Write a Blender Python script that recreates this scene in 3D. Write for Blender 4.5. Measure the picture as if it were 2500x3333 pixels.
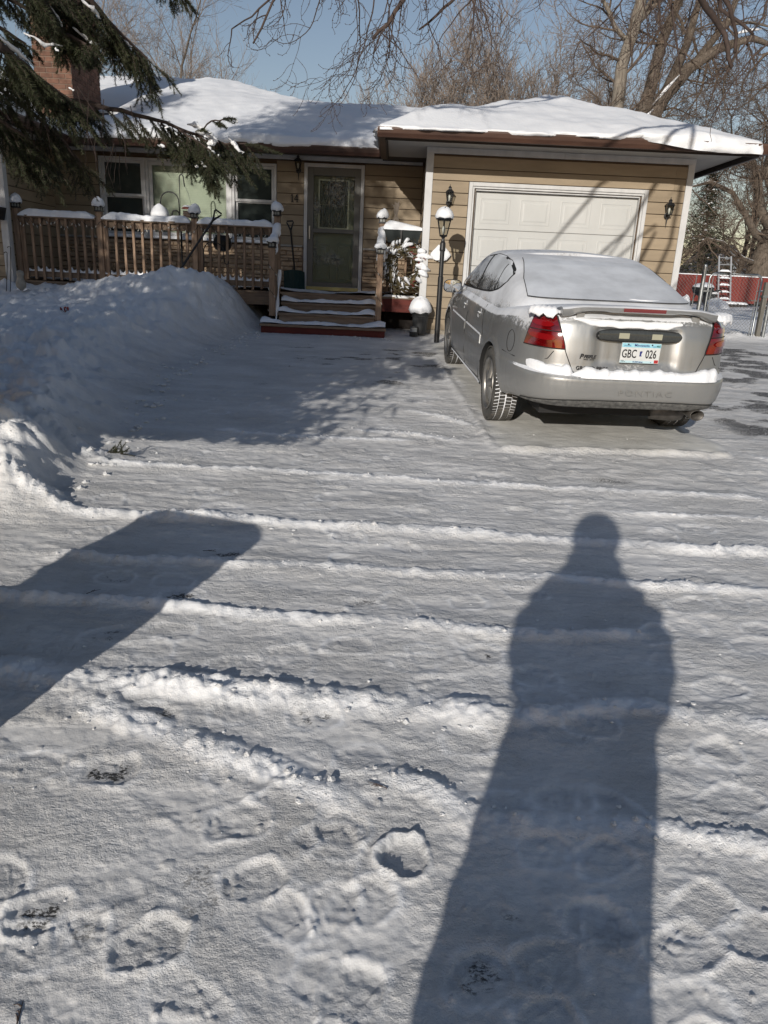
import bpy, bmesh, math, random
import numpy as np
from mathutils import Vector, Matrix, Euler
R = math.radians
scene = bpy.context.scene
for o in list(bpy.data.objects): bpy.data.objects.remove(o)
col = scene.collection
PI = math.pi

# ------------------------------------------------------------------ camera
cam_d = bpy.data.cameras.new('camera'); cam = bpy.data.objects.new('camera', cam_d); col.objects.link(cam)
scene.camera = cam
cam_d.sensor_fit = 'VERTICAL'; cam_d.sensor_height = 34.6; cam_d.lens = 34.6*2400/3333
cam_d.clip_start = 0.05; cam_d.clip_end = 2000
_p, _r = R(17.6), R(2.65)
_fw = Vector((0, math.cos(_p), -math.sin(_p))); _rt = Vector((1, 0, 0)); _up = _rt.cross(_fw)
_R = _rt*math.cos(_r) + _up*math.sin(_r); _U = -_rt*math.sin(_r) + _up*math.cos(_r)
cam.matrix_world = Matrix(((_R.x, _U.x, -_fw.x, 0), (_R.y, _U.y, -_fw.y, 0), (_R.z, _U.z, -_fw.z, 1.5), (0, 0, 0, 1)))

# ------------------------------------------------------------------ world, sun, exposure
SUN_EL, SUN_AZ = 17.5, 17.0        # light travels towards +Y and 17 degrees to the right
w = bpy.data.worlds.new('World'); scene.world = w; w.use_nodes = True
nt = w.node_tree; nt.nodes.clear()
wo = nt.nodes.new('ShaderNodeOutputWorld'); bg = nt.nodes.new('ShaderNodeBackground'); sk = nt.nodes.new('ShaderNodeTexSky')
sk.sky_type = 'NISHITA'; sk.sun_disc = False; sk.sun_elevation = R(SUN_EL); sk.sun_rotation = R(180+SUN_AZ)
sk.altitude = 300; sk.air_density = 1.25; sk.dust_density = 0.3; sk.ozone_density = 1.2
bg.inputs['Strength'].default_value = 0.070
vm = nt.nodes.new('ShaderNodeVectorMath'); vm.operation = 'MULTIPLY'; vm.inputs[1].default_value = (1.10, 1.0, 1.04)
nt.links.new(sk.outputs[0], vm.inputs[0]); nt.links.new(vm.outputs[0], bg.inputs['Color']); nt.links.new(bg.outputs[0], wo.inputs['Surface'])
sun_d = bpy.data.lights.new('sun', 'SUN'); sun = bpy.data.objects.new('sun', sun_d); col.objects.link(sun)
sun_d.energy = 3.5; sun_d.angle = R(0.55); sun_d.color = (1.0, 0.94, 0.86)
_d = Vector((math.sin(R(SUN_AZ))*math.cos(R(SUN_EL)), math.cos(R(SUN_AZ))*math.cos(R(SUN_EL)), -math.sin(R(SUN_EL))))
sun.rotation_euler = _d.to_track_quat('-Z', 'Y').to_euler(); sun.location = (-5, -15, 12)
vs = scene.view_settings; vs.view_transform = 'Standard'; vs.look = 'None'; vs.gamma = 1; vs.exposure = 0.14
vs.use_curve_mapping = False
scene.render.engine = 'CYCLES'

# ------------------------------------------------------------------ noise
def _hash(ix, iy, s):
    h = (ix.astype(np.int64)*374761393 + iy.astype(np.int64)*668265263 + s*144269504) & 0xffffffff
    h = ((h ^ (h >> 13))*1274126177) & 0xffffffff
    return ((h ^ (h >> 16)) & 0xffff)/65535.0
def vnoise(x, y, s=0):
    ix = np.floor(x); iy = np.floor(y); fx = x-ix; fy = y-iy
    fx = fx*fx*fx*(fx*(fx*6-15)+10); fy = fy*fy*fy*(fy*(fy*6-15)+10)
    a = _hash(ix, iy, s); b = _hash(ix+1, iy, s); c = _hash(ix, iy+1, s); d = _hash(ix+1, iy+1, s)
    return (a*(1-fx)+b*fx)*(1-fy) + (c*(1-fx)+d*fx)*fy
def fbm(x, y, s=0, o=4, g=0.5):
    t = 0; a = 1; n = 0
    for i in range(o):
        ang = 0.6*i; ca, sa = math.cos(ang), math.sin(ang); k = 2.03**i
        t = t + a*(vnoise((x*ca-y*sa)*k+17.3*i, (x*sa+y*ca)*k-9.1*i, s+i)-.5); n += a; a *= g
    return t/n*2
def sstep(a, b, x):
    t = np.clip((np.asarray(x, float)-a)/(b-a), 0, 1); return t*t*(3-2*t)

# ------------------------------------------------------------------ materials
MATS = {}
def mat(name, c1, c2=None, rough=.6, metal=0., scale=4., stretch=(1, 1, 1), bump=0., bscale=60., spec=.5, coat=0., detail=5.,
        lo=.35, hi=.65, rnd=0., bdist=.01, trans=0., ior=1.45, emit=None, alpha=1., sss=0.):
    if name in MATS: return MATS[name]
    m = bpy.data.materials.new(name); m.use_nodes = True; MATS[name] = m
    n = m.node_tree.nodes; l = m.node_tree.links; b = n['Principled BSDF']
    b.inputs['Roughness'].default_value = rough; b.inputs['Metallic'].default_value = metal
    b.inputs['Specular IOR Level'].default_value = spec; b.inputs['Coat Weight'].default_value = coat
    b.inputs['Transmission Weight'].default_value = trans; b.inputs['IOR'].default_value = ior
    b.inputs['Base Color'].default_value = (*c1, 1)
    if alpha < 1: b.inputs['Alpha'].default_value = alpha
    tc = n.new('ShaderNodeTexCoord'); mp = n.new('ShaderNodeMapping'); mp.inputs['Scale'].default_value = stretch
    l.new(tc.outputs['Object'], mp.inputs['Vector'])
    if c2 is not None:
        nz = n.new('ShaderNodeTexNoise'); nz.inputs['Scale'].default_value = scale; nz.inputs['Detail'].default_value = detail
        nz.inputs['Roughness'].default_value = .6
        l.new(mp.outputs[0], nz.inputs['Vector'])
        cr = n.new('ShaderNodeValToRGB'); cr.color_ramp.elements[0].position = lo; cr.color_ramp.elements[1].position = hi
        cr.color_ramp.elements[0].color = (*c1, 1); cr.color_ramp.elements[1].color = (*c2, 1)
        l.new(nz.outputs['Fac'], cr.inputs['Fac']); last = cr.outputs['Color']
        if rnd:
            oi = n.new('ShaderNodeObjectInfo'); mr = n.new('ShaderNodeMapRange')
            mr.inputs['To Min'].default_value = 1-rnd; mr.inputs['To Max'].default_value = 1+rnd
            l.new(oi.outputs['Random'], mr.inputs['Value'])
            mx = n.new('ShaderNodeVectorMath'); mx.operation = 'SCALE'
            l.new(last, mx.inputs[0]); l.new(mr.outputs[0], mx.inputs['Scale']); last = mx.outputs[0]
        l.new(last, b.inputs['Base Color'])
    if bump:
        nb = n.new('ShaderNodeTexNoise'); nb.inputs['Scale'].default_value = bscale; nb.inputs['Detail'].default_value = 6
        l.new(mp.outputs[0], nb.inputs['Vector'])
        bp = n.new('ShaderNodeBump'); bp.inputs['Strength'].default_value = bump; bp.inputs['Distance'].default_value = bdist
        l.new(nb.outputs['Fac'], bp.inputs['Height']); l.new(bp.outputs[0], b.inputs['Normal'])
    return m
def mix_mask(base, name, c_top, thresh_nodes):
    pass
SNOW = mat('snow', (.85, .86, .875), (.76, .775, .80), rough=.7, scale=6, bump=.5, bscale=45, bdist=.012, spec=.25)
SNOWF = mat('snow_fine', (.84, .86, .89), (.78, .80, .84), rough=.7, scale=20, bump=.35, bscale=120, bdist=.006, spec=.25)
WOOD = mat('deck_wood', (.20, .13, .085), (.34, .235, .16), rough=.8, scale=5, stretch=(6, 6, .8), bump=.4, bscale=12, rnd=.18, bdist=.003)
WOODX = mat('deck_wood_flat', (.17, .12, .085), (.27, .20, .14), rough=.85, scale=5, stretch=(.8, 7, 7), bump=.4, bscale=12, rnd=.15, bdist=.003)
WALLB = mat('siding_shadow_gap', (.10, .07, .045), rough=.9)
SIDING = mat('siding_tan', (.255, .20, .134), (.315, .248, .168), rough=.65, scale=2.5, stretch=(.6, 1, 3), bump=.12, bscale=40, rnd=.09, bdist=.002)
WHITE = mat('white_paint', (.60, .60, .595), (.50, .50, .495), rough=.55, scale=6, stretch=(1, 1, .4), bump=.08, bscale=60)
OFFW = mat('door_paint', (.53, .535, .52), (.47, .475, .46), rough=.5, scale=1.5, stretch=(1, 1, .5), bump=.05, bscale=80)
BROWN = mat('brown_gutter', (.045, .022, .015), (.085, .043, .028), rough=.45, scale=3, stretch=(.5, 1, 3), bump=.05)
DKTRIM = mat('dark_fascia', (.03, .024, .022), rough=.6)
SOFF = mat('soffit', (.44, .42, .39), (.38, .36, .34), rough=.7, scale=2)
BLACK = mat('black_metal', (.016, .016, .017), rough=.4, bump=.05, bscale=90)
BLKPL = mat('black_plastic', (.03, .032, .033), rough=.55)
STONE = mat('ledge_stone', (.30, .215, .145), (.46, .35, .24), rough=.9, scale=7, stretch=(1, 1, 2.5), bump=.7, bscale=18, rnd=.25, bdist=.012)
MORTAR = mat('mortar', (.20, .15, .115), (.26, .20, .16), rough=.95, scale=20, bump=.4, bscale=80)
BRICK = mat('brick_red', (.125, .065, .045), (.20, .105, .07), rough=.9, scale=9, bump=.5, bscale=70, rnd=.28, bdist=.004)
SHING = mat('shingle', (.05, .045, .042), (.09, .08, .075), rough=.95, scale=25, bump=.5, bscale=120)
GLASSD = mat('window_glass', (.028, .035, .033), (.05, .06, .055), rough=.04, scale=1.2, spec=.6)
BLIND = mat('window_blind', (.62, .65, .55), (.55, .58, .48), rough=.6, scale=2)
GALV = mat('galvanised', (.36, .38, .39), (.25, .27, .28), rough=.38, metal=.85, scale=14, bump=.1)
BARK = mat('bark', (.095, .075, .058), (.185, .152, .12), rough=.95, scale=6, stretch=(3, 3, .7), bump=.9, bscale=22, bdist=.03)
BARKL = mat('bark_light', (.15, .13, .105), (.28, .245, .20), rough=.95, scale=5, stretch=(3, 3, .6), bump=.8, bscale=15, bdist=.04)
TWIG = mat('twig_brown', (.095, .07, .052), (.16, .122, .092), rough=.9, scale=8)
TWIGG = mat('twig_grey', (.15, .12, .10), (.24, .20, .165), rough=.9, scale=3)
TWIGD = mat('twig_dark', (.045, .033, .028), (.08, .055, .045), rough=.85, scale=20)
NEEDLE = mat('needles', (.016, .023, .010), (.052, .060, .024), rough=.7, scale=9, lo=.3, hi=.7)
REDP = mat('red_fence_paint', (.20, .035, .025), (.15, .025, .02), rough=.8, scale=3, stretch=(4, 4, .5), rnd=.12)
REDW = mat('red_stained_wood', (.13, .028, .02), (.09, .022, .018), rough=.8, scale=5, stretch=(.6, 4, 4), bump=.3, bscale=30)

# ------------------------------------------------------------------ object helpers
WM = {}
def obj_from_mesh(name, me, parent=None, world=None):
    o = bpy.data.objects.new(name, me); col.objects.link(o)
    world = world or Matrix.Identity(4)
    o.matrix_basis = world; WM[o] = world.copy()
    if parent is not None:
        o.parent = parent; o.matrix_parent_inverse = WM[parent].inverted()
    return o
def empty(name, loc, parent=None, world=None):
    o = bpy.data.objects.new(name, None); col.objects.link(o); o.empty_display_size = .2
    m = world if world is not None else Matrix.Translation(Vector(loc)); o.matrix_basis = m; WM[o] = m.copy()
    return o
def tag(o, label=None, cat=None, group=None, kind=None):
    if label: o['label'] = label
    if cat: o['category'] = cat
    if group: o['group'] = group
    if kind: o['kind'] = kind
    return o
def thing(name, loc, label, cat, group=None, world=None):
    return tag(empty(name, loc, world=world), label, cat, group)

class MB:
    """collects geometry for one mesh; coordinates are world (or local to xf)"""
    def __init__(s): s.v = []; s.f = []; s.n = 0; s.mi = []; s.cur = 0
    def add(s, vs, fs):
        b = s.n; s.v.extend([tuple(map(float, p)) for p in vs]); s.n += len(vs)
        for f in fs: s.f.append(tuple(b+i for i in f)); s.mi.append(s.cur)
        return s
    def box(s, x0, x1, y0, y1, z0, z1):
        v = [(x0,y0,z0),(x1,y0,z0),(x1,y1,z0),(x0,y1,z0),(x0,y0,z1),(x1,y0,z1),(x1,y1,z1),(x0,y1,z1)]
        return s.add(v, [(0,3,2,1),(4,5,6,7),(0,1,5,4),(1,2,6,5),(2,3,7,6),(3,0,4,7)])
    def hexa(s, v): return s.add(v, [(0,3,2,1),(4,5,6,7),(0,1,5,4),(1,2,6,5),(2,3,7,6),(3,0,4,7)])
    def cbox(s, x0, x1, y0, y1, z0, z1, c=.004):
        """box with its front (y0) edges chamfered"""
        v = [(x0,y0+c,z0),(x1,y0+c,z0),(x1,y0+c,z1),(x0,y0+c,z1),(x0+c,y0,z0+c),(x1-c,y0,z0+c),(x1-c,y0,z1-c),(x0+c,y0,z1-c),
             (x0,y1,z0),(x1,y1,z0),(x1,y1,z1),(x0,y1,z1)]
        return s.add(v, [(4,5,6,7),(0,1,5,4),(1,2,6,5),(2,3,7,6),(3,0,4,7),(0,8,9,1),(1,9,10,2),(2,10,11,3),(3,11,8,0),(8,11,10,9)])
    def tube(s, pts, rad, n=6, caps=True):
        P = np.array(pts, float); m = len(P)
        if m < 2: return s
        r = np.full(m, rad, float) if np.isscalar(rad) else np.array(rad, float)
        T = np.gradient(P, axis=0); T /= (np.linalg.norm(T, axis=1, keepdims=True)+1e-9)
        mt = T.mean(0); a = np.array((0, 0, 1.)) if abs(mt[2]) < .8*np.linalg.norm(mt)+1e-9 else np.array((1., 0, 0))
        A = np.cross(T, a); A /= (np.linalg.norm(A, axis=1, keepdims=True)+1e-9); B = np.cross(T, A)
        th = np.arange(n)*2*PI/n
        ring = P[:, None, :] + r[:, None, None]*(A[:, None, :]*np.cos(th)[None, :, None]+B[:, None, :]*np.sin(th)[None, :, None])
        vs = ring.reshape(-1, 3).tolist(); fs = []
        for i in range(m-1):
            for j in range(n):
                k = (j+1) % n; fs.append((i*n+j, i*n+k, (i+1)*n+k, (i+1)*n+j))
        if caps: fs.append(tuple(range(n))[::-1]); fs.append(tuple((m-1)*n+j for j in range(n)))
        return s.add(vs, fs)
    def lathe(s, prof, c=(0, 0, 0), n=16, axis='z', cap=True):
        vs = []; fs = []
        for (r, h) in prof:
            for j in range(n):
                a = 2*PI*j/n + (PI/n)
                if axis == 'z': vs.append((c[0]+r*math.cos(a), c[1]+r*math.sin(a), c[2]+h))
                elif axis == 'x': vs.append((c[0]+h, c[1]+r*math.cos(a), c[2]+r*math.sin(a)))
                else: vs.append((c[0]+r*math.cos(a), c[1]+h, c[2]+r*math.sin(a)))
        m = len(prof)
        for i in range(m-1):
            for j in range(n):
                k = (j+1) % n; fs.append((i*n+j, i*n+k, (i+1)*n+k, (i+1)*n+j))
        if cap: fs.append(tuple(range(n))[::-1]); fs.append(tuple((m-1)*n+j for j in range(n)))
        return s.add(vs, fs)
    def prism(s, poly, y0, y1, plane='xz'):
        n = len(poly)
        if plane == 'xz': v = [(x, y0, z) for x, z in poly]+[(x, y1, z) for x, z in poly]
        elif plane == 'xy': v = [(x, y, y0) for x, y in poly]+[(x, y, y1) for x, y in poly]
        else: v = [(y0, y, z) for y, z in poly]+[(y1, y, z) for y, z in poly]
        f = [tuple(range(n)), tuple(range(n, 2*n))[::-1]]+[(i, i+n, (i+1) % n+n, (i+1) % n) for i in range(n)]
        return s.add(v, f)
    def grid(s, P, close_u=False, close_v=False):
        P = np.asarray(P, float); a, b = P.shape[:2]; vs = P.reshape(-1, 3).tolist(); fs = []
        for i in range(a if close_u else a-1):
            i2 = (i+1) % a
            for j in range(b if close_v else b-1):
                j2 = (j+1) % b; fs.append((i*b+j, i2*b+j, i2*b+j2, i*b+j2))
        return s.add(vs, fs)
    def build(s, name, m=None, parent=None, smooth=False, origin=None, local=False, fixn=True, world=None):
        me = bpy.data.meshes.new(name)
        o = Vector(origin) if origin is not None else Vector((0, 0, 0))
        vs = s.v if origin is None else [(p[0]-o.x, p[1]-o.y, p[2]-o.z) for p in s.v]
        me.from_pydata(vs, [], s.f)
        if fixn:
            bm = bmesh.new(); bm.from_mesh(me); bmesh.ops.recalc_face_normals(bm, faces=bm.faces); bm.to_mesh(me); bm.free()
        if m is not None:
            for k in (m if isinstance(m, (list, tuple)) else [m]): me.materials.append(k)
            if isinstance(m, (list, tuple)) and len(s.mi) == len(me.polygons): me.polygons.foreach_set('material_index', s.mi)
        if smooth: me.polygons.foreach_set('use_smooth', [True]*len(me.polygons))
        me.update()
        if local: return obj_from_mesh(name, me, parent, WM[parent])
        return obj_from_mesh(name, me, parent, world if world is not None else Matrix.Translation(o))
def smooth_angle(o, deg=35):
    me = o.data; me.polygons.foreach_set('use_smooth', [True]*len(me.polygons))
    try: me.set_sharp_from_angle(angle=R(deg))
    except Exception: pass
def inst(src, loc, parent, name=None, rot=None, scale=None, world=None):
    m = world if world is not None else Matrix.LocRotScale(Vector(loc), rot, scale)
    return obj_from_mesh(name or src.name.split('.')[0], src.data, parent, m)
def np_mesh(name, V, F, m, parent=None, smooth=True, attrs=None, world=None):
    me = bpy.data.meshes.new(name); V = np.asarray(V, np.float32); F = np.asarray(F, np.int32)
    k = F.shape[1]
    me.vertices.add(len(V)); me.vertices.foreach_set('co', V.ravel())
    me.loops.add(F.size); me.loops.foreach_set('vertex_index', F.ravel())
    me.polygons.add(len(F)); me.polygons.foreach_set('loop_start', np.arange(0, F.size, k, dtype=np.int32))
    me.polygons.foreach_set('use_smooth', np.full(len(F), smooth))
    me.update(calc_edges=True)
    for an, av in (attrs or {}).items():
        a = me.attributes.new(an, 'FLOAT', 'POINT'); a.data.foreach_set('value', np.asarray(av, np.float32))
    me.materials.append(m); me.validate()
    return obj_from_mesh(name, me, parent, world)
def grid_faces(nr, nc):
    i, j = np.meshgrid(np.arange(nr-1), np.arange(nc-1), indexing='ij'); a = (i*nc+j).ravel()
    return np.stack([a, a+1, a+nc+1, a+nc], 1)
def text_mesh(name, body, size, m, parent, matrix, extrude=.002, sx=1., bold=0., shear=0., space=1.):
    cu = bpy.data.curves.new(name, 'FONT'); cu.body = body; cu.size = size; cu.extrude = extrude; cu.offset = bold
    cu.align_x = 'CENTER'; cu.align_y = 'CENTER'; cu.shear = shear; cu.space_character = space; cu.resolution_u = 3
    t = bpy.data.objects.new('tmp', cu); col.objects.link(t); dg = bpy.context.evaluated_depsgraph_get(); dg.update()
    me = bpy.data.meshes.new_from_object(t.evaluated_get(dg)); bpy.data.objects.remove(t); bpy.data.curves.remove(cu)
    me.name = name; me.materials.clear(); me.materials.append(m)
    me.transform(Matrix.Diagonal((sx, 1, 1, 1)))
    return obj_from_mesh(name, me, parent, matrix)
def snow_lump(mb, x0, x1, y0, y1, z0, h, rnd, step=.04, sag=.012, taper=.05):
    """rounded strip of snow lying on a horizontal board"""
    n = max(4, int((x1-x0)/step)); m = 9; P = []
    ph = rnd.random()*50
    for i in range(n+1):
        x = x0+(x1-x0)*i/n; e = min(1, min(x-x0, x1-x)/taper+.02)**.5
        q1 = float(vnoise(np.array([x*4.3+ph]), np.array([ph]), 7)[0])-.5; q2 = float(vnoise(np.array([x*17+ph]), np.array([ph]), 8)[0])-.5
        hh = h*e*(1+.45*q1+.22*q2); row = []
        for j in range(m):
            a = PI*j/(m-1); yy = (y0+y1)/2-(y1-y0)/2*math.cos(a)*(1+.14*math.sin(x*14+ph)+.10*q2)
            zz = z0-sag*(j in (0, m-1))+hh*math.sin(a)**.55
            row.append((x, yy, zz))
        P.append(row)
    mb.grid(P)
    mb.add([p for p in P[0]], [tuple(range(m))]); mb.add([p for p in P[-1]], [tuple(range(m))])
def dome(mb, c, r, h, n=14, rnd=None, sq=.9):
    prof = [(0.02, 1.0), (.35, .95), (.62, .82), (.85, .6), (1.0, .3), (1.02, .08), (.9, -.04)]
    k = len(prof); P = []
    ph = rnd.random()*6 if rnd else 0
    for (rr, zz) in prof:
        P.append([(c[0]+.13*r*zz*math.sin(ph*3)+r*rr*math.cos(a)*(1+.07*math.sin(3*a+ph)+.03*math.sin(7*a+zz*9+ph)), c[1]+r*rr*math.sin(a)*(1+.06*math.cos(2*a+ph)), c[2]+h*zz*(1+.08*math.sin(a+ph*2)+.03*math.sin(5*a+zz*7))+
                   (.012*math.sin(5*a+ph) if zz < .2 else 0)) for a in [2*PI*j/n for j in range(n)]])
    mb.grid(P, close_v=True)
    mb.add(P[0], [tuple(range(n))]); mb.add(P[-1], [tuple(range(n))])
def GZ(y): return -.185+.0705*min(y, 12.4) + max(0, min(y, 34)-12.4)*.012
# ------------------------------------------------------------------ snowy ground: one height field
rng = np.random.default_rng(7)
RIDGES = [  # points, height, half width, roughness
 ([(-2.0,5.05),(-1.84,5.03),(-.99,5.02),(0,4.99),(1.16,4.93),(2.64,4.92)], .022, .045),
 ([(-2.6,4.55),(-2.2,4.3),(-1.78,4.12),(-1.17,4.09),(0,4.06),(1.16,4.02),(2.4,3.95)], .045, .065),
 ([(-1.66,3.56),(-.77,3.52),(-.15,3.56),(.72,3.51),(1.97,3.48)], .03, .05),
 ([(-1.9,3.06),(-.69,3.04),(.02,3.01),(.64,2.97),(1.2,3.0)], .032, .05),
 ([(-1.9,2.55),(-1.45,2.51),(-1.07,2.45),(-.48,2.41),(.03,2.39),(.49,2.37)], .042, .090),
 ([(.49,2.37),(1.02,2.43),(1.45,2.37),(2.2,2.36)], .026, .06),
 ([(-1.08,2.31),(-.64,2.12),(-.26,1.99),(-.06,1.93)], .023, .070),
 ([(.0,2.03),(.19,1.98),(.30,1.88)], .026, .06),
 ([(.37,1.84),(.65,1.84),(1.01,1.83),(1.4,1.78)], .018, .05),
 ([(-2.9,5.7),(-2.4,5.35),(-2.05,5.12)], .10, .12),
 ([(-3.3,5.05),(-2.8,4.75),(-2.35,4.5),(-2.0,4.25)], .10, .11),
 ([(-.3,6.2),(.2,6.15),(.6,6.0)], .025, .05), ([(.1,7.0),(.5,6.8),(.75,6.5)], .02, .06),
 ([(3.0,5.9),(3.6,5.75),(4.4,5.8)], .03, .06),
 ([(3.4,4.6),(2.5,4.5),(1.4,4.52)], .012, .03), ([(-1.4,6.0),(-.5,5.9),(.2,5.95)], .014, .04),
]
FEET = [  # x, y, heading degrees, depth, dark, half length
 (-1.10,2.00,10,.011,.25),(-.84,1.99,5,.013,1),(-.79,2.27,0,.012,1),(-.22,2.31,10,.007,.7),(-.40,1.80,20,.009,.1),(-.07,1.80,160,.011,0),(-.42,1.98,0,.006,0),
 (.10,1.70,140,.026,0),(-.83,1.47,20,.013,.8),(-.70,1.42,110,.009,.5),(-.53,1.40,35,.014,.35),(-.31,1.60,20,.013,.3),(-.20,1.50,140,.007,.3),
 (.60,1.53,0,.010,0),(1.20,2.22,15,.012,0),(1.14,1.98,20,.011,0),(.90,1.58,30,.014,0),(1.02,1.50,0,.010,.3),(.28,1.36,30,.009,.6),(-.02,1.28,70,.008,0),
 (.44,2.78,0,.008,.9),(-1.30,3.32,0,.006,.6),(-.94,3.18,5,.006,.9),(-.82,3.63,0,.006,.9),(-1.14,2.79,10,.007,.6),(-1.70,4.37,0,.008,0),
 (-.34,4.55,0,.010,0),(-1.19,4.55,5,.008,0),(.19,4.35,0,.010,0),(.43,4.49,10,.008,0),(1.66,2.96,15,.010,0),(1.24,2.78,0,.010,0),
 (1.38,2.61,20,.010,0),(-.07,3.16,0,.009,0),(.42,3.23,10,.008,0),(-.9,2.85,0,.006,.2),(-.35,2.62,5,.006,.1),(.15,2.7,0,.006,0),(-.55,2.62,0,.006,.2),(-.38,2.72,8,.007,0),
 (-1.0,4.3,0,.008,0),(.6,4.9,0,.008,0),(1.1,4.62,5,.009,0),(1.9,4.3,0,.008,0),(-.6,5.4,0,.008,0),(.1,5.55,4,.008,0),(-1.3,5.35,0,.008,0),
 (-.2,6.6,5,.008,0),(-.9,7.2,0,.008,0),(.3,7.6,8,.008,0),(-.5,8.2,0,.008,0),(-1.1,9.0,4,.008,0),(1.5,3.3,10,.008,0),(1.75,3.1,0,.008,0),(1.85,2.2,0,.01,0),(1.5,1.75,20,.010,0),(-1.5,2.2,0,.01,.1),(.75,1.2,20,.012,0)]
_fr = random.Random(77)
for _ in range(115):
    _y = 1.25+_fr.random()**1.15*7.5; _x = _fr.uniform(-.50*_y-.2, min(.52*_y+.1, 2.4))
    if _y > 4.6 and _x > .75: continue
    if _x < -1.75: continue
    FEET.append((_x, _y, _fr.choice((0, 8, 15, 170, 30, 90, 140))+_fr.uniform(-10, 10), _fr.uniform(.004, .009), _fr.choice((0, 0, 0, .15, .3))))
CAR_O = np.array((1.797, 6.85)); CAR_A = R(3.84)
def seg_dist(x, y, pts):
    best = np.full(x.shape, 9e9); tt = np.zeros(x.shape); acc = 0
    for (a, b), (c, d) in zip(pts[:-1], pts[1:]):
        L = math.hypot(c-a, d-b); t = np.clip(((x-a)*(c-a)+(y-b)*(d-b))/L**2, 0, 1)
        dd = np.hypot(x-a-t*(c-a), y-b-t*(d-b)); m = dd < best; best = np.where(m, dd, best); tt = np.where(m, acc+t*L, tt); acc += L
    return best, tt
def clods(x, y, cell, s, dens, rmin=.25, rmax=.5):
    """rounded lumps scattered by a jittered cell grid"""
    out = np.zeros(x.shape); ix = np.floor(x/cell); iy = np.floor(y/cell)
    for dx in (-1, 0, 1):
        for dy in (-1, 0, 1):
            cx = ix+dx; cy = iy+dy; px = (cx+.2+.6*_hash(cx, cy, s))*cell; py = (cy+.2+.6*_hash(cx, cy, s+1))*cell
            r = cell*(rmin+(rmax-rmin)*_hash(cx, cy, s+2)); on = _hash(cx, cy, s+3) < dens
            d = np.hypot(x-px, y-py)/r
            out = np.maximum(out, np.where(on, np.sqrt(np.clip(1-d*d, 0, 1))*r, 0))
    return out
def ground_height(x, y):
    z = -.185+.0705*np.minimum(y, 12.4)+np.clip(y-12.4, 0, 21.6)*.012 - np.clip(-y, 0, 50)*.03
    # smooth car frame
    dx = x-CAR_O[0]; dy = y-CAR_O[1]; cx = dx*math.cos(CAR_A)+dy*math.sin(CAR_A); cy = -dx*math.sin(CAR_A)+dy*math.cos(CAR_A)
    # lawn with the ploughed bank along the drive
    foot = np.interp(y, [3.9, 4.25, 4.44, 5.08, 5.5, 6.0, 6.6, 7.5, 8.5, 10, 11.3, 12.0, 13.5], [-1.75, -1.85, -2.0, -2.0, -2.08, -2.12, -2.2, -2.4, -2.52, -2.38, -2.12, -2.0, -2.05])
    foot = foot + .10*fbm(y*1.3, x*0+3.3, 5, 3)+.035*fbm(y*7, x*0+9, 6, 3)
    d = foot-x
    wid = np.interp(y, [4, 5, 6, 8, 10, 11.2, 12.2], [.40, .55, .80, 1.15, 1.2, 1.0, .75]); H = np.interp(y, [4, 5, 6.5, 8.5, 11, 12, 14], [.18, .22, .24, .29, .40, .455, .48])
    front = sstep(4.05, 4.9, y+.28*fbm(x*2.2, y*0+2, 8, 3)-np.clip(-2.3-x, 0, 3)*.12)
    m = sstep(0, 1, d/wid)*front
    n1 = fbm(x*1.7, y*1.7, 11, 4); n2 = fbm(x*6, y*6, 12, 4); n3 = fbm(x*22, y*22, 13, 3)
    bank = H*m**.85 + m*(.09*n1+.06*n2+.016*n3) + m*np.exp(-((d-wid*.9)/.35)**2)*.07*(1+n1)
    cl = clods(x, y, .16, 31, .14)*.7+clods(x, y, .075, 41, .2)*.8
    big = clods(x, y, .30, 35, .30, .25, .55)*.45*(.75+.25*sstep(9, 6, y))+clods(x, y, .17, 36, .36, .2, .5)*.6
    bank = bank + cl*.6*m*(.3+.7*sstep(.1, -.3, n1)) + big*np.clip(m*1.2, 0, 1)*sstep(-.25, .35, fbm(x*1.1, y*1.1, 37, 2)+.12)
    slope_zone = m*(1-m)*4
    bank = bank+slope_zone*clods(x, y, .11, 61, .22)*.5
    # lawn undulation and shovel pile by the railing
    bank = bank+m*.04*fbm(x*.5, y*.5, 15, 2)+m*(.035*fbm(x*3.1, y*3.1, 16, 4)+.034*fbm(x*9, y*8, 17, 4, .6))*sstep(4.5, 6.5, y)+m*.05*np.clip(fbm(x*2.2, y*2.6, 18, 3), 0, 1)
    px, py = x+3.36, y-11.55
    pr_ = np.sqrt((np.where(px > 0, px/.46, px/1.0))**2+(py/.50)**2)+1e-6
    pile = .46*np.exp(-pr_**1.55)*(1+.10*n2)
    # gutter at the foot of the wall / deck
    z2 = z+bank+pile*sstep(-2.0, -2.4, x)
    # ---------------- drive surface
    drv = (1-m)*np.clip(1-sstep(.9, 1.2, np.abs(cx)/1.0)*0, 0, 1)
    near = sstep(14, 9, y)
    st = fbm(x*2.2+.15*y, y*26, 21, 3)+.6*fbm(x*9, y*60, 23, 2)
    sl_n = .10*fbm(x*5, y*5, 55, 4); slab = sstep(1.02, .84, np.abs(cx)+sl_n)*sstep(-1.05, -.90, cy+sl_n)*sstep(4.6, 4.2, cy)      # unshovelled patch where the car keeps the ground
    tracks = np.exp(-((np.abs(cx)-.79)/.10)**2)*sstep(-3.4, -1.6, cy)*sstep(4.5, 3.0, cy)
    calm = 1-.9*slab
    drive = .0058*st*calm*near*sstep(1.6, 4.2, y) + .0032*fbm(x*16, y*20, 25, 3)*calm + .006*fbm(x*1.1, y*1.6, 26, 3)
    rough_n = sstep(3.2, 1.2, y); drive = drive+rough_n*.0022*fbm(x*55, y*55, 27, 3)
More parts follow.
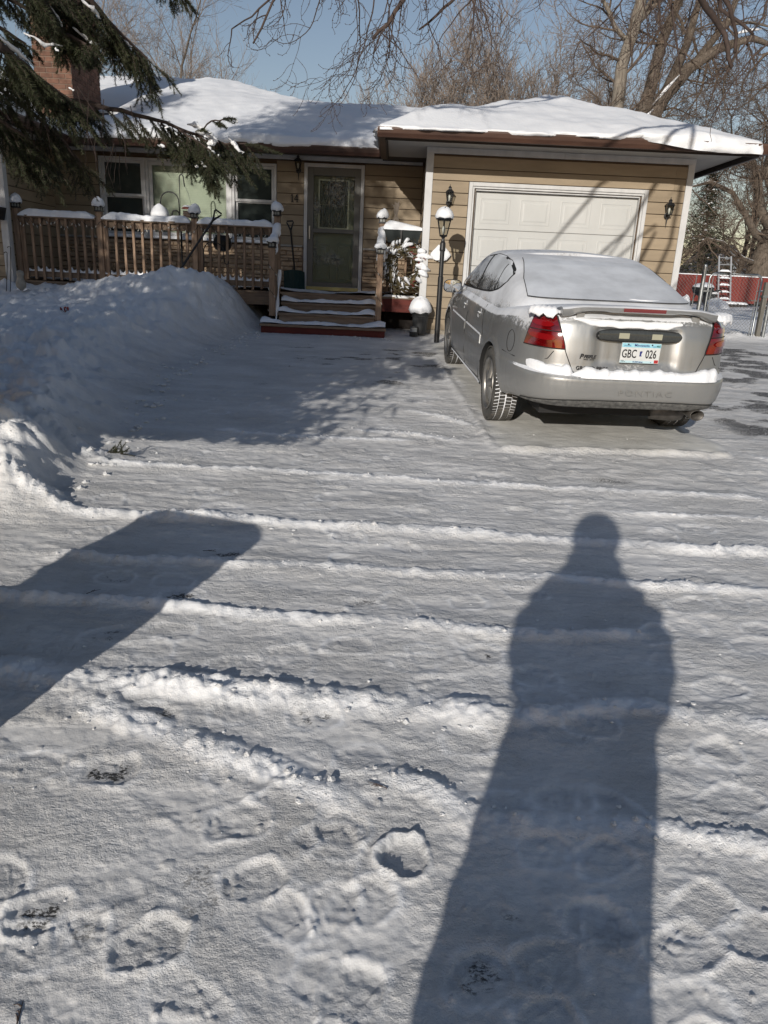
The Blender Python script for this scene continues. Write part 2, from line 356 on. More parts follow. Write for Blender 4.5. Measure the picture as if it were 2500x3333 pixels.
    chips = sstep(.08, .42, fbm(x*5, y*9, 28, 3))*calm
    drive = drive+chips*(.006+.010*sstep(3.5, 6, y))*np.clip(fbm(x*16, y*30, 29, 2)+.1, 0, 1)*near
    drive = drive+slab*.022-tracks*.010*(1-.4*slab)+tracks*.004*np.sin(cy*2*PI/.03)*sstep(7, 5, y)
    rim = np.exp(-((cy+.98)/.035)**2)*sstep(1.0, .9, np.abs(cx))*.03*(1+.5*n2)+np.exp(-((cx+1.0)/.04)**2)*sstep(-1.1, -.9, cy)*sstep(3.6, 2.8, cy)*.018*(1+n2)
    drive = drive+rim
    fresh = m.copy()
    for k, (pts, h, wd) in enumerate(RIDGES):
        pa = np.array(pts); sel = (x > pa[:, 0].min()-.4) & (x < pa[:, 0].max()+.4) & (y > pa[:, 1].min()-.4) & (y < pa[:, 1].max()+.4)
        if not sel.any(): continue
        xs, ys = x[sel], y[sel]
        wob = .045*fbm(xs*2.2, ys*0+k, 70+k, 4); d0, t0 = seg_dist(xs, ys+wob, pts)
        L = sum(math.hypot(c-a, e-b) for (a, b), (c, e) in zip(pts[:-1], pts[1:]))
        env = np.clip(np.minimum(t0, L-t0)/.15+.35, 0, 1)*np.clip(.80+.75*fbm(t0*2.6, t0*0+k, 80+k, 4, .6), .22, 1.25)
        prof = np.clip(1-(d0/(wd*1.15))**2, 0, 1)
        lump = clods(xs, ys, .03, 90+k, .35, .3, .55)*.25+clods(xs, ys, .07, 95+k, .10)*.35+.004*fbm(xs*38, ys*38, 97+k, 3)
        prof = prof**1.5; tmp = drive[sel]+prof*h*.74*env*(1+.6*n2[sel]+.3*n3[sel]+.25*fbm(xs*55, ys*55, 98+k, 3))+np.clip(prof*2, 0, 1)*lump*env
        skirt = np.clip(1-(d0/(wd*2.6))**2, 0, 1)*.006*(1+n3[sel])
        drive[sel] = tmp+skirt
        fresh[sel] = np.maximum(fresh[sel], np.clip(prof*1.6*env, 0, 1))
    asph = np.zeros(x.shape)
    for (fx, fy, hd, dep, dk) in FEET:
        sel = (np.abs(x-fx) < .26) & (np.abs(y-fy) < .26)
        if not sel.any(): continue
        a = R(hd); ux = (x[sel]-fx)*math.cos(a)+(y[sel]-fy)*math.sin(a); vx = -(x[sel]-fx)*math.sin(a)+(y[sel]-fy)*math.cos(a)
        ux = ux+.012*fbm(x[sel]*20, y[sel]*20, int(fx*100) % 97, 2)
        half = .058+.006*np.sin(ux*20+.6)
        hl = .070+.035*((fx*7.7+fy*3.1) % 1.0)
        e = np.maximum((np.abs(ux)/hl)**3, 0)+(np.abs(vx)/half)**3; e = e**(1/3.)
        e = e*(1+.24*fbm(x[sel]*13, y[sel]*13, 3, 3))
        wear = sstep(-.55, .25, fbm(x[sel]*8+fx, y[sel]*8, 5, 2)); inside = sstep(1.05, .86, e)*(.35+.65*wear); rimz = np.exp(-((e-1.16)/.15)**2)*(.6+.7*fbm(x[sel]*14, y[sel]*14, 7, 2))
        sole = np.clip(np.sin((ux+np.abs(vx)*.6+.01*fx)*2*PI/.045)*1.6, -1, 1)*.0011*wear
        heel = sstep(.008, 0, np.abs(ux+.045))*.004
        tilt = np.clip(.75+.75*(y[sel]-fy)/.09, .15, 1.35)
        chev = sstep(.006, .001, np.abs(np.abs(vx)-.018-.35*(ux+.02)))*sstep(1., .7, e)*.003*wear
        drive[sel] += chev-inside*(dep*.80*tilt)+inside*(sole+heel*.6)+np.clip(rimz, 0, 1)*dep*.75*(.4+.9*fbm(x[sel]*7, y[sel]*7, 9, 2))
        drive[sel] += np.clip(rimz, 0, 1)*clods(x[sel], y[sel], .03, 51, .3)*.35
        fresh[sel] = np.maximum(fresh[sel], np.clip(rimz, 0, 1)*.8)
        asph[sel] = np.maximum(asph[sel], sstep(.95, .45, e)*dk*.9*sstep(-.05, .40, fbm(x[sel]*14, y[sel]*24, 19, 4)+.10+.25*(vx < 0)))
    # loose crumbs on the drive
    crumbs = clods(x, y, .06, 101, .05, .06, .20)*.7+clods(x, y, .22, 103, .05, .08, .2)*.35
    drive = drive+crumbs*sstep(9, 5, y)*calm
    z3 = z2+drive*(1-m*.8)
    # right-hand strip of asphalt blown nearly clear, patches by the lamp post and steps
    pat = fbm(x*1.9+y*.3, y*3.1, 131, 5, .6); right = sstep(2.95, 3.5, x+.04*(y-6))*sstep(5.6, 6.6, y)*sstep(14, 11.5, y)
    asph = np.maximum(asph, right*sstep(-.10, .30, pat))
    mid = sstep(7.6, 8.6, y)*sstep(11.8, 10.2, y)*sstep(-1.9, -.9, x)*sstep(1.3, .7, x)
    asph = np.maximum(asph, mid*sstep(.22, .5, fbm(x*2.4, y*7, 133, 4))*.9)
    asph = np.maximum(asph, sstep(.50, .75, fbm(x*2.2, y*6, 137, 5, .6))*.5*(1-m)*near*(y > 3)*(1-slab))
    asph = np.maximum(asph, .42*sstep(.25, .6, fbm(x*4.5, y*6, 139, 5, .6))*sstep(2.6, 1.6, y))
    asph = np.maximum(asph, .55*np.exp(-((x-1.6)/.25)**2-((y-5.15)/.10)**2))
    asph = asph*(1-slab)*(1-m)*(1-np.clip(fresh, 0, 1))
    # behind / beside the house: plain yard snow
    yard = sstep(12.6, 14, y)*sstep(4.6, 5.2, x)
    z3 = z3+yard*(.05+.03*n1+.05*fbm(x*.6, y*.6, 141, 3))*(1)
    gatebank = np.exp(-((y-13.75)/.22)**2)*sstep(4.6, 5.0, x)*.07*(1+n2)
    z3 = z3+gatebank
    return z3, asph, np.clip(np.maximum(fresh, np.maximum(yard, 0)), 0, 1), slab
# fan-shaped tensor grid, finer where people walk
ys = [1.0]
while ys[-1] < 14.2: ys.append(ys[-1]+max(.0051*ys[-1], .0052))
dense = np.array(ys); far = 14.2*np.exp(np.linspace(.02, 1, 70)**1.2*math.log(700/14.2)); back = np.concatenate([-60*np.linspace(1, 0, 12)[:-1]**1.5-1, np.linspace(-1, .97, 60)])
Y = np.concatenate([back, dense, far])
u = np.concatenate([-1-np.linspace(1, .03, 46)**2.2*9, np.linspace(-1, 1, 500), 1+np.linspace(.03, 1, 46)**2.2*9])
S = .30+.60*np.clip(Y, .9, None)
X = u[None, :]*S[:, None]; YY = np.repeat(Y[:, None], len(u), 1)
Z, A_, F_, SL_ = ground_height(X, YY)
GROUNDM = bpy.data.materials.new('snow_ground'); GROUNDM.use_nodes = True
def _ground_mat(m):
    n = m.node_tree.nodes; l = m.node_tree.links; b = n['Principled BSDF']; b.inputs['Roughness'].default_value = .6
    b.inputs['Specular IOR Level'].default_value = .3
    tc = n.new('ShaderNodeTexCoord')
    def attr(a): k = n.new('ShaderNodeAttribute'); k.attribute_name = a; return k.outputs['Fac']
    def noise(s, st=(1, 1, 1), d=6, r=.6):
        mp = n.new('ShaderNodeMapping'); mp.inputs['Scale'].default_value = st; l.new(tc.outputs['Object'], mp.inputs[0])
        z = n.new('ShaderNodeTexNoise'); z.inputs['Scale'].default_value = s; z.inputs['Detail'].default_value = d; z.inputs['Roughness'].default_value = r
        l.new(mp.outputs[0], z.inputs['Vector']); return z.outputs['Fac']
    def mr(v, a, b_, c=0, d=1):
        k = n.new('ShaderNodeMapRange'); k.inputs[1].default_value = a; k.inputs[2].default_value = b_; k.inputs[3].default_value = c; k.inputs[4].default_value = d
        l.new(v, k.inputs[0]); return k.outputs[0]
    def mixc(f, a, b_):
        k = n.new('ShaderNodeMix'); k.data_type = 'RGBA'; l.new(f, k.inputs[0])
        for s, v in ((6, a), (7, b_)):
            if isinstance(v, tuple): k.inputs[s].default_value = (*v, 1)
            else: l.new(v, k.inputs[s])
        return k.outputs[2]
    def mth(op, a, b_):
        k = n.new('ShaderNodeMath'); k.operation = op; k.use_clamp = False
        for i, v in enumerate((a, b_)):
            if isinstance(v, (int, float)): k.inputs[i].default_value = v
            else: l.new(v, k.inputs[i])
        return k.outputs[0]
    thin = mixc(mr(noise(1.6, (1, 2, 1), 8), .32, .68), (.54, .535, .525), (.73, .725, .715))
    thin = mixc(mr(noise(30, (1, 2, 1), 4), .52, .76, 0, .45), thin, (.42, .417, .41))
    deep = mixc(mr(noise(3), .3, .7), (.87, .875, .88), (.80, .807, .815))
    c = mixc(attr('fresh'), thin, deep)
    sb = mixc(mr(noise(2.2, (1, 1, 1), 7), .35, .65), (.50, .49, .455), (.68, .67, .63))
    c = mixc(attr('slab'), c, sb)
    asp = mixc(mr(noise(90, (1, 1, 1), 3), .4, .7), (.035, .034, .033), (.11, .105, .10))
    am = mth('MULTIPLY', attr('asphalt'), mr(noise(75, (1, 1.6, 1), 5, .7), .36, .56))
    c = mixc(mr(am, .25, .55), c, asp)
    l.new(c, b.inputs['Base Color'])
    n1 = noise(45, (1, 1, 1), 8, .7); n2 = noise(170, (1, 1, 1), 4, .6); n3 = noise(14, (1, 2.2, 1), 7, .65)
    h = mth('ADD', mth('MULTIPLY', n1, .010), mth('ADD', mth('MULTIPLY', n2, .0035), mth('MULTIPLY', n3, .007)))
    bp = n.new('ShaderNodeBump'); bp.inputs['Strength'].default_value = .9; bp.inputs['Distance'].default_value = 1.0
    l.new(mth('MULTIPLY', h, mth('MULTIPLY', mr(attr('slab'), 0, 1, 1, .45), mr(noise(2.4, (1, 1.6, 1), 4), .38, .62, .25, 1.35))), bp.inputs['Height']); l.new(bp.outputs[0], b.inputs['Normal'])
_ground_mat(GROUNDM)
V = np.stack([X, YY, Z], -1).reshape(-1, 3)
ground = np_mesh('snowy_ground', V, grid_faces(len(Y), len(u)), GROUNDM, attrs=dict(asphalt=A_.ravel(), fresh=F_.ravel(), slab=SL_.ravel()))
tag(ground, 'snow covered driveway and lawn with shovel ridges and boot prints', kind='structure')
def gz(x, y):
    return float(ground_height(np.array([[float(x)]]), np.array([[float(y)]]))[0][0, 0])
# loose lumps of shovelled snow
def snow_clods():
    rr = random.Random(5); mb = MB()
    pts = []
    for pts_, h, wd in RIDGES:
        for _ in range(int(9*len(pts_))):
            k = rr.randrange(len(pts_)-1); t = rr.random(); x = pts_[k][0]*(1-t)+pts_[k+1][0]*t; y = pts_[k][1]*(1-t)+pts_[k+1][1]*t
            pts.append((x+rr.gauss(0, .04), y+rr.gauss(0, wd*.9), (.002+.009*rr.random()**2.2)*(1.4 if wd > .06 else 1)))
    for _ in range(260): pts.append((rr.uniform(-1.9, 2.6), 1.3+rr.random()**1.1*7, .0015+.006*rr.random()**2.5))
    for _ in range(170):
        y = rr.uniform(4.3, 12); f = float(np.interp(y, [4.4, 6, 8.5, 12], [-1.95, -2.12, -2.5, -2.0])); pts.append((f+rr.gauss(.05, .12), y, rr.uniform(.006, .03)))
    for _ in range(50): pts.append((rr.uniform(-1.1, .0), 11.40+rr.gauss(0, .12), rr.uniform(.006, .02)))
    xs = np.array([[p[0] for p in pts]]); yy = np.array([[p[1] for p in pts]]); zz = ground_height(xs, yy)[0][0]
    base = [(1,0,0),(-1,0,0),(0,1,0),(0,-1,0),(0,0,1),(0,0,-1),(.7,.7,.5),(-.7,.6,.5),(.6,-.7,.5),(-.6,-.7,.5)]
    faces = [(4,6,7),(4,7,9),(4,9,8),(4,8,6),(0,2,6),(2,7,6),(2,1,7),(1,9,7),(1,3,9),(3,8,9),(3,0,8),(0,6,8),(5,2,0),(5,1,2),(5,3,1),(5,0,3)]
    for (x, y, r), z in zip(pts, zz):
        s = [(x+r*a*rr.uniform(.7, 1.4), y+r*b*rr.uniform(.7, 1.3), z+r*.05+r*c*rr.uniform(.5, 1)) for a, b, c in base]
        mb.add(s, faces)
    o = mb.build('snow_crumbs', mat('crumb_snow', (.66, .66, .655), (.76, .76, .755), rough=.75, scale=30, bump=.6, bscale=200), smooth=False); tag(o, 'loose crumbs and lumps of shovelled snow scattered on the driveway', kind='stuff')
snow_clods()
# ------------------------------------------------------------------ the house
house = thing('house', (-1, 14, .7), 'single storey tan sided house with snow covered roof, brown gutters and an attached garage', 'house')
rr = random.Random(11)
def board_row(parent, x0, x1, y, z0, z1, holes, axis='x', tl=.014):
    """lap siding: one board per clear stretch of the row, bottom edge proud"""
    iv = [(x0, x1)]
    for (a, b, c, d) in holes:
        if c < z1-.02 and d > z0+.02:
            nv = []
            for (p, q) in iv:
                if a > p: nv.append((p, min(a, q)))
                if b < q: nv.append((max(b, p), q))
            iv = [(p, q) for p, q in nv if q-p > .03]
    for (p, q) in iv:
        cuts = [p]
        while q-cuts[-1] > 3.66: cuts.append(cuts[-1]+3.66)
        cuts.append(q)
        for a, b in zip(cuts[:-1], cuts[1:]):
            b2 = b-.002; mb = MB(); z0b, z1b = z0+.0055, z1-.0055
            if axis == 'x':
                v = [(a,y-tl,z0b),(b2,y-tl,z0b),(b2,y+.012,z0b),(a,y+.012,z0b),(a,y-.002,z1b),(b2,y-.002,z1b),(b2,y+.012,z1b),(a,y+.012,z1b)]
            else:   # wall facing +x or -x; y holds x plane, tl signed
                v = [(y-tl,a,z0b),(y-tl,b2,z0b),(y+.012*(1 if tl > 0 else -1),b2,z0b),(y+.012*(1 if tl > 0 else -1),a,z0b),
                     (y-.002*(1 if tl > 0 else -1),a,z1b),(y-.002*(1 if tl > 0 else -1),b2,z1b),(y+.012*(1 if tl > 0 else -1),b2,z1b),(y+.012*(1 if tl > 0 else -1),a,z1b)]
            mb.hexa(v).build('siding_board', SIDING, parent)
def wall(name, faces_fn, m=WALLB):
    mb = MB(); faces_fn(mb); return mb.build(name, m, house)
EX = .170
# garage front wall (opening for the door)
GX0, GX1, GY = .42, 4.42, 12.2
gw = wall('garage_wall', lambda b: (b.box(GX0, 1.17, GY+.012, GY+.12, .5, 3.42), b.box(3.68, GX1, GY+.012, GY+.12, .5, 3.42), b.box(1.17, 3.68, GY+.012, GY+.12, 2.85, 3.42)))
holes = [(1.06, 3.79, .3, 2.945)]
z = 3.29
rows = []
zt = 3.30
zb = 2.95+EX*2
edges = [2.95-EX*k for k in range(-2, 15)]
for k in range(len(edges)-1):
    z1, z0 = edges[k], edges[k+1]
    if z0 < .70: break
    board_row(gw, GX0+.085, GX1-.085, GY, z0, min(z1, 3.30), holes)
FOUND = mat('foundation_block', (.22, .19, .15), (.30, .27, .22), rough=.95, scale=15, bump=.4)
MB().box(GX0+.02, 1.07, GY-.002, GY+.011, .4, .74).box(3.78, GX1-.02, GY-.002, GY+.011, .4, .74).build('foundation', FOUND, gw)
# garage side wall facing the porch (x = .42) and its right side
gs = wall('garage_side_wall', lambda b: (b.box(GX0+.013, GX0+.12, GY+.121, 14.5, .5, 3.42)))
for k in range(len(edges)-1):
    z1, z0 = edges[k], edges[k+1]
    if z0 < 1.0: break
    board_row(gs, GY+.09, 13.985, GX0, z0, min(z1, 3.38), [], axis='y', tl=.014)
wall('garage_right_wall', lambda b: b.box(GX1-.12, GX1-.001, GY+.121, 20, .5, 3.42))
# trims
def trim(x0, x1, y0, y1, z0, z1, name='white_trim', parent=None, m=None): return MB().cbox(x0, x1, y0, y1, z0, z1, .003).build(name, m or WHITE, parent or gw)
trim(GX0-.022, GX0+.085, GY-.024, GY+.011, .66, 3.315, 'corner_trim'); trim(GX1-.085, GX1+.012, GY-.024, GY+.011, .66, 3.315, 'corner_trim')
MB().box(GX0-.024, GX0-.002, GY+.0115, GY+.09, 1.2, 3.38).build('corner_trim', WHITE, gs)
trim(GX0-.026, 2.46, GY-.026, GY+.011, 3.316, 3.40, 'frieze_board'); trim(2.464, GX1+.014, GY-.026, GY+.011, 3.316, 3.40, 'frieze_board')
# garage door surround: stepped brick mould
def surround(x0, x1, z0, zt, y):
    p = None
    for i, (w0, w1, yy) in enumerate(((.0, .055, y-.04), (.056, .085, y-.018), (.086, .112, y+.02))):
        for a, b in ((x0+w0, x0+w1), (x1-w1, x1-w0)): MB().cbox(a, b, yy, y+.115, z0, zt-w0, .004).build('door_casing', WHITE, gw)
        MB().cbox(x0+w1, x1-w1, yy+.001, y+.114, zt-w1, zt-w0, .004).build('door_casing', WHITE, gw)
surround(1.065, 3.785, .62, 2.942, GY)
gd = MB().box(1.18, 3.672, GY+.118, GY+.15, .60, 2.826).build('garage_door', OFFW, house)
secs = 4; sh = (2.826-.66)/secs
for r in range(secs):
    z0 = .66+r*sh; z1 = z0+sh
    sec = MB().cbox(1.181, 3.671, GY+.092, GY+.117, z0+.003, z1-.003, .004).build('door_section', OFFW, gd)
    for c in range(4):
        cw = (3.671-1.181)/4; a = 1.181+c*cw+.075; b = a+cw-.15; mb = MB(); y = GY+.092; za, zb2 = z0+.085, z1-.085
        prof = [(0, .0), (.012, -.003), (.024, .002), (.05, .0), (.068, -.004)]
        rings = []
        for (ins, dy) in prof: rings.append([(a+ins, y-.0005+dy*1.0, za+ins), (b-ins, y-.0005+dy, za+ins), (b-ins, y-.0005+dy, zb2-ins), (a+ins, y-.0005+dy, zb2-ins)])
        mb.grid(rings, close_v=True); mb.add(rings[-1], [(0, 1, 2, 3)])
        mb.build('raised_panel', OFFW, gd)
# main wall, set back
MX0, MX1, MY = -6.10, GX0, 14.0
WIN = (-5.255, -2.135, 1.99, 3.315); DOOR = (-1.66, -.60, 1.0, 3.345)
mw = wall('main_wall', lambda b: (b.box(MX0, -5.2, MY+.013, MY+.14, .5, 3.46), b.box(-5.2, -2.19, MY+.013, MY+.14, .5, 2.03), b.box(-5.2, -2.19, MY+.013, MY+.14, 3.28, 3.46),
     b.box(-2.19, -1.60, MY+.013, MY+.14, .5, 3.46), b.box(-1.60, -.66, MY+.013, MY+.14, 3.3, 3.46), b.box(-1.6, -.66, MY+.013, MY+.14, .5, 1.24), b.box(-.66, MX1+.1, MY+.013, MY+.14, .5, 3.46)))
edges2 = [3.012-EX*1.025*k for k in range(-3, 7)]
for k in range(len(edges2)-1):
    z1, z0 = edges2[k], edges2[k+1]
    if z0 < 1.94: z0 = 1.99
    if z1-z0 < .05: break
    board_row(mw, MX0+.001, MX1-.016, MY, z0, min(z1, 3.375), [WIN, DOOR])
trim(MX0+.02, -2.9, MY-.03, MY+.012, 3.378, 3.445, 'frieze_board', mw); trim(-2.896, MX1-.028, MY-.03, MY+.012, 3.378, 3.445, 'frieze_board', mw)
STC = mat('stone_cap', (.33, .31, .28), (.40, .38, .34), rough=.8, scale=8, bump=.2)
for a, b in ((MX0+.02, -5.26), (-2.13, -1.67), (-.59, MX1-.02)): MB().cbox(a, b, MY-.075, MY+.012, 1.955, 1.989, .006).build('stone_cap', STC, mw)
sv = MB().box(MX0, -1.665, MY-.02, MY+.0125, .95, 1.955).box(-.595, MX1-.001, MY-.02, MY+.0125, .95, 1.955).build('stone_veneer', MORTAR, mw)
def stones(x0, x1):
    z = 1.10; k = 0
    while z < 1.945:
        h = rr.choice((.05, .065, .075, .09)); h = min(h, 1.95-z)
        x = x0+rr.uniform(-.1, 0)
        while x < x1:
            L = rr.uniform(.14, .46); a, b = max(x, x0), min(x+L, x1)
            if b-a > .03 and h > .02:
                t = rr.uniform(.022, .052); j = lambda: rr.uniform(-.005, .005)
                zc = z+h/2; rz = 0
                v = [(a+.003+j()*.4, MY-.018-t*.3, z+.003), (b-.003, MY-.018-t*.3, z+.003+j()*.3), (b-.003, MY-.015, z+.003), (a+.003, MY-.015, z+.003),
                     (a+.003, MY-.018-t*.35, z+h-.003), (b-.003, MY-.018-t*.35, z+h-.003+j()*.3), (b-.003, MY-.015, z+h-.003), (a+.003, MY-.015, z+h-.003)]
                mb = MB(); m3 = [(a+(b-a)*f, MY-.018-t*rr.uniform(.8, 1.15), z+h*g+j()*.6) for f, g in ((.06, .22), (.5, .16), (.94, .24), (.95, .78), (.5, .86), (.05, .8))]
                vs = v+m3; f = [(0, 3, 2, 1), (4, 5, 6, 7), (1, 2, 6, 5), (3, 0, 4, 7), (8, 9, 12, 13), (9, 10, 11, 12), (0, 1, 10, 9, 8), (1, 5, 11, 10), (5, 4, 13, 12, 11), (4, 0, 8, 13)]
                mb.add(vs, f).build('stone', STONE, sv)
            x += L
        z += h
stones(MX0+.02, -1.67); stones(-.59, .40)
# left wing: side wall facing the porch and front wall
WX, WY = -6.06, 12.2
wing = wall('wing_wall', lambda b: (b.box(WX-.12, WX-.013, WY+.121, 14.5, .5, 3.46), b.box(-9.5, WX-.013, WY+.012, WY+.12, .5, 3.40)))
for k in range(len(edges)-1):
    z1, z0 = edges[k], edges[k+1]
    if z0 < 1.0: break
    board_row(wing, -8.4, WX-.09, WY, z0, min(z1, 3.30), [])
    board_row(wing, WY+.09, 13.985, WX, z0, min(z1, 3.36), [], axis='y', tl=-.014)
trim(WX-.09, WX+.022, WY-.024, WY+.011, .9, 3.315, 'corner_trim', wing)
MB().box(WX+.002, WX+.024, WY+.0115, WY+.09, .9, 3.38).build('corner_trim', WHITE, wing)
trim(-8.4, WX+.024, WY-.026, WY+.011, 3.316, 3.40, 'frieze_board', wing)
# windows on the main wall: two double-hung units and a fixed centre light with a blind
def sash(parent, x0, x1, z0, z1, y, wd=.045, m=WHITE):
    mb = MB(); mb.cbox(x0, x1, y-.022, y+.02, z0, z0+wd, .003); mb.cbox(x0, x1, y-.022, y+.02, z1-wd, z1, .003)
    mb.cbox(x0, x0+wd, y-.0215, y+.0205, z0+wd, z1-wd, .003); mb.cbox(x1-wd, x1, y-.0215, y+.0205, z0+wd, z1-wd, .003)
    s = mb.build('sash', m, parent); return s
def window_unit(x0, x1, hung, label):
    z0, z1 = 2.02, 3.30; y = MY
    f = MB()
    f.cbox(x0, x1, y-.035, y+.06, z1-.045, z1, .004); f.cbox(x0, x1, y-.045, y+.06, z0-.035, z0+.025, .004)
    f.cbox(x0, x0+.045, y-.034, y+.061, z0+.025, z1-.045, .004); f.cbox(x1-.045, x1, y-.034, y+.061, z0+.025, z1-.045, .004)
    fr = f.build('window', WHITE, house); fr['label'] = label
    a, b = x0+.046, x1-.046
    if hung:
        sash(fr, a, b, 2.67, z1-.046, y+.018); sash(fr, a, b, z0+.026, 2.695, y+.046)
        MB().box(a+.04, b-.04, y+.016, y+.020, 2.71, z1-.09).build('pane', GLASSD, fr); MB().box(a+.04, b-.04, y+.044, y+.048, z0+.07, 2.655).build('pane', GLASSD, fr)
        MB().box(a+.05, b-.05, y+.07, y+.075, 3.0, 3.25).build('roller_shade', mat('shade_cloth', (.12, .13, .12), rough=.8), fr)
    else:
        sash(fr, a, b, z0+.026, z1-.046, y+.02, .06)
        MB().box(a+.055, b-.055, y+.018, y+.022, z0+.08, z1-.1).build('pane', CLEAR, fr)
        mb = MB(); zz = z0+.07
        while zz < z1-.08:
            mb.hexa([(a+.06,y+.044,zz),(b-.06,y+.044,zz),(b-.06,y+.066,zz+.006),(a+.06,y+.066,zz+.006),(a+.06,y+.052,zz+.030),(b-.06,y+.052,zz+.030),(b-.06,y+.068,zz+.031),(a+.06,y+.068,zz+.031)]); zz += .028
        s = mb.build('blind', BLIND, fr); s['kind'] = 'stuff'
        MB().box(a+.04, b-.04, y+.075, y+.08, z0+.06, z1-.06).build('blind_backing', BLIND, fr)
    lb = MB(); snow_lump(lb, x0+.02, x1-.02, y-.075, y-.02, z0-.012, .035, rr, taper=.1); lb.build('sill_snow', SNOW, fr, smooth=True)
CLEAR = bpy.data.materials.new('clear_glass'); CLEAR.use_nodes = True
def _clear(m):
    n = m.node_tree.nodes; l = m.node_tree.links; n.remove(n['Principled BSDF']); o = n['Material Output']
    t = n.new('ShaderNodeBsdfTransparent'); g = n.new('ShaderNodeBsdfGlossy'); g.inputs['Roughness'].default_value = .03; t.inputs[0].default_value = (.85, .87, .85, 1)
    fr = n.new('ShaderNodeFresnel'); fr.inputs[0].default_value = 1.5; mx = n.new('ShaderNodeMixShader')
    l.new(fr.outputs[0], mx.inputs[0]); l.new(t.outputs[0], mx.inputs[1]); l.new(g.outputs[0], mx.inputs[2]); l.new(mx.outputs[0], o.inputs['Surface'])
_clear(CLEAR)
window_unit(-5.24, -4.43, True, 'left double-hung window with white frame'); window_unit(-4.425, -2.925, False, 'wide centre window with pale closed blind'); window_unit(-2.92, -2.14, True, 'right double-hung window with white frame')
# dark room behind the windows
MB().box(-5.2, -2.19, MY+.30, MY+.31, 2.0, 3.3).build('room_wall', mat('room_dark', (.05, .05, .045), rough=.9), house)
# front door: white casing, grey storm door with glass over an older panelled door
dr = MB().cbox(-1.655, -1.595, MY-.045, MY+.05, 1.235, 3.338, .004).cbox(-.665, -.605, MY-.045, MY+.05, 1.235, 3.338, .004).cbox(-1.595, -.665, MY-.044, MY+.049, 3.278, 3.337, .004).build('front_door', WHITE, house)
STORM = mat('storm_door_grey', (.115, .112, .10), (.13, .127, .115), rough=.45, scale=3, bump=.04)
INNER = mat('inner_door_paint', (.27, .27, .205), (.31, .31, .235), rough=.5, scale=2)
sd = MB(); X0, X1, zb, zt_ = -1.592, -.668, 1.30, 3.276
yS = MY-.028
sd.cbox(X0, X0+.105, yS, yS+.035, zb, zt_, .004); sd.cbox(X1-.105, X1, yS, yS+.035, zb, zt_, .004); sd.cbox(X0+.105, X1-.105, yS+.001, yS+.034, zt_-.13, zt_, .004)
sd.cbox(X0+.105, X1-.105, yS+.001, yS+.034, zb, zb+.075, .004); sd.cbox(X0+.105, X1-.105, yS+.001, yS+.034, 2.215, 2.285, .004)
sd.build('storm_door', STORM, dr)
FILM = bpy.data.materials.new('crinkled_glazing'); FILM.use_nodes = True
def _film(m):
    n = m.node_tree.nodes; l = m.node_tree.links; n.remove(n['Principled BSDF']); o = n['Material Output']
    t = n.new('ShaderNodeBsdfTransparent'); t.inputs[0].default_value = (.86, .88, .84, 1); g = n.new('ShaderNodeBsdfGlossy'); g.inputs['Roughness'].default_value = .06
    tc = n.new('ShaderNodeTexCoord'); v = n.new('ShaderNodeTexNoise'); v.inputs['Scale'].default_value = 9; v.inputs['Detail'].default_value = 6; v.inputs['Distortion'].default_value = 3.2
    l.new(tc.outputs['Object'], v.inputs['Vector']); bp = n.new('ShaderNodeBump'); bp.inputs['Strength'].default_value = 1; bp.inputs['Distance'].default_value = .03
    l.new(v.outputs['Fac'], bp.inputs['Height']); l.new(bp.outputs[0], g.inputs['Normal'])
    fr = n.new('ShaderNodeFresnel'); fr.inputs[0].default_value = 1.9; l.new(bp.outputs[0], fr.inputs['Normal']); mx = n.new('ShaderNodeMixShader')
    mt = n.new('ShaderNodeMath'); mt.operation = 'MULTIPLY'; mt.inputs[1].default_value = 1.0; l.new(fr.outputs[0], mt.inputs[0])
    pn = n.new('ShaderNodeTexNoise'); pn.inputs['Scale'].default_value = 2.6; pn.inputs['Detail'].default_value = 3; l.new(tc.outputs['Object'], pn.inputs['Vector']); pr = n.new('ShaderNodeMapRange'); pr.inputs[1].default_value = .48; pr.inputs[2].default_value = .62; pr.inputs[3].default_value = .12; pr.inputs[4].default_value = 1.3; l.new(pn.outputs['Fac'], pr.inputs[0]); l.new(pr.outputs[0], mt.inputs[1])
    l.new(mt.outputs[0], mx.inputs[0]); l.new(t.outputs[0], mx.inputs[1]); l.new(g.outputs[0], mx.inputs[2]); l.new(mx.outputs[0], o.inputs['Surface'])
_film(FILM)
MB().box(X0+.10, X1-.10, yS+.014, yS+.017, 2.28, zt_-.125).build('storm_pane', FILM, dr); MB().box(X0+.10, X1-.10, yS+.014, yS+.017, zb+.07, 2.22).build('storm_pane', FILM, dr)
MB().cbox(-1.60, -.66, MY-.06, MY+.06, 1.232, 1.297, .004).build('threshold', mat('brass_sill', (.36, .31, .13), (.42, .36, .17), rough=.45, metal=.5), dr)
MB().cbox(X0+.03, X0+.055, yS-.04, yS-.022, 2.10, 2.32, .004).box(X0+.036, X0+.05, yS-.023, yS+.002, 2.12, 2.14).box(X0+.036, X0+.05, yS-.023, yS+.002, 2.28, 2.30).build('handle', mat('satin_nickel', (.55, .54, .5), rough=.3, metal=.9), dr)
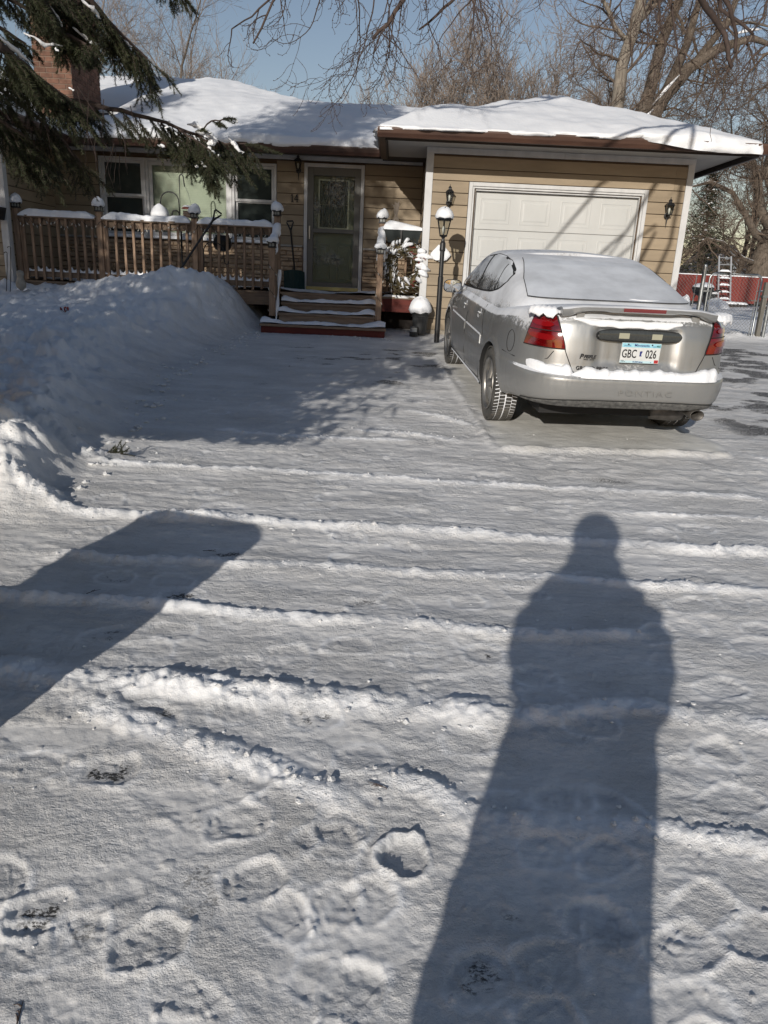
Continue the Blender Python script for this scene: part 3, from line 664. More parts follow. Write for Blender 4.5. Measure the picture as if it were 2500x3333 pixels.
# panelled inner door behind the storm door, leaded light above
idr = MB().box(-1.592, -.668, MY+.085, MY+.125, 1.298, 3.277).build('inner_door', INNER, dr)
for (a, b, c, d) in ((-1.46, -1.19, 1.42, 2.05), (-1.07, -.80, 1.42, 2.05)):
    mb = MB(); rg = []
    for ins, dy in ((0, 0), (.015, -.006), (.03, .003), (.05, -.003)): rg.append([(a+ins, MY+.0845+dy, c+ins), (b-ins, MY+.0845+dy, c+ins), (b-ins, MY+.0845+dy, d-ins), (a+ins, MY+.0845+dy, d-ins)])
    mb.grid(rg, close_v=True); mb.add(rg[-1], [(0, 1, 2, 3)]); mb.build('door_panel', INNER, dr)
LEADG = mat('leaded_glass', (.02, .025, .025), (.10, .12, .115), rough=.08, scale=14, bump=.8, bscale=25, bdist=.01)
lead = mat('lead_came', (.50, .50, .47), rough=.4, metal=.6)
MB().box(-1.40, -.88, MY+.078, MY+.083, 2.30, 3.09).build('leaded_light', LEADG, dr)
cm = MB(); yy = MY+.0755
def came(p, r=.0055): cm.tube([(x, yy, z) for x, z in p], r, 4)
for x in (-1.40, -.88): cm.box(x-.012, x+.012, yy-.012, yy+.004, 2.29, 3.10)
for z in (2.30, 3.09): cm.box(-1.41, -.87, yy-.011, yy+.003, z-.012, z+.012)
for x in (-1.34, -1.22, -1.17, -1.11, -.94): came([(x, 2.31), (x, 3.08)])
came([(-1.39, 2.69), (-.89, 2.69)]); came([(-1.34, 3.02), (-.94, 3.02)])
came([(-1.14+.15*math.cos(a), 2.62+.28*math.sin(a)) for a in [2*PI*k/20 for k in range(21)]]); came([(-1.14+.07*math.cos(a), 2.68+.08*math.sin(a)) for a in [2*PI*k/4 for k in range(5)]])
came([(-1.14+.10*math.sin(t*6)*(1-t)+.0, 2.4+.5*t) for t in [k/14 for k in range(15)]])
cm.build('came', lead, dr)
# house number 14 in serif iron figures
nm = MB(); yN = MY-.024
def nb(x0, x1, z0, z1): nm.box(x0, x1, yN, yN+.010, z0, z1)
nb(-1.872, -1.857, 2.705, 2.825); nb(-1.886, -1.843, 2.698, 2.706); nm.hexa([(-1.884, yN, 2.798), (-1.872, yN, 2.806), (-1.872, yN+.01, 2.806), (-1.884, yN+.01, 2.798), (-1.884, yN, 2.806), (-1.872, yN, 2.826), (-1.872, yN+.01, 2.826), (-1.884, yN+.01, 2.806)])
nb(-1.786, -1.770, 2.705, 2.825); nb(-1.800, -1.757, 2.698, 2.706); nb(-1.828, -1.755, 2.735, 2.746)
nm.hexa([(-1.829, yN, 2.745), (-1.818, yN, 2.745), (-1.818, yN+.01, 2.745), (-1.829, yN+.01, 2.745), (-1.787, yN, 2.825), (-1.772, yN, 2.825), (-1.772, yN+.01, 2.825), (-1.787, yN+.01, 2.825)])
nm.build('house_number', BLACK, house)
# soffits, fascia, gutters
def soffit(x0, x1, y0, y1, z): MB().box(x0, x1, y0, y1, z, z+.012).build('soffit', SOFF, house)
soffit(-.19, 4.95, 11.37, GY+.01, 3.402); soffit(GX1+.0, 4.95, GY+.011, 20, 3.402); soffit(-.19, GX0, GY+.011, 13.30, 3.402); soffit(-6.1, GX0, 13.302, MY+.013, 3.447)
soffit(-9.5, -5.55, 11.37, GY+.01, 3.402); soffit(-6.06, -5.55, GY+.011, 13.30, 3.402)
def gutter(p0, p1, z, face):
    """K-style gutter run; face = outward direction ('-y','-x','+x')"""
    prof = [(0, .0), (.0, .125), (-.012, .125), (-.012, .012), (-.075, .012), (-.085, .03), (-.10, .055), (-.112, .10), (-.112, .125), (-.125, .125), (-.125, .10), (-.112, .05), (-.095, .02), (-.085, 0)]
    P = []
    for pt in (p0, p1):
        row = []
        for (o, h) in prof:
            if face == '-y': row.append((pt[0], pt[1]+o, z+h))
            elif face == '-x': row.append((pt[0]+o, pt[1], z+h))
            else: row.append((pt[0]-o, pt[1], z+h))
        P.append(row)
    mb = MB(); mb.grid(P, close_v=True); mb.add(P[0], [tuple(range(len(prof)))]); mb.add(P[1], [tuple(range(len(prof)))]); return mb.build('gutter', BROWN, house)
def fascia(x0, x1, y0, y1, z0, z1): MB().box(x0, x1, y0, y1, z0, z1).build('fascia', DKTRIM, house)
fascia(-.20, 4.97, 11.345, 11.369, 3.33, 3.47); gutter((-.33, 11.343), (5.10, 11.343), 3.352, '-y')
fascia(-.222, -.198, 11.37, 13.28, 3.33, 3.47); gutter((-.224, 11.345), (-.224, 13.27), 3.353, '-x')
fascia(4.972, 4.995, 11.37, 20, 3.33, 3.47); gutter((4.997, 11.345), (4.997, 20), 3.353, '+x')
fascia(-5.6, -.224, 13.278, 13.30, 3.36, 3.49); gutter((-5.5, 13.276), (-.34, 13.276), 3.372, '-y')
fascia(-9.5, -5.54, 11.345, 11.369, 3.33, 3.47); gutter((-9.5, 11.343), (-5.42, 11.343), 3.352, '-y')
fascia(-5.548, -5.525, 11.37, 13.28, 3.33, 3.47); gutter((-5.523, 11.345), (-5.523, 13.27), 3.353, '+x')
vm = MB(); vm.box(.10, .34, 11.62, 11.72, 3.392, 3.401)
for k in range(7): vm.box(.12, .32, 11.63+k*.012, 11.634+k*.012, 3.386, 3.392)
vm.build('soffit_vent', mat('vent_metal', (.22, .21, .19), rough=.7), house); MB().box(2.55, 3.0, 11.7, 11.78, 3.39, 3.401).build('soffit_vent', SOFF, house)
# roof planes as one height field, plus the snow on it
def roof_z(x, y):
    s = .325
    zg = 3.47+s*np.minimum(np.minimum(y-11.25, x+.33), np.minimum(5.10-x, 30-y))
    zm = 3.47+.375*np.minimum(np.minimum(y-13.2, 22.8-y), np.minimum(1.0-x, x+14))
    zc = 3.47+.36*np.minimum(np.minimum(y-13.2, 19.6-y), np.minimum(5.1-x, x+14))
    zw = 3.47+s*np.minimum(np.minimum(y-11.25, -5.42-x), np.minimum(x+11.4, 30-y))
    return zg, zm, zc, zw
hx = .05
xs = np.arange(-9.6, 5.14, hx); yv = np.arange(11.22, 22.0, hx); XX, YV = np.meshgrid(xs, yv)
zg, zm, zc, zw = roof_z(XX, YV)
rz = np.maximum(np.maximum(zg, zm), np.maximum(zc, zw))
inside = rz > 3.468
inside &= ~((XX > 5.0) & (YV < 11.5))
inside &= ((XX > -.335) & (XX < 5.105)) | (YV > 13.15) | (XX < -5.415)
edge = np.clip(np.maximum.reduce([np.minimum(np.minimum(YV-11.22, XX+.36), 5.13-XX), np.where(XX < 2, YV-13.15, -1), np.minimum(YV-11.22, -5.39-XX)]), 0, 9)
def roof_mesh():
    xa = np.arange(-9.6, 5.10, .12); ya = np.arange(11.24, 22.0, .12); XA, YA = np.meshgrid(xa, ya); g_ = roof_z(XA, YA); za = np.maximum(np.maximum(g_[0], g_[1]), np.maximum(g_[2], g_[3]))
    ok_ = (za > 3.47) & (((XA > -.335) & (XA < 5.105)) | (YA > 13.15) | (XA < -5.415)); F = grid_faces(*XA.shape); V = np.stack([XA, YA, za-.012], -1).reshape(-1, 3)
    return V, F[ok_.ravel()[F].all(1)]
Vr, Fr = roof_mesh()
MB().box(-.30, 5.0, 11.36, 13.9, 3.415, 3.46).box(-9.5, 5.0, 13.29, 19.9, 3.46, 3.469).box(-9.5, -5.56, 11.36, 13.9, 3.415, 3.46).build('eave_board', DKTRIM, house)
roof = np_mesh('roof', Vr, Fr, SHING, house, smooth=False)
th = (.17-.045*sstep(1.0, 3.5, XX)*sstep(13, 11.6, YV))+.06*fbm(XX*.5, YV*.5, 201, 3)+.05*fbm(XX*1.5, YV*.8, 203, 4)+.014*fbm(XX*6, YV*5, 205, 3)
thin_w = np.where((YV < 13.15) & (XX > -.4), np.interp(XX, [-.4, 1.5, 3.0, 3.9], [1.0, .8, .35, .2]), .18)
floor_ = np.where((YV < 13.3) & (XX > -.4), np.interp(XX, [-.4, 1.5, 3.0, 3.9], [.10, .16, .45, .8]), .85)
th = th*np.where(YV < 12.6, 1-.72*sstep(4.2, 5.05, XX), 1)
prof = np.clip(edge/thin_w, 0, 1); prof = np.where(thin_w > .3, prof*(1.6-.6*prof), np.sqrt(np.clip(1-(1-prof)**2, 0, 1)))
th = th*(floor_+(1-floor_)*prof)
chim = np.exp(-(np.clip(np.abs(XX+5.9)-.45, 0, 9)/.25)**2-(np.clip(np.abs(YV-14.65)-.75, 0, 9)/.3)**2); th = th*(1-.9*chim)
bare = np.exp(-((XX+5.05)/.35)**2-((YV-14.6)/.30)**2); th = th-.30*bare*(.6+.5*np.sin(YV*42+fbm(XX*3, YV*3, 9, 2)*3))
th = th+.16*np.exp(-((XX+2.6)/1.4)**2-((YV-15.2)/.8)**2)*.4
lipm = sstep(.30, .02, edge); overhang = sstep(3.0, 3.9, XX)*sstep(11.5, 11.25, YV)
snow_top = rz+th
nr, nc = XX.shape; F = grid_faces(nr, nc); ii = inside.ravel()&True
ok = ii[F].all(1)&(th.ravel()[F].min(1) > .012)
F2 = F[ok]
# skirt along the outer boundary
edges_ = {}
for f in F2.tolist():
    for a, b in zip(f, f[1:]+f[:1]):
        k = (b, a)
        if k in edges_: del edges_[k]
        else: edges_[(a, b)] = 1
Vs = np.stack([XX, YV, snow_top], -1).reshape(-1, 3)
bv = sorted({v for e in edges_ for v in e}); idx = {v: i for i, v in enumerate(bv)}
base = len(Vs); rzf = rz.ravel()
def out(v, t):
    x, y = Vs[v][0], Vs[v][1]; p = Vs[v].copy(); n = float(fbm(np.array([x*3.1]), np.array([y*3.1+t*4]), 301, 3)[0]); n2_ = float(vnoise(np.array([x*11.]), np.array([y*11.+t*9]), 302)[0])
    h = snow_top.ravel()[v]-rzf[v]
    if y < 11.35 and (x > -.4 or x < -5.3): d = (0, -1)
    elif x > 5.0: d = (1, 0)
    elif y < 13.35 and x < -.3 and x > -5.5: d = (0, -1)
    elif -.5 < x < -.2: d = (-1, 0)
    else: d = (0, 0)
    over = 1.0 if (x > 3.2 and y < 11.4) else .35
    o = (.035+.05*n+.03*n2_)*[.5, 1.0, 1.1, .55][t-1]*(1+over*1.1)
    p[0] += d[0]*o; p[1] += d[1]*o
    drop = (h+.03+ (.10*sstep(3.2, 4.3, x)*(y < 11.4)) + .02*n)*[.22, .5, .8, 1.0][t-1]
    p[2] -= drop; return p
rings = [np.array([out(v, t) for v in bv]) for t in (1, 2, 3, 4)]
Vs2 = np.concatenate([Vs]+rings); nb_ = len(bv); SF = []
for (a, b) in edges_:
    i, j = idx[a], idx[b]; prev = (a, b)
    for t in range(4):
        cur = (base+t*nb_+i, base+t*nb_+j); SF.append((prev[1], prev[0], cur[0], cur[1])); prev = cur
ROOFSNOW = mat('roof_snow', (.80, .81, .825), (.74, .755, .775), rough=.7, scale=1.2, bump=.35, bscale=25, bdist=.015, spec=.2)
rs = np_mesh('roof_snow', Vs2, np.concatenate([F2, np.array(SF)]), ROOFSNOW, house)
# shingles showing through by the chimney
for k in range(9):
    y = 14.28+k*.085; x = -5.25+rr.uniform(-.05, .1)+k*.015
    zz = 3.47+.375*(y-13.2)
    MB().hexa([(x, y, zz+.006), (x+rr.uniform(.3, .55), y, zz+.006), (x+.6, y+.08, zz+.034), (x+.05, y+.08, zz+.034), (x, y, zz+.014), (x+.5, y, zz+.014), (x+.6, y+.08, zz+.042), (x+.05, y+.08, zz+.042)]).build('shingle', SHING, roof)
# chimney: every brick in view
CX0, CX1, CY0, CY1 = -6.235, -5.60, 14.0, 15.28
ch = MB().box(CX0+.008, CX1-.008, CY0+.008, CY1-.008, 3.4, 6.42).build('chimney', MORTAR, house)
row = 0; z = 3.74; count = 0
bm_front = MB(); bw, bh, gp = .198, .068, .013
def brick(x0, x1, y0, y1, z0, z1): MB().box(x0, x1, y0, y1, z0, z1).build('brick', BRICK, ch)
while z < 6.30:
    off = (row % 2)*.5*(bw+gp)
    x = CX0-off
    while x < CX1-.02:
        a, b = max(x, CX0), min(x+bw, CX1)
        if b-a > .04: brick(a, b, CY0-.002*rr.random(), CY0+.03, z, z+bh); count += 1
        x += bw+gp
    y = CY0+.032-(.5*(bw+gp) if row % 2 == 0 else 0)*0+0
    y = CY0+.034+(0 if row % 2 else -.0)
    first = (.5*bw if row % 2 else bw)
    while y < CY1-.02:
        b = min(y+first, CY1)
        if b-y > .03: brick(CX1-.03, CX1+.002*rr.random(), y, b, z, z+bh); count += 1
        y = b+gp; first = bw
    z += bh+gp; row += 1
MB().box(CX0-.06, CX1+.06, CY0-.06, CY1+.06, 6.42, 6.52).build('chimney_cap', mat('concrete', (.33, .32, .30), rough=.9), ch)
MB().lathe([(.12, 0), (.12, .35), (.15, .36), (.15, .40)], (-5.95, 14.8, 6.52), 12).build('flue', mat('clay_flue', (.35, .18, .11), rough=.9), ch)
MB().box(CX0-.02, CX1+.02, CY0-.02, CY1+.02, 3.55, 3.86).build('flashing', DKTRIM, ch)
# ------------------------------------------------------------------ porch deck with railings and steps
deck = thing('porch_deck', (-2.8, 13.2, 1.1), 'weathered brown wooden porch deck with snow topped railing and steps to the front door', 'porch')
DZ = 1.215; RY = 12.40
for k in range(11):
    y0 = RY-.04+k*.1455
    MB().box(-6.03, .395, y0, y0+.138, DZ-.03, DZ-.001*(k % 2)).build('deck_board', WOODX, deck)
mb = MB(); mb.box(-6.03, -1.95, RY-.03, RY+.01, 1.0, DZ-.032); mb.build('rim_joist', WOODX, deck)
MB().box(-.20, .395, RY-.03, RY-.002, .98, DZ-.032).build('skirt_board', REDW, deck)
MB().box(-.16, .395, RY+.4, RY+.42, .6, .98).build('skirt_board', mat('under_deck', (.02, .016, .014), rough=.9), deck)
sn = MB()
Pn = []
for x in np.linspace(-6.0, .38, 90):
    Pn.append([(x, y, DZ+.004+max(0, .03+.05*float(fbm(np.array([x*2.2]), np.array([y*2.2]), 401, 3)[0])-.035*math.exp(-((x+1.1)/.55)**2))+ (.07*math.exp(-((x-.2)/.3)**2))) for y in np.linspace(RY-.02, 13.93, 20)])
sn.grid(Pn).build('deck_snow', SNOW, deck, smooth=True)
def baluster_mesh():
    mb = MB(); mb.cbox(-.019, .019, -.019, .019, -.42, .42, .004); return mb
bal0 = None
def lamp_cap(x, y, z, parent, r=rr, snow=.13):
    """post top: black lantern cap with small windows, snow dome on top"""
    mb = MB(); mb.box(x-.058, x+.058, y-.058, y+.058, z, z+.022)
    for sx in (-1, 1):
        for sy in (-1, 1): mb.box(x+sx*.045-.006, x+sx*.045+.006, y+sy*.045-.006, y+sy*.045+.006, z+.022, z+.066)
    mb.box(x-.004, x+.004, y-.05, y-.044, z+.022, z+.066); mb.box(x-.06, x+.06, y-.06, y+.06, z+.066, z+.078)
    mb.hexa([(x-.078,y-.078,z+.074),(x+.078,y-.078,z+.074),(x+.078,y+.078,z+.074),(x-.078,y+.078,z+.074),(x-.03,y-.03,z+.115),(x+.03,y-.03,z+.115),(x+.03,y+.03,z+.115),(x-.03,y+.03,z+.115)])
    c = mb.build('post_lamp', BLACK, parent)
    MB().box(x-.038, x+.038, y-.038, y+.038, z+.023, z+.065).build('lens', mat('lamp_lens', (.35, .36, .34), rough=.3), parent)
    d = MB(); dome(d, (x+r.uniform(-.008, .008), y, z+.085), .098, snow, 16, r); d.build('snow_cap', SNOW, parent, smooth=True)
POSTS = [(-6.0, 2.29), (-4.69, 2.29), (-3.19, 2.255), (-1.885, 2.345)]
for (x, zt) in POSTS:
    MB().cbox(x-.045, x+.045, RY-.045, RY+.045, .95, zt, .006).build('post', WOOD, deck); lamp_cap(x, RY, zt, deck)
    if x > -5 and x < -2: MB().cbox(x+.047, x+.085, RY-.02, RY+.04, 1.02, 2.16, .004).build('post_cleat', WOOD, deck)
MB().cbox(-6.0+.047, -5.915, RY-.03, RY+.04, 1.06, 2.15, .004).build('post_cleat', WOOD, deck)
for (a, b) in ((-5.955, -4.735), (-4.645, -3.235), (-3.145, -1.93)):
    MB().cbox(a, b, RY-.07, RY+.07, 2.16, 2.198, .004).build('cap_rail', WOODX, deck)
    MB().cbox(a, b, RY-.015, RY+.022, 2.06, 2.159, .003).build('top_rail', WOODX, deck); MB().cbox(a, b, RY-.015, RY+.022, 1.275, 1.365, .003).build('bottom_rail', WOODX, deck)
    d = MB(); snow_lump(d, a+.01, b-.01, RY-.082, RY+.085, 2.193, .092, rr, taper=.14); d.build('rail_snow', SNOW, deck, smooth=True)
    n = int(round((b-a)/.139)); st = (b-a)/n
    for k in range(n):
        x = a+st*(k+.5)
        if bal0 is None:
            m_ = MB(); m_.cbox(-.019, .019, -.019, .019, -.48, .48, .004); bal0 = m_.build('baluster', WOOD, deck, world=Matrix.Translation((x, RY-.037, 1.71)))
        else: inst(bal0, (x, RY-.037, 1.71+rr.uniform(-.008, .008)), deck, rot=Euler((0, rr.uniform(-.012, .012), 0)))
    k = 0
    for k in range(n+1):
        x0 = a+st*(k-.5)+.024; x1 = x0+st-.048; x0 = max(x0, a+.005); x1 = min(x1, b-.005)
        if x1-x0 < .03: continue
        hl = rr.uniform(.03, .075); P = []
        for i in range(7):
            t = i/6; u_ = abs(2*t-1); h = hl*(.45+.75*u_**2)
            P.append([(x0+(x1-x0)*t, RY-.03, 1.36), (x0+(x1-x0)*t, RY-.028, 1.362+h*.8), (x0+(x1-x0)*t, RY, 1.365+h), (x0+(x1-x0)*t, RY+.04, 1.36+h*.6)])
        d = MB(); d.grid(P); d.build('rail_snow', SNOW, deck, smooth=True)
# stair newels and short rails
def stair_side(x, zt_low, zt_up, upper=True):
    if upper:
        MB().cbox(x-.045, x+.045, RY-.045, RY+.045, .98, zt_up, .006).build('post', WOOD, deck); lamp_cap(x, RY, zt_up, deck)
    yl = 11.88
    MB().cbox(x-.045, x+.045, yl-.045, yl+.045, .86, zt_low, .006).build('newel_post', WOOD, deck); lamp_cap(x, yl, zt_low, deck, snow=.09)
    a0, a1 = zt_low-.06, 2.20
    MB().hexa([(x-.05,yl+.046,a0-.04),(x+.05,yl+.046,a0-.04),(x+.05,RY-.046,a1-.04),(x-.05,RY-.046,a1-.04),(x-.05,yl+.046,a0),(x+.05,yl+.046,a0),(x+.05,RY-.046,a1),(x-.05,RY-.046,a1)]).build('stair_rail', WOODX, deck)
    P = []
    for i in range(10):
        t = i/9; y = yl+.03+(RY-yl-.06)*t; z = a0+(a1-a0)*t-.005; hh = .09+.03*math.sin(i*1.9+x*3); wd = .06+.012*math.sin(i*2.3+x)
        P.append([(x-wd*math.cos(a)+.01*math.sin(i), y, z+hh*math.sin(a)**.6-(.03 if a in (0, PI) else 0)) for a in [PI*j/6 for j in range(7)]])
    d = MB(); d.grid(P); d.add(P[0], [tuple(range(7))]); d.add(P[-1], [tuple(range(7))]); d.build('rail_snow', SNOW, deck, smooth=True)
    MB().hexa([(x-.02,yl+.046,1.12),(x+.02,yl+.046,1.12),(x+.02,RY-.046,1.34),(x-.02,RY-.046,1.34),(x-.02,yl+.046,1.21),(x+.02,yl+.046,1.21),(x+.02,RY-.046,1.43),(x-.02,RY-.046,1.43)]).build('stair_rail', WOODX, deck)
    for t in (.25, .5, .75):
        y = yl+(RY-yl)*t; MB().box(x-.018, x+.018, y-.018, y+.018, 1.18+.22*t, 1.86+.24*t).build('baluster', WOOD, deck)
stair_side(-1.885, 1.86, 2.345, upper=False); stair_side(-.235, 1.84, 2.31)
# dangling strip of snow clinging to the left stringer
d = MB(); P = []
for i in range(14):
    t = i/13; z = 1.55-.75*t; w_ = .035+.02*math.sin(t*11); P.append([(-1.80+w_*math.cos(a)*.6-.02*t, 12.1-.25*t+w_*math.sin(a), z) for a in [2*PI*j/6 for j in range(6)]])
d.grid(P, close_v=True); d.build('stringer_snow', SNOW, deck, smooth=True)
# steps: riser and two-board treads
ST = [(1.065, 12.14, -1.79, -.27), (.915, 11.86, -1.80, -.27), (.760, 11.50, -2.02, -.10)]
prev_y = RY-.04
MB().box(-1.80, -.27, prev_y-.002, prev_y+.02, 1.0, DZ-.032).build('riser', WOODX, deck)
for i, (z, yf, xa, xb) in enumerate(ST):
    m_ = WOODX if i < 2 else REDW
    yb = prev_y-.003; mid = (yf+yb)/2
    MB().cbox(xa, xb, yf-.015, mid-.004, z-.036, z, .004).build('tread', WOODX, deck); MB().cbox(xa, xb, mid+.004, yb, z-.036, z-.001, .004).build('tread', WOODX, deck)
    MB().box(xa+.02, xb-.02, yf+.01, yf+.03, (ST[i+1][0]-.04 if i < 2 else .45), z-.037).build('riser', m_, deck)
    P = []
    for x in np.linspace(xa+.01, xb-.01, 46):
        row = []
        for j, y in enumerate(np.linspace(yf-.008, yb-.004, 9)):
            nn = float(fbm(np.array([x*5]), np.array([y*9+i*5.]), 410+i, 3)[0]); e = min((y-yf+.02)/.04, 1)
            row.append((x, y, z+max(-.004, (.030+.042*nn+(.02 if j < 3 else 0)+(.05*math.exp(-((x-xb+.1)/.14)**2)+.05*math.exp(-((x-xa-.06)/.1)**2)))*e)))
        P.append(row)
    MB().grid(P).build('tread_snow', SNOW, deck, smooth=True)
    prev_y = yf
for xa in (-2.0, -.135): MB().box(xa, xa+.02, 11.52, 11.85, .45, .72).build('platform_side', REDW, deck)
# right rail (carries planter and wreath)
MB().cbox(-.19, .395, RY+.03, RY+.10, 2.02, 2.058, .004).build('cap_rail', WOODX, deck); MB().cbox(-.19, .395, RY+.05, RY+.085, 1.28, 1.37, .004).build('bottom_rail', WOODX, deck)
for k in range(4): inst(bal0, (-.12+k*.14, RY+.04, 1.70), deck, scale=Vector((1, 1, .86)))
d = MB(); snow_lump(d, -.19, .39, RY-.04, RY+.06, DZ-.002, .035, rr, taper=.06); d.build('rail_snow', SNOW, deck, smooth=True)

# ------------------------------------------------------------------ things on and around the porch
def bulb_string():
    t = thing('string_lights', (-3.9, RY-.08, 2.0), 'unlit string of small clear Christmas lights draped along the porch railing', 'string lights')
    w_ = MB(); pts = []; bulbs = []
    xs_ = [-5.98]
    r = random.Random(3)
    x = -5.95
    y = RY-.085
    while x < -1.95:
        L = r.uniform(.16, .30); dp = r.uniform(.05, .15); n = 8
        for i in range(n):
            t_ = i/n; pts.append((x+L*t_, y-.005*math.sin(i), 2.15-dp*4*t_*(1-t_)))
            if i in (2, 4, 6): bulbs.append(pts[-1])
        x += L
    w_.tube(pts, .0035, 4)
    # wound down both stair posts
    for (px, py, z1, z0) in ((-1.885, 11.88, 1.83, .95), (-.235, 11.88, 1.80, .92)):
        q = []
        for i in range(34):
            t_ = i/33; a = t_*PI*5; q.append((px+.052*math.cos(a)*(1+.2*math.sin(i)), py+.052*math.sin(a)-.006, z1+(z0-z1)*t_))
            if i % 4 == 1: bulbs.append(q[-1])
        w_.tube(q, .0035, 4)
    w_.build('wire', mat('cord_green', (.012, .016, .012), rough=.6), t)
    BM = mat('clear_bulb', (.55, .52, .46), rough=.25, spec=.7); proto = None
    for (bx, by, bz) in bulbs:
        if proto is None:
            m_ = MB(); m_.lathe([(.002, -.034), (.007, -.026), (.008, -.014), (.005, 0), (.005, .006)], (0, 0, 0), 6); proto = m_.build('bulb', BM, t, world=Matrix.Translation((bx, by-.004, bz)))
        else: inst(proto, (bx, by-.006, bz), t, rot=Euler((r.uniform(-.7, .7), r.uniform(-.7, .7), 0)))
bulb_string()
def shovel_d(name, top, bottom, label, blade=None, blade_col=None):
    top, bottom = Vector(top), Vector(bottom); d_ = (bottom-top).normalized(); t = thing(name, bottom, label, 'shovel')
    side = d_.cross(Vector((0, 1, 0))).normalized()
    MB().tube([top+d_*.13, bottom], .0165, 10).build('shaft', BLACK, t)
    pts = [top+d_*.16, top+d_*.10+side*.022, top+d_*.02+side*.058, top-side*0+side*.05, top-side*.05, top+d_*.02-side*.058, top+d_*.10-side*.022, top+d_*.16]
    MB().tube(pts, [.016, .014, .012, .013, .013, .012, .014, .016], 8).build('grip', BLKPL, t, smooth=True)
    return t, d_, side
t, d_, s_ = shovel_d('snow_shovel', (-1.855, 13.62, 2.36), (-1.79, 13.80, 1.56), 'dark green bladed snow shovel standing upright beside the front door', None)
GRN = mat('green_blade', (.006, .028, .028), (.012, .04, .038), rough=.45, scale=5)
P = []
for i in range(9):
    u_ = i/8; x = -1.97+.37*u_
    P.append([(x, 13.74+.10*(abs(u_-.5)*2)**2*-.5+.06*v_+.0, 1.235+.33*(1-v_)-(.0 if v_ > .15 else .03*abs(2*u_-1)**3)) for v_ in np.linspace(0, 1, 6)])
Q = [[(p[0], p[1]+.008, p[2]) for p in r_] for r_ in P]
b = MB().grid(P).grid(Q); b.build('blade', GRN, t, smooth=True); MB().box(-1.965, -1.605, 13.765, 13.785, 1.222, 1.243).build('wear_strip', GALV, t)
for u_ in (.25, .5, .75): MB().tube([(-1.97+.37*u_, 13.70, 1.28), (-1.97+.37*u_, 13.675, 1.54)], .005, 5).build('blade_rib', GRN, t)
shovel_d('leaning_shovel', (-2.72, 12.02, 2.345), (-3.28, 11.75, 1.46), 'black D-handled shovel stuck slantwise in the snow pile in front of the railing')
# double shepherd's hook with feeders behind the rail
fh = thing('feeder_pole', (-3.55, 13.1, DZ), 'black iron pole with curved arms behind the railing in front of the blind', 'feeder pole')
PX, PYY = -3.60, 13.1
MB().tube([(PX, PYY, DZ), (PX, PYY, 2.3)], .018, 8).build('pole', BLACK, fh)
def arc(mb, cx, cz, r, a0, a1, y=PYY, rad=.010, n=14, zs=1., pre=[], post=[]):
    pts = pre+[(cx+r*math.cos(a0+(a1-a0)*i/n), y, cz+zs*r*math.sin(a0+(a1-a0)*i/n)) for i in range(n+1)]+post
    mb.tube(pts, rad, 7)
m_ = MB(); arc(m_, PX+.035, 2.90, .035, PI, 0, zs=1.8, pre=[(PX, PYY, 2.25)], post=[(PX+.075, PYY, 2.84), (PX+.085, PYY, 2.78)]); m_.build('hook_arm', BLACK, fh, smooth=True)
m_ = MB(); arc(m_, PX-.17, 2.55, .15, .15, PI, zs=.95, pre=[(PX-.01, PYY, 2.25), (PX-.015, PYY, 2.45)], post=[(PX-.33, PYY, 2.47)]); m_.build('hook_arm', BLACK, fh, smooth=True)
m_ = MB(); arc(m_, PX-.08, 2.35, .06, .3, PI, rad=.012, pre=[(PX-.01, PYY, 2.2)], post=[(PX-.14, PYY, 2.27)]); m_.build('hook_arm', BLACK, fh, smooth=True)
m_ = MB()
for a in (PI, PI*.7, PI*.3, 0): m_.tube([(PX, PYY, DZ+.12), (PX+.14*math.cos(a), PYY-.05, DZ+.13), (PX+.2*math.cos(a), PYY-.08, DZ+.01)], .007, 6)
m_.build('foot', BLACK, fh)
sf = thing('suet_feeder', (PX+.12, PYY, 2.35), 'small red roofed wire suet feeder hanging from the tall hook', 'bird feeder')
MB().hexa([(PX+.03,PYY-.05,2.44),(PX+.21,PYY-.05,2.44),(PX+.21,PYY+.05,2.44),(PX+.03,PYY+.05,2.44),(PX+.055,PYY-.02,2.475),(PX+.185,PYY-.02,2.475),(PX+.185,PYY+.02,2.475),(PX+.055,PYY+.02,2.475)]).build('feeder_roof', mat('faded_red', (.33, .13, .11), rough=.6), sf)
d = MB(); dome(d, (PX+.12, PYY, 2.47), .075, .03, 10, rr); d.build('snow_cap', SNOW, sf, smooth=True)
m_ = MB()
for k in range(7): m_.box(PX+.05+k*.022, PX+.054+k*.022, PYY-.04, PYY-.036, 2.30, 2.44)
for k in range(5): m_.box(PX+.05, PX+.19, PYY-.041, PYY-.037, 2.30+k*.033, 2.304+k*.033)
m_.build('cage', BLACK, sf); MB().box(PX+.055, PX+.185, PYY-.03, PYY+.03, 2.31, 2.41).build('suet_block', mat('suet', (.20, .13, .09), rough=.8), sf)
MB().tube([(PX+.09, PYY, 2.79), (PX+.14, PYY, 2.68), (PX+.19, PYY, 2.47)], .003, 4).build('wire', GALV, sf)
sfd = thing('hanging_basket', (PX-.33, PYY, 2.35), 'snow heaped hanging feeder under the left curved arm', 'bird feeder')
d = MB(); dome(d, (PX-.34, PYY, 2.29), .15, .20, 14, rr); d.build('snow_cap', SNOW, sfd, smooth=True); MB().lathe([(.04, -.09), (.11, -.06), (.13, 0)], (PX-.34, PYY, 2.30), 12).build('bowl', mat('feeder_wood', (.10, .07, .05), rough=.8), sfd)
MB().tube([(PX-.33, PYY, 2.47), (PX-.335, PYY, 2.52), (PX-.34, PYY, 2.44)], .005, 4).build('wire', BLACK, sfd)
gb = thing('kettle_planter', (-2.86, 12.9, 1.9), 'round black hanging pot seen through the railing by the shovel', 'pot')
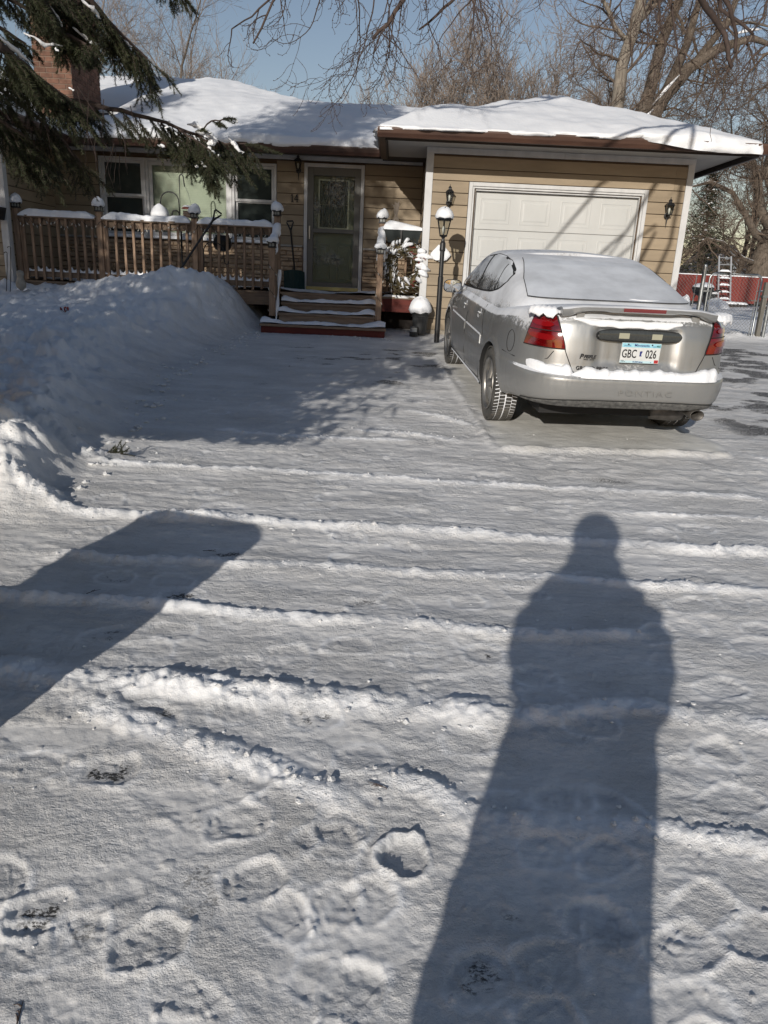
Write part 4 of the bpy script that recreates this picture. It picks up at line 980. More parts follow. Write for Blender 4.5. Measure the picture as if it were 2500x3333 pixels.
MB().lathe([(.05, -.13), (.12, -.10), (.155, -.02), (.14, .06), (.11, .10), (.12, .12)], (-2.88, 12.95, 1.93), 16).build('pot', BLACK, gb, smooth=True)
MB().tube([(-2.98, 12.95, 2.02), (-2.90, 12.95, 2.16), (-2.80, 12.95, 2.12), (-2.76, 12.95, 2.02)], .006, 5).build('bail', BLACK, gb); MB().tube([(-2.75, 12.95, 2.0), (-2.66, 12.95, 2.04), (-2.62, 12.93, 2.06)], .012, 6).build('spout', BLACK, gb)
d = MB(); dome(d, (-2.67, 12.93, 2.0), .045, .05, 8, rr); d.build('snow_cap', SNOW, gb, smooth=True)
# small crook in front of the railing
ck = thing('shepherd_crook', (-3.02, 12.2, 1.1), 'thin black shepherd crook stuck in the snow in front of the middle railing post', 'garden hook')
m_ = MB(); m_.tube([(-3.02, 12.22, 1.05), (-3.015, 12.22, 1.75)]+[(-2.86+.155*math.cos(a), 12.22, 1.77+.15*math.sin(a)) for a in np.linspace(PI, .2, 12)]+[(-2.70, 12.22, 1.70), (-2.685, 12.22, 1.61), (-2.66, 12.22, 1.585), (-2.635, 12.22, 1.60), (-2.63, 12.22, 1.64)], .008, 6); m_.build('crook', BLACK, ck, smooth=True)
# planter box on the right rail
pl = thing('planter_box', (.08, 12.36, 2.0), 'dark green rail planter box heaped with snow beside the garage corner', 'planter')
PLM = mat('planter_plastic', (.022, .028, .028), (.032, .038, .037), rough=.5)
MB().hexa([(-.135,12.30,2.035),(.335,12.30,2.035),(.335,12.43,2.035),(-.135,12.43,2.035),(-.205,12.24,2.225),(.385,12.24,2.225),(.385,12.46,2.225),(-.205,12.46,2.225)]).build('box', PLM, pl)
MB().cbox(-.215, .395, 12.23, 12.47, 2.215, 2.24, .005).build('rim', PLM, pl); MB().box(.055, .08, 12.225, 12.245, 2.03, 2.235).build('strap', BLACK, pl)
P = []
for i in range(20):
    t = i/19; x = -.21+.60*t; hh = .11*(1-t)**.8*min(1, t*6)**.6+.035
    P.append([(x, 12.345-.125*math.cos(a), 2.235+hh*math.sin(a)**.6-(.015 if a in (0, PI) else 0)) for a in [PI*j/6 for j in range(7)]])
d = MB(); d.grid(P); d.add(P[0], [tuple(range(7))]); d.add(P[-1], [tuple(range(7))]); d.build('snow_cap', SNOW, pl, smooth=True)
ds = thing('dry_stalks', (-.04, 12.36, 2.3), 'tied bundle of bare dry stalks standing in the snowy planter box', 'dead plant')
STK = mat('dry_stalk', (.12, .10, .08), (.18, .15, .12), rough=.9)
m_ = MB()
for (a, b, c_) in ((-.10, -.035, -.055), (-.06, -.03, -.02), (.0, -.02, -.01), (.05, -.01, -.035), (-.12, -.02, .0)): m_.tube([(a, 12.36, 2.28), (b, 12.35, 2.42), (c_, 12.35, 2.50), (c_+.01, 12.35, 2.60+abs(a)*.3)], [.012, .012, .010, .009], 6)
m_.tube([(-.03, 12.35, 2.52), (-.075, 12.345, 2.58), (-.085, 12.34, 2.585)], .010, 5); m_.tube([(-.02, 12.35, 2.53), (.02, 12.345, 2.58)], .009, 5)
m_.build('stalk', STK, ds); MB().lathe([(.022, 0), (.024, .03), (.022, .05)], (-.028, 12.352, 2.415), 8).build('twine', STK, ds)
d = MB(); snow_lump(d, -.12, .05, 12.32, 12.40, 2.30, .05, rr, taper=.03); d.build('snow_cap', SNOW, ds, smooth=True)
# wreath
wr = thing('wreath', (.13, 12.3, 1.69), 'big evergreen wreath clogged with snow hanging on the rail right of the steps', 'wreath')
def wreath():
    r = random.Random(21); fo = MB(); snw = MB(); bow = MB()
    C = Vector((.15, 12.27, 1.68)); R0 = .255
    tube = [(C.x+R0*math.cos(a), C.y, C.z+R0*1.08*math.sin(a)) for a in np.linspace(0, 2*PI, 30)]; fo.tube(tube, .075, 8)
    for k in range(2600):
        a = r.uniform(0, 2*PI); rad = R0+r.gauss(0, .055); p = Vector((C.x+rad*math.cos(a), C.y+r.uniform(-.06, .03), C.z+rad*1.08*math.sin(a)))
        dv = Vector((math.cos(a)*r.uniform(-.6, 1)+-math.sin(a)*.8, -.3+r.uniform(-.5, .3), math.sin(a)*r.uniform(-.6, 1)+math.cos(a)*.8)).normalized()*r.uniform(.05, .10)
        q = p+dv; s = Vector((r.uniform(-1, 1), r.uniform(-1, 1), r.uniform(-1, 1))).normalized()*.009
        (snw if k % 100 < (48 if math.sin(a) > -.2 else 26) and p.y < C.y-.01 else fo).add([p-s*1.2, p+s*1.2, q], [(0, 1, 2)])
    for cl_ in range(64):
        a = r.uniform(0, 2*PI); up = math.sin(a)
        if r.random() > .60+.30*up+.1*math.cos(a+2.4): continue
        rad = R0+r.uniform(-.05, .09); c0 = Vector((C.x+rad*math.cos(a), C.y-.10, C.z+rad*1.08*math.sin(a)+.03)); m0 = Vector((math.cos(a)*.8, -.12, -.45+.6*up)).normalized()
        sx_, sy_, sz_ = r.uniform(.035, .065), r.uniform(.03, .045), r.uniform(.035, .055); q1, q2, q3 = r.uniform(0, 6), r.uniform(0, 6), r.uniform(0, 6); P = []
        for u_ in np.linspace(.02, PI-.02, 9):
            row = []
            for v_ in [2*PI*j/14 for j in range(14)]:
                k_ = 1+.22*math.sin(3*v_+q1+2*u_)+.16*math.sin(5*v_+q2)*math.sin(u_*2)+.12*math.sin(8*v_+q3); st_ = math.sin(u_)*k_
                dx, dz_ = sx_*st_*math.cos(v_), sz_*math.cos(u_)*(1 if u_ < PI/2 else .55)
                row.append((c0.x+dx*m0.x*1.2+dx*.7+.5*abs(dx)*m0.x, c0.y+sy_*st_*math.sin(v_), c0.z+dz_-abs(dx)*.22+dx*m0.z*.7))
            P.append(row)
        snw.grid(P, close_v=True)
    for k in range(26):
        a = r.uniform(-.9, 1.9); rad = R0+r.uniform(-.06, .06); p = Vector((C.x+rad*math.cos(a-.4), C.y-.10, C.z+rad*math.sin(a-.4)*1.05)); q = p+Vector((r.uniform(-.06, .06), -.01, r.uniform(-.05, .05)))
        bow.tube([p, (p+q)/2+Vector((0, -.015, .01)), q], .006, 5)
    for p0, p1 in (((.30, 1.85), (.47, 1.96)), ((.38, 1.60), (.55, 1.76)), ((.2, 1.4), (.40, 1.30))): fo.tube([(p0[0], 12.25, p0[1]), ((p0[0]+p1[0])/2, 12.24, (p0[1]+p1[1])/2+.01), (p1[0], 12.24, p1[1])], .007, 5)
    fo.build('greenery', mat('wreath_green', (.05, .045, .02), (.13, .10, .05), rough=.9, scale=15), wr); s = snw.build('snow_clump', SNOW, wr, smooth=True); s['kind'] = 'stuff'; bow.build('ribbon', mat('ribbon_red', (.16, .012, .012), rough=.5), wr)
wreath()
# bucket with snow dome and a jar lantern at its foot
bk = thing('bucket', (.42, 12.0, .68), 'black tub overflowing with a tall dome of snow beside the steps', 'bucket')
MB().lathe([(.10, -.02), (.105, .0), (.135, .30), (.152, .30), (.152, .325), (.14, .325)], (.43, 11.98, .70), 20).build('tub', BLKPL, bk, smooth=False)
for h in (.27, .24): MB().lathe([(.14, 0), (.146, .006), (.14, .012)], (.43, 11.98, .70+h), 20).build('rib', BLKPL, bk)
d = MB(); dome(d, (.42, 11.98, 1.01), .175, .235, 20, rr); d.build('snow_cap', SNOW, bk, smooth=True)
jl = thing('jar_lantern', (.34, 11.82, .66), 'small black jar lantern on the ground in front of the tub', 'lantern')
MB().lathe([(.065, 0), (.065, .06), (.058, .065)], (.33, 11.80, .655), 14).build('base', BLKPL, jl); MB().lathe([(.055, .065), (.055, .13)], (.33, 11.80, .655), 14).build('glass', mat('jar_glass', (.32, .34, .34), rough=.1, spec=.8), jl); MB().lathe([(.06, .13), (.055, .15)], (.33, 11.80, .655), 14).build('lid', BLKPL, jl)
# black box planter on the left wing wall
lp = thing('wall_planter', (-6.2, 12.05, 2.1), 'black tapered planter box fixed to the wing wall at the left edge', 'planter')
MB().hexa([(-6.45,12.0,2.09),(-6.08,12.0,2.09),(-6.08,12.17,2.09),(-6.45,12.17,2.09),(-6.52,11.93,2.27),(-6.03,11.93,2.27),(-6.03,12.17,2.27),(-6.52,12.17,2.27)]).build('box', BLACK, lp); d = MB(); snow_lump(d, -6.5, -6.05, 11.94, 12.16, 2.265, .03, rr); d.build('snow_cap', SNOW, lp, smooth=True)
gk = thing('garden_stakes', (-6.0, 11.7, 1.1), 'thin black wire garden hooks poking from the snow at the left end of the porch', 'garden hook')
for x, h in ((-6.05, .62), (-5.86, .5), (-5.80, .58)):
    m_ = MB(); m_.tube([(x-.07, 11.7, 1.05), (x-.02, 11.7, 1.2+h*.4), (x, 11.7, 1.1+h)]+[(x-.02+.025*math.cos(a), 11.7, 1.1+h+.02*math.sin(a)) for a in np.linspace(0, PI, 6)], .006, 5); m_.build('hook', BLACK, gk)
fk = thing('yard_ornament', (-5.75, 11.6, 1.15), 'weathered pale garden ornament half buried in snow below the left railing post', 'ornament')
MB().lathe([(.02, -.05), (.07, 0), (.075, .06), (.05, .12), (.045, .15), (.06, .19), (.05, .23), (.01, .25)], (-5.72, 11.75, 1.12), 12).build('figure', mat('weathered_plaster', (.30, .27, .22), (.42, .38, .32), rough=.9, scale=12, bump=.4), fk, smooth=True)
# red berries on the bank
by = thing('berry_sprig', (-3.6, 8.9, 1), 'small sprig of red berries lying on the snowbank', 'berries')
def gpt(px, py): return None
bx, by_ = -4.28, 9.9
bz = gz(bx, by_)
m_ = MB(); st_ = MB()
for k in range(14):
    a = rr.uniform(0, 6.3); q = (bx+.06*math.cos(a)*rr.random(), by_+.05*math.sin(a), bz+.02+.05*rr.random()); m_.lathe([(.002, -.011), (.010, -.006), (.011, .004), (.003, .011)], q, 6); st_.tube([(bx, by_, bz), q], .002, 3)
m_.build('berry', mat('berry_red', (.22, .02, .01), rough=.4), by); st_.build('stem', TWIGD, by)
# snow shovelled up against the post
# ------------------------------------------------------------------ lanterns
def wall_lantern(x, y, z, label, gr='black coach lanterns on the house wall', faint=False):
    t = thing('wall_lantern', (x, y, z), label, 'wall light', gr)
    MB().lathe([(.045, 0), (.045, -.012), (.03, -.02)], (x, y-.012, z-.07), 14, axis='y').build('backplate', BLACK, t)
    yc = y-.085
    m_ = MB(); m_.tube([(x, y-.02, z-.07), (x, y-.05, z-.10), (x, yc, z-.085), (x, yc, z-.06)], .009, 6); m_.tube([(x, y-.03, z-.08), (x, y-.03, z-.16), (x, y-.03, z-.235)], [.014, .010, .002], 8); m_.build('arm', BLACK, t)
    m_ = MB()
    for sx, sy in ((-1, -1), (1, -1), (1, 1), (-1, 1)): m_.tube([(x+sx*.030, yc+sy*.030, z-.055), (x+sx*.052, yc+sy*.052, z+.075)], .0045, 4)
    m_.box(x-.034, x+.034, yc-.034, yc+.034, z-.062, z-.052); m_.build('cage', BLACK, t)
    MB().hexa([(x-.028,yc-.028,z-.052),(x+.028,yc-.028,z-.052),(x+.028,yc+.028,z-.052),(x-.028,yc+.028,z-.052),(x-.049,yc-.049,z+.074),(x+.049,yc-.049,z+.074),(x+.049,yc+.049,z+.074),(x-.049,yc+.049,z+.074)]).build('glass', CLEAR, t)
    MB().lathe([(.008, -.05), (.014, -.02), (.018, .02), (.010, .04)], (x, yc, z), 8).build('bulb', mat('lamp_bulb', (.65, .64, .6), rough=.3), t, smooth=True)
    MB().lathe([(.085, .072), (.088, .078), (.06, .10), (.03, .115), (.028, .135), (.034, .14), (.02, .155), (.006, .165), (.008, .18), (.002, .19)], (x, yc, z), 4).build('lamp_roof', BLACK, t)
    return t
wall_lantern(.77, GY-.014, 2.70, 'black coach lantern on the tan wall left of the garage door, above the lamp post'); wall_lantern(4.11, GY-.014, 2.66, 'black coach lantern on the tan wall right of the garage door'); wall_lantern(-1.755, MY-.014, 3.28, 'black coach lantern high on the wall left of the front door')
lm = thing('lamp_post', (.67, 11.3, .6), 'tall black lamp post with a snow domed glass lantern in front of the garage wall', 'lamp post')
LX, LY = .665, 11.25
m_ = MB(); m_.lathe([(.040, -.1), (.040, .95), (.033, .955), (.033, 1.38)], (LX, LY, .60), 14); m_.build('post', BLACK, lm)
m_ = MB(); m_.lathe([(.040, 0), (.043, .02), (.040, .11), (.026, .14), (.020, .17), (.03, .19), (.055, .22)], (LX, LY, 1.90), 14); m_.build('collar', BLACK, lm)
zb = 2.10; z2 = 2.315; m_ = MB()
for k in range(6):
    a = 2*PI*k/6+PI/6; m_.tube([(LX+.052*math.cos(a), LY+.052*math.sin(a), zb), (LX+.102*math.cos(a), LY+.102*math.sin(a), z2)], .0065, 4)
m_.lathe([(.045, 0), (.056, .008)], (LX, LY, zb-.005), 6); m_.lathe([(.10, 0), (.112, .006), (.112, .018)], (LX, LY, z2-.006), 6); m_.build('cage', BLACK, lm)
MB().lathe([(.050, zb), (.099, z2)], (LX, LY, 0), 6, cap=False).build('glass', CLEAR, lm); MB().lathe([(.012, 0), (.02, .04), (.026, .07), (.018, .10), (.002, .11)], (LX, LY, 2.13), 10).build('bulb', mat('frosted_bulb', (.75, .74, .7), rough=.4), lm, smooth=True)
MB().lathe([(.128, .018), (.11, .06), (.05, .12), (.01, .16), (.012, .175), (.003, .19)], (LX, LY, z2-.008), 12).build('lamp_roof', BLACK, lm)
d = MB(); dome(d, (LX, LY, z2+.028), .13, .15, 20); d.build('snow_cap', SNOW, lm, smooth=True)
dm = thing('hanging_sign', (.69, 12.12, 1.9), 'silver diamond shaped wall plaque caked with snow on the wall behind the lamp post', 'plaque')
m_ = MB(); m_.hexa([(.69,12.14,1.765),(.70,12.14,1.765),(.70,12.183,1.765),(.69,12.183,1.765),(.69,12.14,1.766),(.70,12.14,1.766),(.70,12.183,1.766),(.69,12.183,1.766)])
m_ = MB(); m_.prism([(.695, 1.765), (.855, 1.88), (.835, 1.915), (.735, 2.02), (.67, 2.03), (.55, 1.915), (.525, 1.88)], 12.13, 12.18); m_.build('plate', GALV, dm)
P = []
for i in range(11):
    t = i/10; z = 1.80+.22*t; w_ = np.interp(z, [1.77, 1.87, 1.92, 2.03], [.07, .155, .135, .03]); P.append([(.69+w_*math.cos(a), 12.125-.022*math.sin(a)*(1+.3*math.sin(i*3)), z+.008*math.sin(5*a)) for a in np.linspace(0, PI, 9)])
d = MB(); d.grid(P); d.build('snow', SNOW, dm, smooth=True)
# ------------------------------------------------------------------ the parked car
_a, _pt = R(3.84), R(4.03)
cF = Vector((-math.sin(_a)*math.cos(_pt), math.cos(_a)*math.cos(_pt), math.sin(_pt))); cR = Vector((math.cos(_a), math.sin(_a), 0)); cU = cR.cross(cF)
CARM = Matrix(((cR.x, cF.x, cU.x, 1.797), (cR.y, cF.y, cU.y, 6.85), (cR.z, cF.z, cU.z, .296), (0, 0, 0, 1)))
car = thing('parked_car', None, 'dirty silver sedan with snow dusted roof and red tail lights parked facing the garage', 'car', world=CARM)
def cmat(name, base, rough, metal, coat, lo, hi, z0, z1, dirt=True, nscale=22, side=.0, snowcol=(.72, .74, .77), dirtcol=(.21, .205, .19)):
    """car surface under a film of snow: thin snow where it faces up, salt dirt lower down"""
    m = bpy.data.materials.new(name); m.use_nodes = True; n = m.node_tree.nodes; l = m.node_tree.links; b = n['Principled BSDF']
    tc = n.new('ShaderNodeTexCoord'); ge = n.new('ShaderNodeNewGeometry')
    vt = n.new('ShaderNodeVectorTransform'); vt.vector_type = 'NORMAL'; vt.convert_from = 'WORLD'; vt.convert_to = 'OBJECT'; l.new(ge.outputs['Normal'], vt.inputs[0])
    sn = n.new('ShaderNodeSeparateXYZ'); l.new(vt.outputs[0], sn.inputs[0]); sp = n.new('ShaderNodeSeparateXYZ'); l.new(tc.outputs['Object'], sp.inputs[0])
    def noise(s, st=(1, 1, 1), d=5, r=.6):
        mp = n.new('ShaderNodeMapping'); mp.inputs['Scale'].default_value = st; l.new(tc.outputs['Object'], mp.inputs[0])
        z = n.new('ShaderNodeTexNoise'); z.inputs['Scale'].default_value = s; z.inputs['Detail'].default_value = d; z.inputs['Roughness'].default_value = r; l.new(mp.outputs[0], z.inputs['Vector']); return z.outputs['Fac']
    def mr(v, a, b_, c=0, d=1):
        k = n.new('ShaderNodeMapRange'); k.inputs[1].default_value = a; k.inputs[2].default_value = b_; k.inputs[3].default_value = c; k.inputs[4].default_value = d; l.new(v, k.inputs[0]); return k.outputs[0]
    def mth(op, a, b_, cl=False):
        k = n.new('ShaderNodeMath'); k.operation = op; k.use_clamp = cl
        for i, v in enumerate((a, b_)):
            if isinstance(v, (int, float)): k.inputs[i].default_value = v
            else: l.new(v, k.inputs[i])
        return k.outputs[0]
    up = mr(sn.outputs['Z'], lo, hi); hz = mth('MULTIPLY', mr(sp.outputs['Z'], z0, z1), mr(sp.outputs['Y'], -.97, -.72), True)
    amt = mth('ADD', mth('MULTIPLY', up, .85), mth('MULTIPLY', hz, side))
    nz = mth('ADD', mth('MULTIPLY', noise(nscale, (1, 1, 1), 6, .75), .75), mth('MULTIPLY', noise(3.2), .45))
    mask = mr(mth('ADD', mth('MULTIPLY', amt, 1.0), nz), .93, 1.06)
    body = base
    if dirt:
        dz = mr(sp.outputs['Z'], .80, .20); dn = noise(7, (1, .5, .25), 6); dm = mth('MULTIPLY', dz, mr(dn, .25, .7, .35, 1.0), True)
        dm = mth('ADD', mth('MULTIPLY', dm, .85), .12, True)
        mx = n.new('ShaderNodeMix'); mx.data_type = 'RGBA'; l.new(dm, mx.inputs[0]); mx.inputs[6].default_value = (*base, 1); mx.inputs[7].default_value = (*dirtcol, 1); colr = mx.outputs[2]
        streak = noise(26, (1, 1, .06), 3); rg = mr(streak, .3, .7, rough-.04, rough+.18)
        met = mth('MULTIPLY', mth('SUBTRACT', 1.0, dm, True), metal)
    else: colr = None; rg = None; met = None
    mx2 = n.new('ShaderNodeMix'); mx2.data_type = 'RGBA'; l.new(mask, mx2.inputs[0])
    if colr is not None: l.new(colr, mx2.inputs[6])
    else: mx2.inputs[6].default_value = (*base, 1)
    sc = n.new('ShaderNodeMix'); sc.data_type = 'RGBA'; l.new(mr(noise(2.5, (1, 1, 1), 5), .35, .65), sc.inputs[0]); sc.inputs[6].default_value = (*[c*.72 for c in snowcol], 1); sc.inputs[7].default_value = (*snowcol, 1)
    l.new(sc.outputs[2], mx2.inputs[7]); l.new(mx2.outputs[2], b.inputs['Base Color'])
    rr_ = n.new('ShaderNodeMix'); rr_.data_type = 'FLOAT'; l.new(mask, rr_.inputs[0])
    if rg is not None: l.new(rg, rr_.inputs[2])
    else: rr_.inputs[2].default_value = rough
    rr_.inputs[3].default_value = .85; l.new(rr_.outputs[0], b.inputs['Roughness'])
    im = mth('SUBTRACT', 1.0, mask, True)
    l.new(mth('MULTIPLY', im, met if met is not None else metal), b.inputs['Metallic']); l.new(mth('MULTIPLY', im, coat), b.inputs['Coat Weight'])
    bp = n.new('ShaderNodeBump'); bp.inputs['Strength'].default_value = .5; bp.inputs['Distance'].default_value = .004; l.new(mth('ADD', mask, mth('MULTIPLY', noise(60), .10)), bp.inputs['Height'])
    bs = n.new('ShaderNodeMix'); l.new(bp.outputs[0], b.inputs['Normal'])
    return m
PAINT = cmat('silver_paint', (.35, .352, .345), .34, .72, .45, .34, .85, .78, 1.03, side=.52, nscale=48)
PAINTR = cmat('silver_paint_rear', (.44, .44, .42), .36, .7, .45, .62, .95, 1.0, 1.2, side=.12)
CGLASS = cmat('car_glass', (.010, .011, .012), .06, 0, .3, .20, .95, .98, 1.42, dirt=False, nscale=30, side=.50, snowcol=(.62, .65, .68))
RGLASS = cmat('rear_glass_frosted', (.05, .05, .055), .2, 0, .2, -.2, .3, .9, 1.1, dirt=False, side=.4, snowcol=(.62, .65, .69))
RUBBER = mat('tyre_rubber', (.035, .034, .032), (.10, .095, .085), rough=.85, scale=6, bump=.2, bscale=90)
RIM = mat('alloy_rim', (.34, .33, .31), (.20, .19, .175), rough=.38, metal=.7, scale=7)
SEAM = mat('panel_seam', (.015, .015, .015), rough=.8)
VAL = mat('lower_valance', (.055, .055, .052), (.16, .158, .15), rough=.75, scale=30, detail=8, bump=.25, bscale=120)
def lamp_mat(name, c1, c2):
    m = mat(name, c1, c2, rough=.10, scale=6, stretch=(1, 1, 3), spec=.8, coat=1.0, lo=.40, hi=.60); return m
REDL = lamp_mat('tail_lamp_red', (.075, .001, .002), (.17, .003, .004)); REDB = mat('brake_lens', (.16, .03, .033), rough=.25, spec=.7); REDH = mat('tail_lamp_bright', (.20, .004, .006), rough=.2, coat=1.)

#        zR    zS    yR     yF    W
ROWS = [(.360, .215, -.930, 3.62, .80), (.372, .22, -.985, 3.68, .865), (.385, .235, -1.045, 3.76, .895), (.455, .35, -1.105, 3.86, .925), (.55, .48, -1.130, 3.90, .936), (.612, .56, -1.135, 3.89, .936),
        (.634, .60, -1.122, 3.87, .934), (.645, .63, -1.085, 3.85, .931), (.655, .655, -1.055, 3.83, .929), (.69, .70, -1.043, 3.80, .926),
        (.80, .77, -1.035, 3.74, .919), (.92, .85, -1.020, 3.62, .907), (1.01, .925, -.995, 3.50, .885), (1.062, .965, -.965, 3.40, .858), (1.086, .985, -.92, 3.3, .82)]
PW = 6.0; YC = 1.38; LRAT = 2.5
RA = np.array(ROWS); LEV = np.arange(len(ROWS))
def rows_at(lv):
    return [np.interp(lv, LEV, RA[:, k]) for k in range(5)]
def cpt(c, s, lv):
    """point on the lower body: (c,s) superellipse coords (lengthwise -1..1 rear negative, across -1..1)"""
    zR, zS, yR, yF, W = rows_at(lv)
    y = np.where(c < 0, YC+c*(YC-yR), YC+c*(yF-YC))
    ws = W*(1-.012*np.clip((y-1.0)/2.5, 0, 1)**2 - .035*np.clip((.2-y)/1.3, 0, 1)**1.5)
    x = s*ws
    b = sstep(.35, -.75, y)
    zf = zS*(1-.20*sstep(1.9, 3.9, y)*np.clip((lv-6)/8, 0, 1))
    z = zf*(1-b)+zR*b
    # number-plate pocket
    pk = sstep(.34, .30, np.abs(x-.0))*sstep(.70, .725, z)*sstep(1.0, .975, z)*sstep(-.9, -.95, y)
    y = y+pk*.028
    # flared arches
    for yw in (0., 2.81):
        d = np.hypot(y-yw, z-.33); x = x+np.sign(s)*.010*np.exp(-((d-.40)/.035)**2)*(np.abs(s) > .7)
    # character crease
    return x, y, z
# resampled perimeter
th_ = np.linspace(0, PI, 60000); cc = -np.sign(np.cos(th_))*np.abs(np.cos(th_))**(2/PW); ss = np.abs(np.sin(th_))**(2/PW)
arc_ = np.concatenate([[0], np.cumsum(np.hypot(np.diff(cc)*2.5, np.diff(ss)*.92))]); tt_ = np.linspace(0, arc_[-1], 190)
hc = np.interp(tt_, arc_, cc); hs = np.interp(tt_, arc_, ss)
ring_c = np.concatenate([hc, hc[-2:0:-1]]); ring_s = np.concatenate([-hs, hs[-2:0:-1]])
levs = np.unique(np.concatenate([np.linspace(0, 3, 9), np.linspace(3, 5, 7), np.linspace(5, 9, 17), np.linspace(9, 14, 22)]))
G = []
for lv in levs: G.append(np.stack(cpt(ring_c, ring_s, lv), -1))
G = np.array(G)
mb = MB(); mb.grid(G, close_v=True)
n_r = len(ring_c); nl = len(levs)
# top: scan lines between the left and right half of the top ring
nh = len(hc); top = []; xs_n = 25
for i in range(nh):
    L = G[-1, i]; Rg = G[-1, (n_r-i) % n_r]
    if i in (0, nh-1): Rg = L
    w_ = abs(Rg[0]-L[0])/2; y = L[1]
    deck_h = 0.0; row = []
    for k in range(xs_n):
        u_ = -1+2*k/(xs_n-1); x = L[0]*(1-k/(xs_n-1))+Rg[0]*k/(xs_n-1); z = L[2]*(1-k/(xs_n-1))+Rg[2]*k/(xs_n-1)
        cr = (1-abs(u_)**2.6); z += cr*(.032*min(1, w_/.6)+ (.012*sstep(-.95, -.3, y)*sstep(.5, -.2, y)) + .05*sstep(2.3, 2.9, y)*sstep(3.4, 2.9, y))
        row.append((x, y, float(z)))
    top.append(row)
top = np.array(top)
# weld the top grid to the ring
ringidx = lambda i: (nl-1)*n_r+(i % n_r)
base_i = mb.n; vid = {}
newv = []; 
for i in range(nh):
    for k in range(xs_n):
        if k == 0: vid[i, k] = ringidx(i)
        elif k == xs_n-1 or i in (0, nh-1): vid[i, k] = ringidx(n_r-i) if i not in (0,) else ringidx(0)
        else: vid[i, k] = base_i+len(newv); newv.append(tuple(top[i, k]))
    if i == nh-1:
        for k in range(xs_n): vid[i, k] = ringidx(nh-1)
mb.v.extend([tuple(map(float, p)) for p in newv]); mb.n += len(newv)
for i in range(nh-1):
    for k in range(xs_n-1):
        q = [vid[i, k], vid[i+1, k], vid[i+1, k+1], vid[i, k+1]]; q2 = []
        for a in q:
            if a not in q2: q2.append(a)
        if len(q2) >= 3: mb.f.append(tuple(q2)); mb.mi.append(0)
mb.f.append(tuple(range(n_r))); mb.mi.append(0)   # floor
body = mb.build('body', [PAINT, PAINTR, SEAM], car, local=True)
cut = MB()
for yw in (0., 2.81):
    for sx in (-1, 1):
        x0, x1 = sorted((sx*.60, sx*1.1)); cut.lathe([(.372, x0), (.372, x1)], (0, yw, .335), 40, axis='x')
cuto = cut.build('cutter', SEAM, car, local=True)
bmod = body.modifiers.new('b', 'BOOLEAN'); bmod.operation = 'DIFFERENCE'; bmod.object = cuto; bmod.solver = 'EXACT'
dg = bpy.context.evaluated_depsgraph_get(); dg.update()
me2 = bpy.data.meshes.new_from_object(body.evaluated_get(dg)); body.modifiers.clear(); body.data = me2
bpy.data.objects.remove(cuto)
for p in me2.polygons:
    cx_, cy_, cz_ = p.center
    d0 = min(math.hypot(cy_-yw, cz_-.335) for yw in (0, 2.81))
    if (d0 < .3735 and abs(cx_) > .58) or p.normal.z < -.95 and cz_ < .42: p.material_index = 2
    else: p.material_index = 0
smooth_angle(body, 38)
# greenhouse
GR = np.array([(.90, -.62, 3.05, .855), (.97, -.56, 2.95, .84), (1.06, -.50, 2.80, .82), (1.12, -.40, 2.66, .795), (1.19, -.16, 2.48, .77), (1.285, .19, 2.26, .73), (1.355, .46, 2.08, .69), (1.395, .67, 1.93, .655), (1.417, .84, 1.82, .62), (1.427, .96, 1.74, .585)])
PG = 6.5; YG = 1.32
def gpt_(c, s, z):
    yR, yF, W = [np.interp(z, GR[:, 0], GR[:, k]) for k in (1, 2, 3)]
    y = np.where(c < 0, YG+c*(YG-yR), YG+c*(yF-YG)); x = s*W
    # C-pillars sweep further back than the glass centre
    return x, y, z+0*x
th2 = np.linspace(0, PI, 40000); c2 = -np.sign(np.cos(th2))*np.abs(np.cos(th2))**(2/PG); s2 = np.abs(np.sin(th2))**(2/PG)
a2 = np.concatenate([[0], np.cumsum(np.hypot(np.diff(c2)*1.3, np.diff(s2)*.75))]); t2 = np.linspace(0, a2[-1], 110)
gc = np.interp(t2, a2, c2); gs_ = np.interp(t2, a2, s2); rc = np.concatenate([gc, gc[-2:0:-1]]); rs_ = np.concatenate([-gs_, gs_[-2:0:-1]])
zl = np.concatenate([np.linspace(.90, 1.395, 28), np.linspace(1.399, 1.427, 7)])
GG = np.array([np.stack(gpt_(rc, rs_, z), -1) for z in zl])
mb = MB(); mb.grid(GG, close_v=True); n2r = len(rc); nhg = len(gc)
T = []
for i in range(nhg):
    L = GG[-1, i]; Q = GG[-1, (n2r-i) % n2r] if i not in (0, nhg-1) else GG[-1, i]; w_ = abs(Q[0]-L[0])/2
    T.append([(L[0]*(1-u_)+Q[0]*u_, L[1], L[2]+.026*(1-abs(2*u_-1)**2.2)*min(1, w_/.35)) for u_ in np.linspace(0, 1, 17)])
mb.grid(T)
cabin = mb.build('cabin', PAINT, car, local=True); smooth_angle(cabin, 50)
def gside(y, z, sx, off=.0):
    yR, yF, W = [float(np.interp(z, GR[:, 0], GR[:, k])) for k in (1, 2, 3)]
    c = (y-YG)/((YG-yR) if y < YG else (yF-YG)); c = max(-.9999, min(.9999, c)); s = (1-abs(c)**PG)**(1/PG)
    return (sx*(s*W+off), y, z)
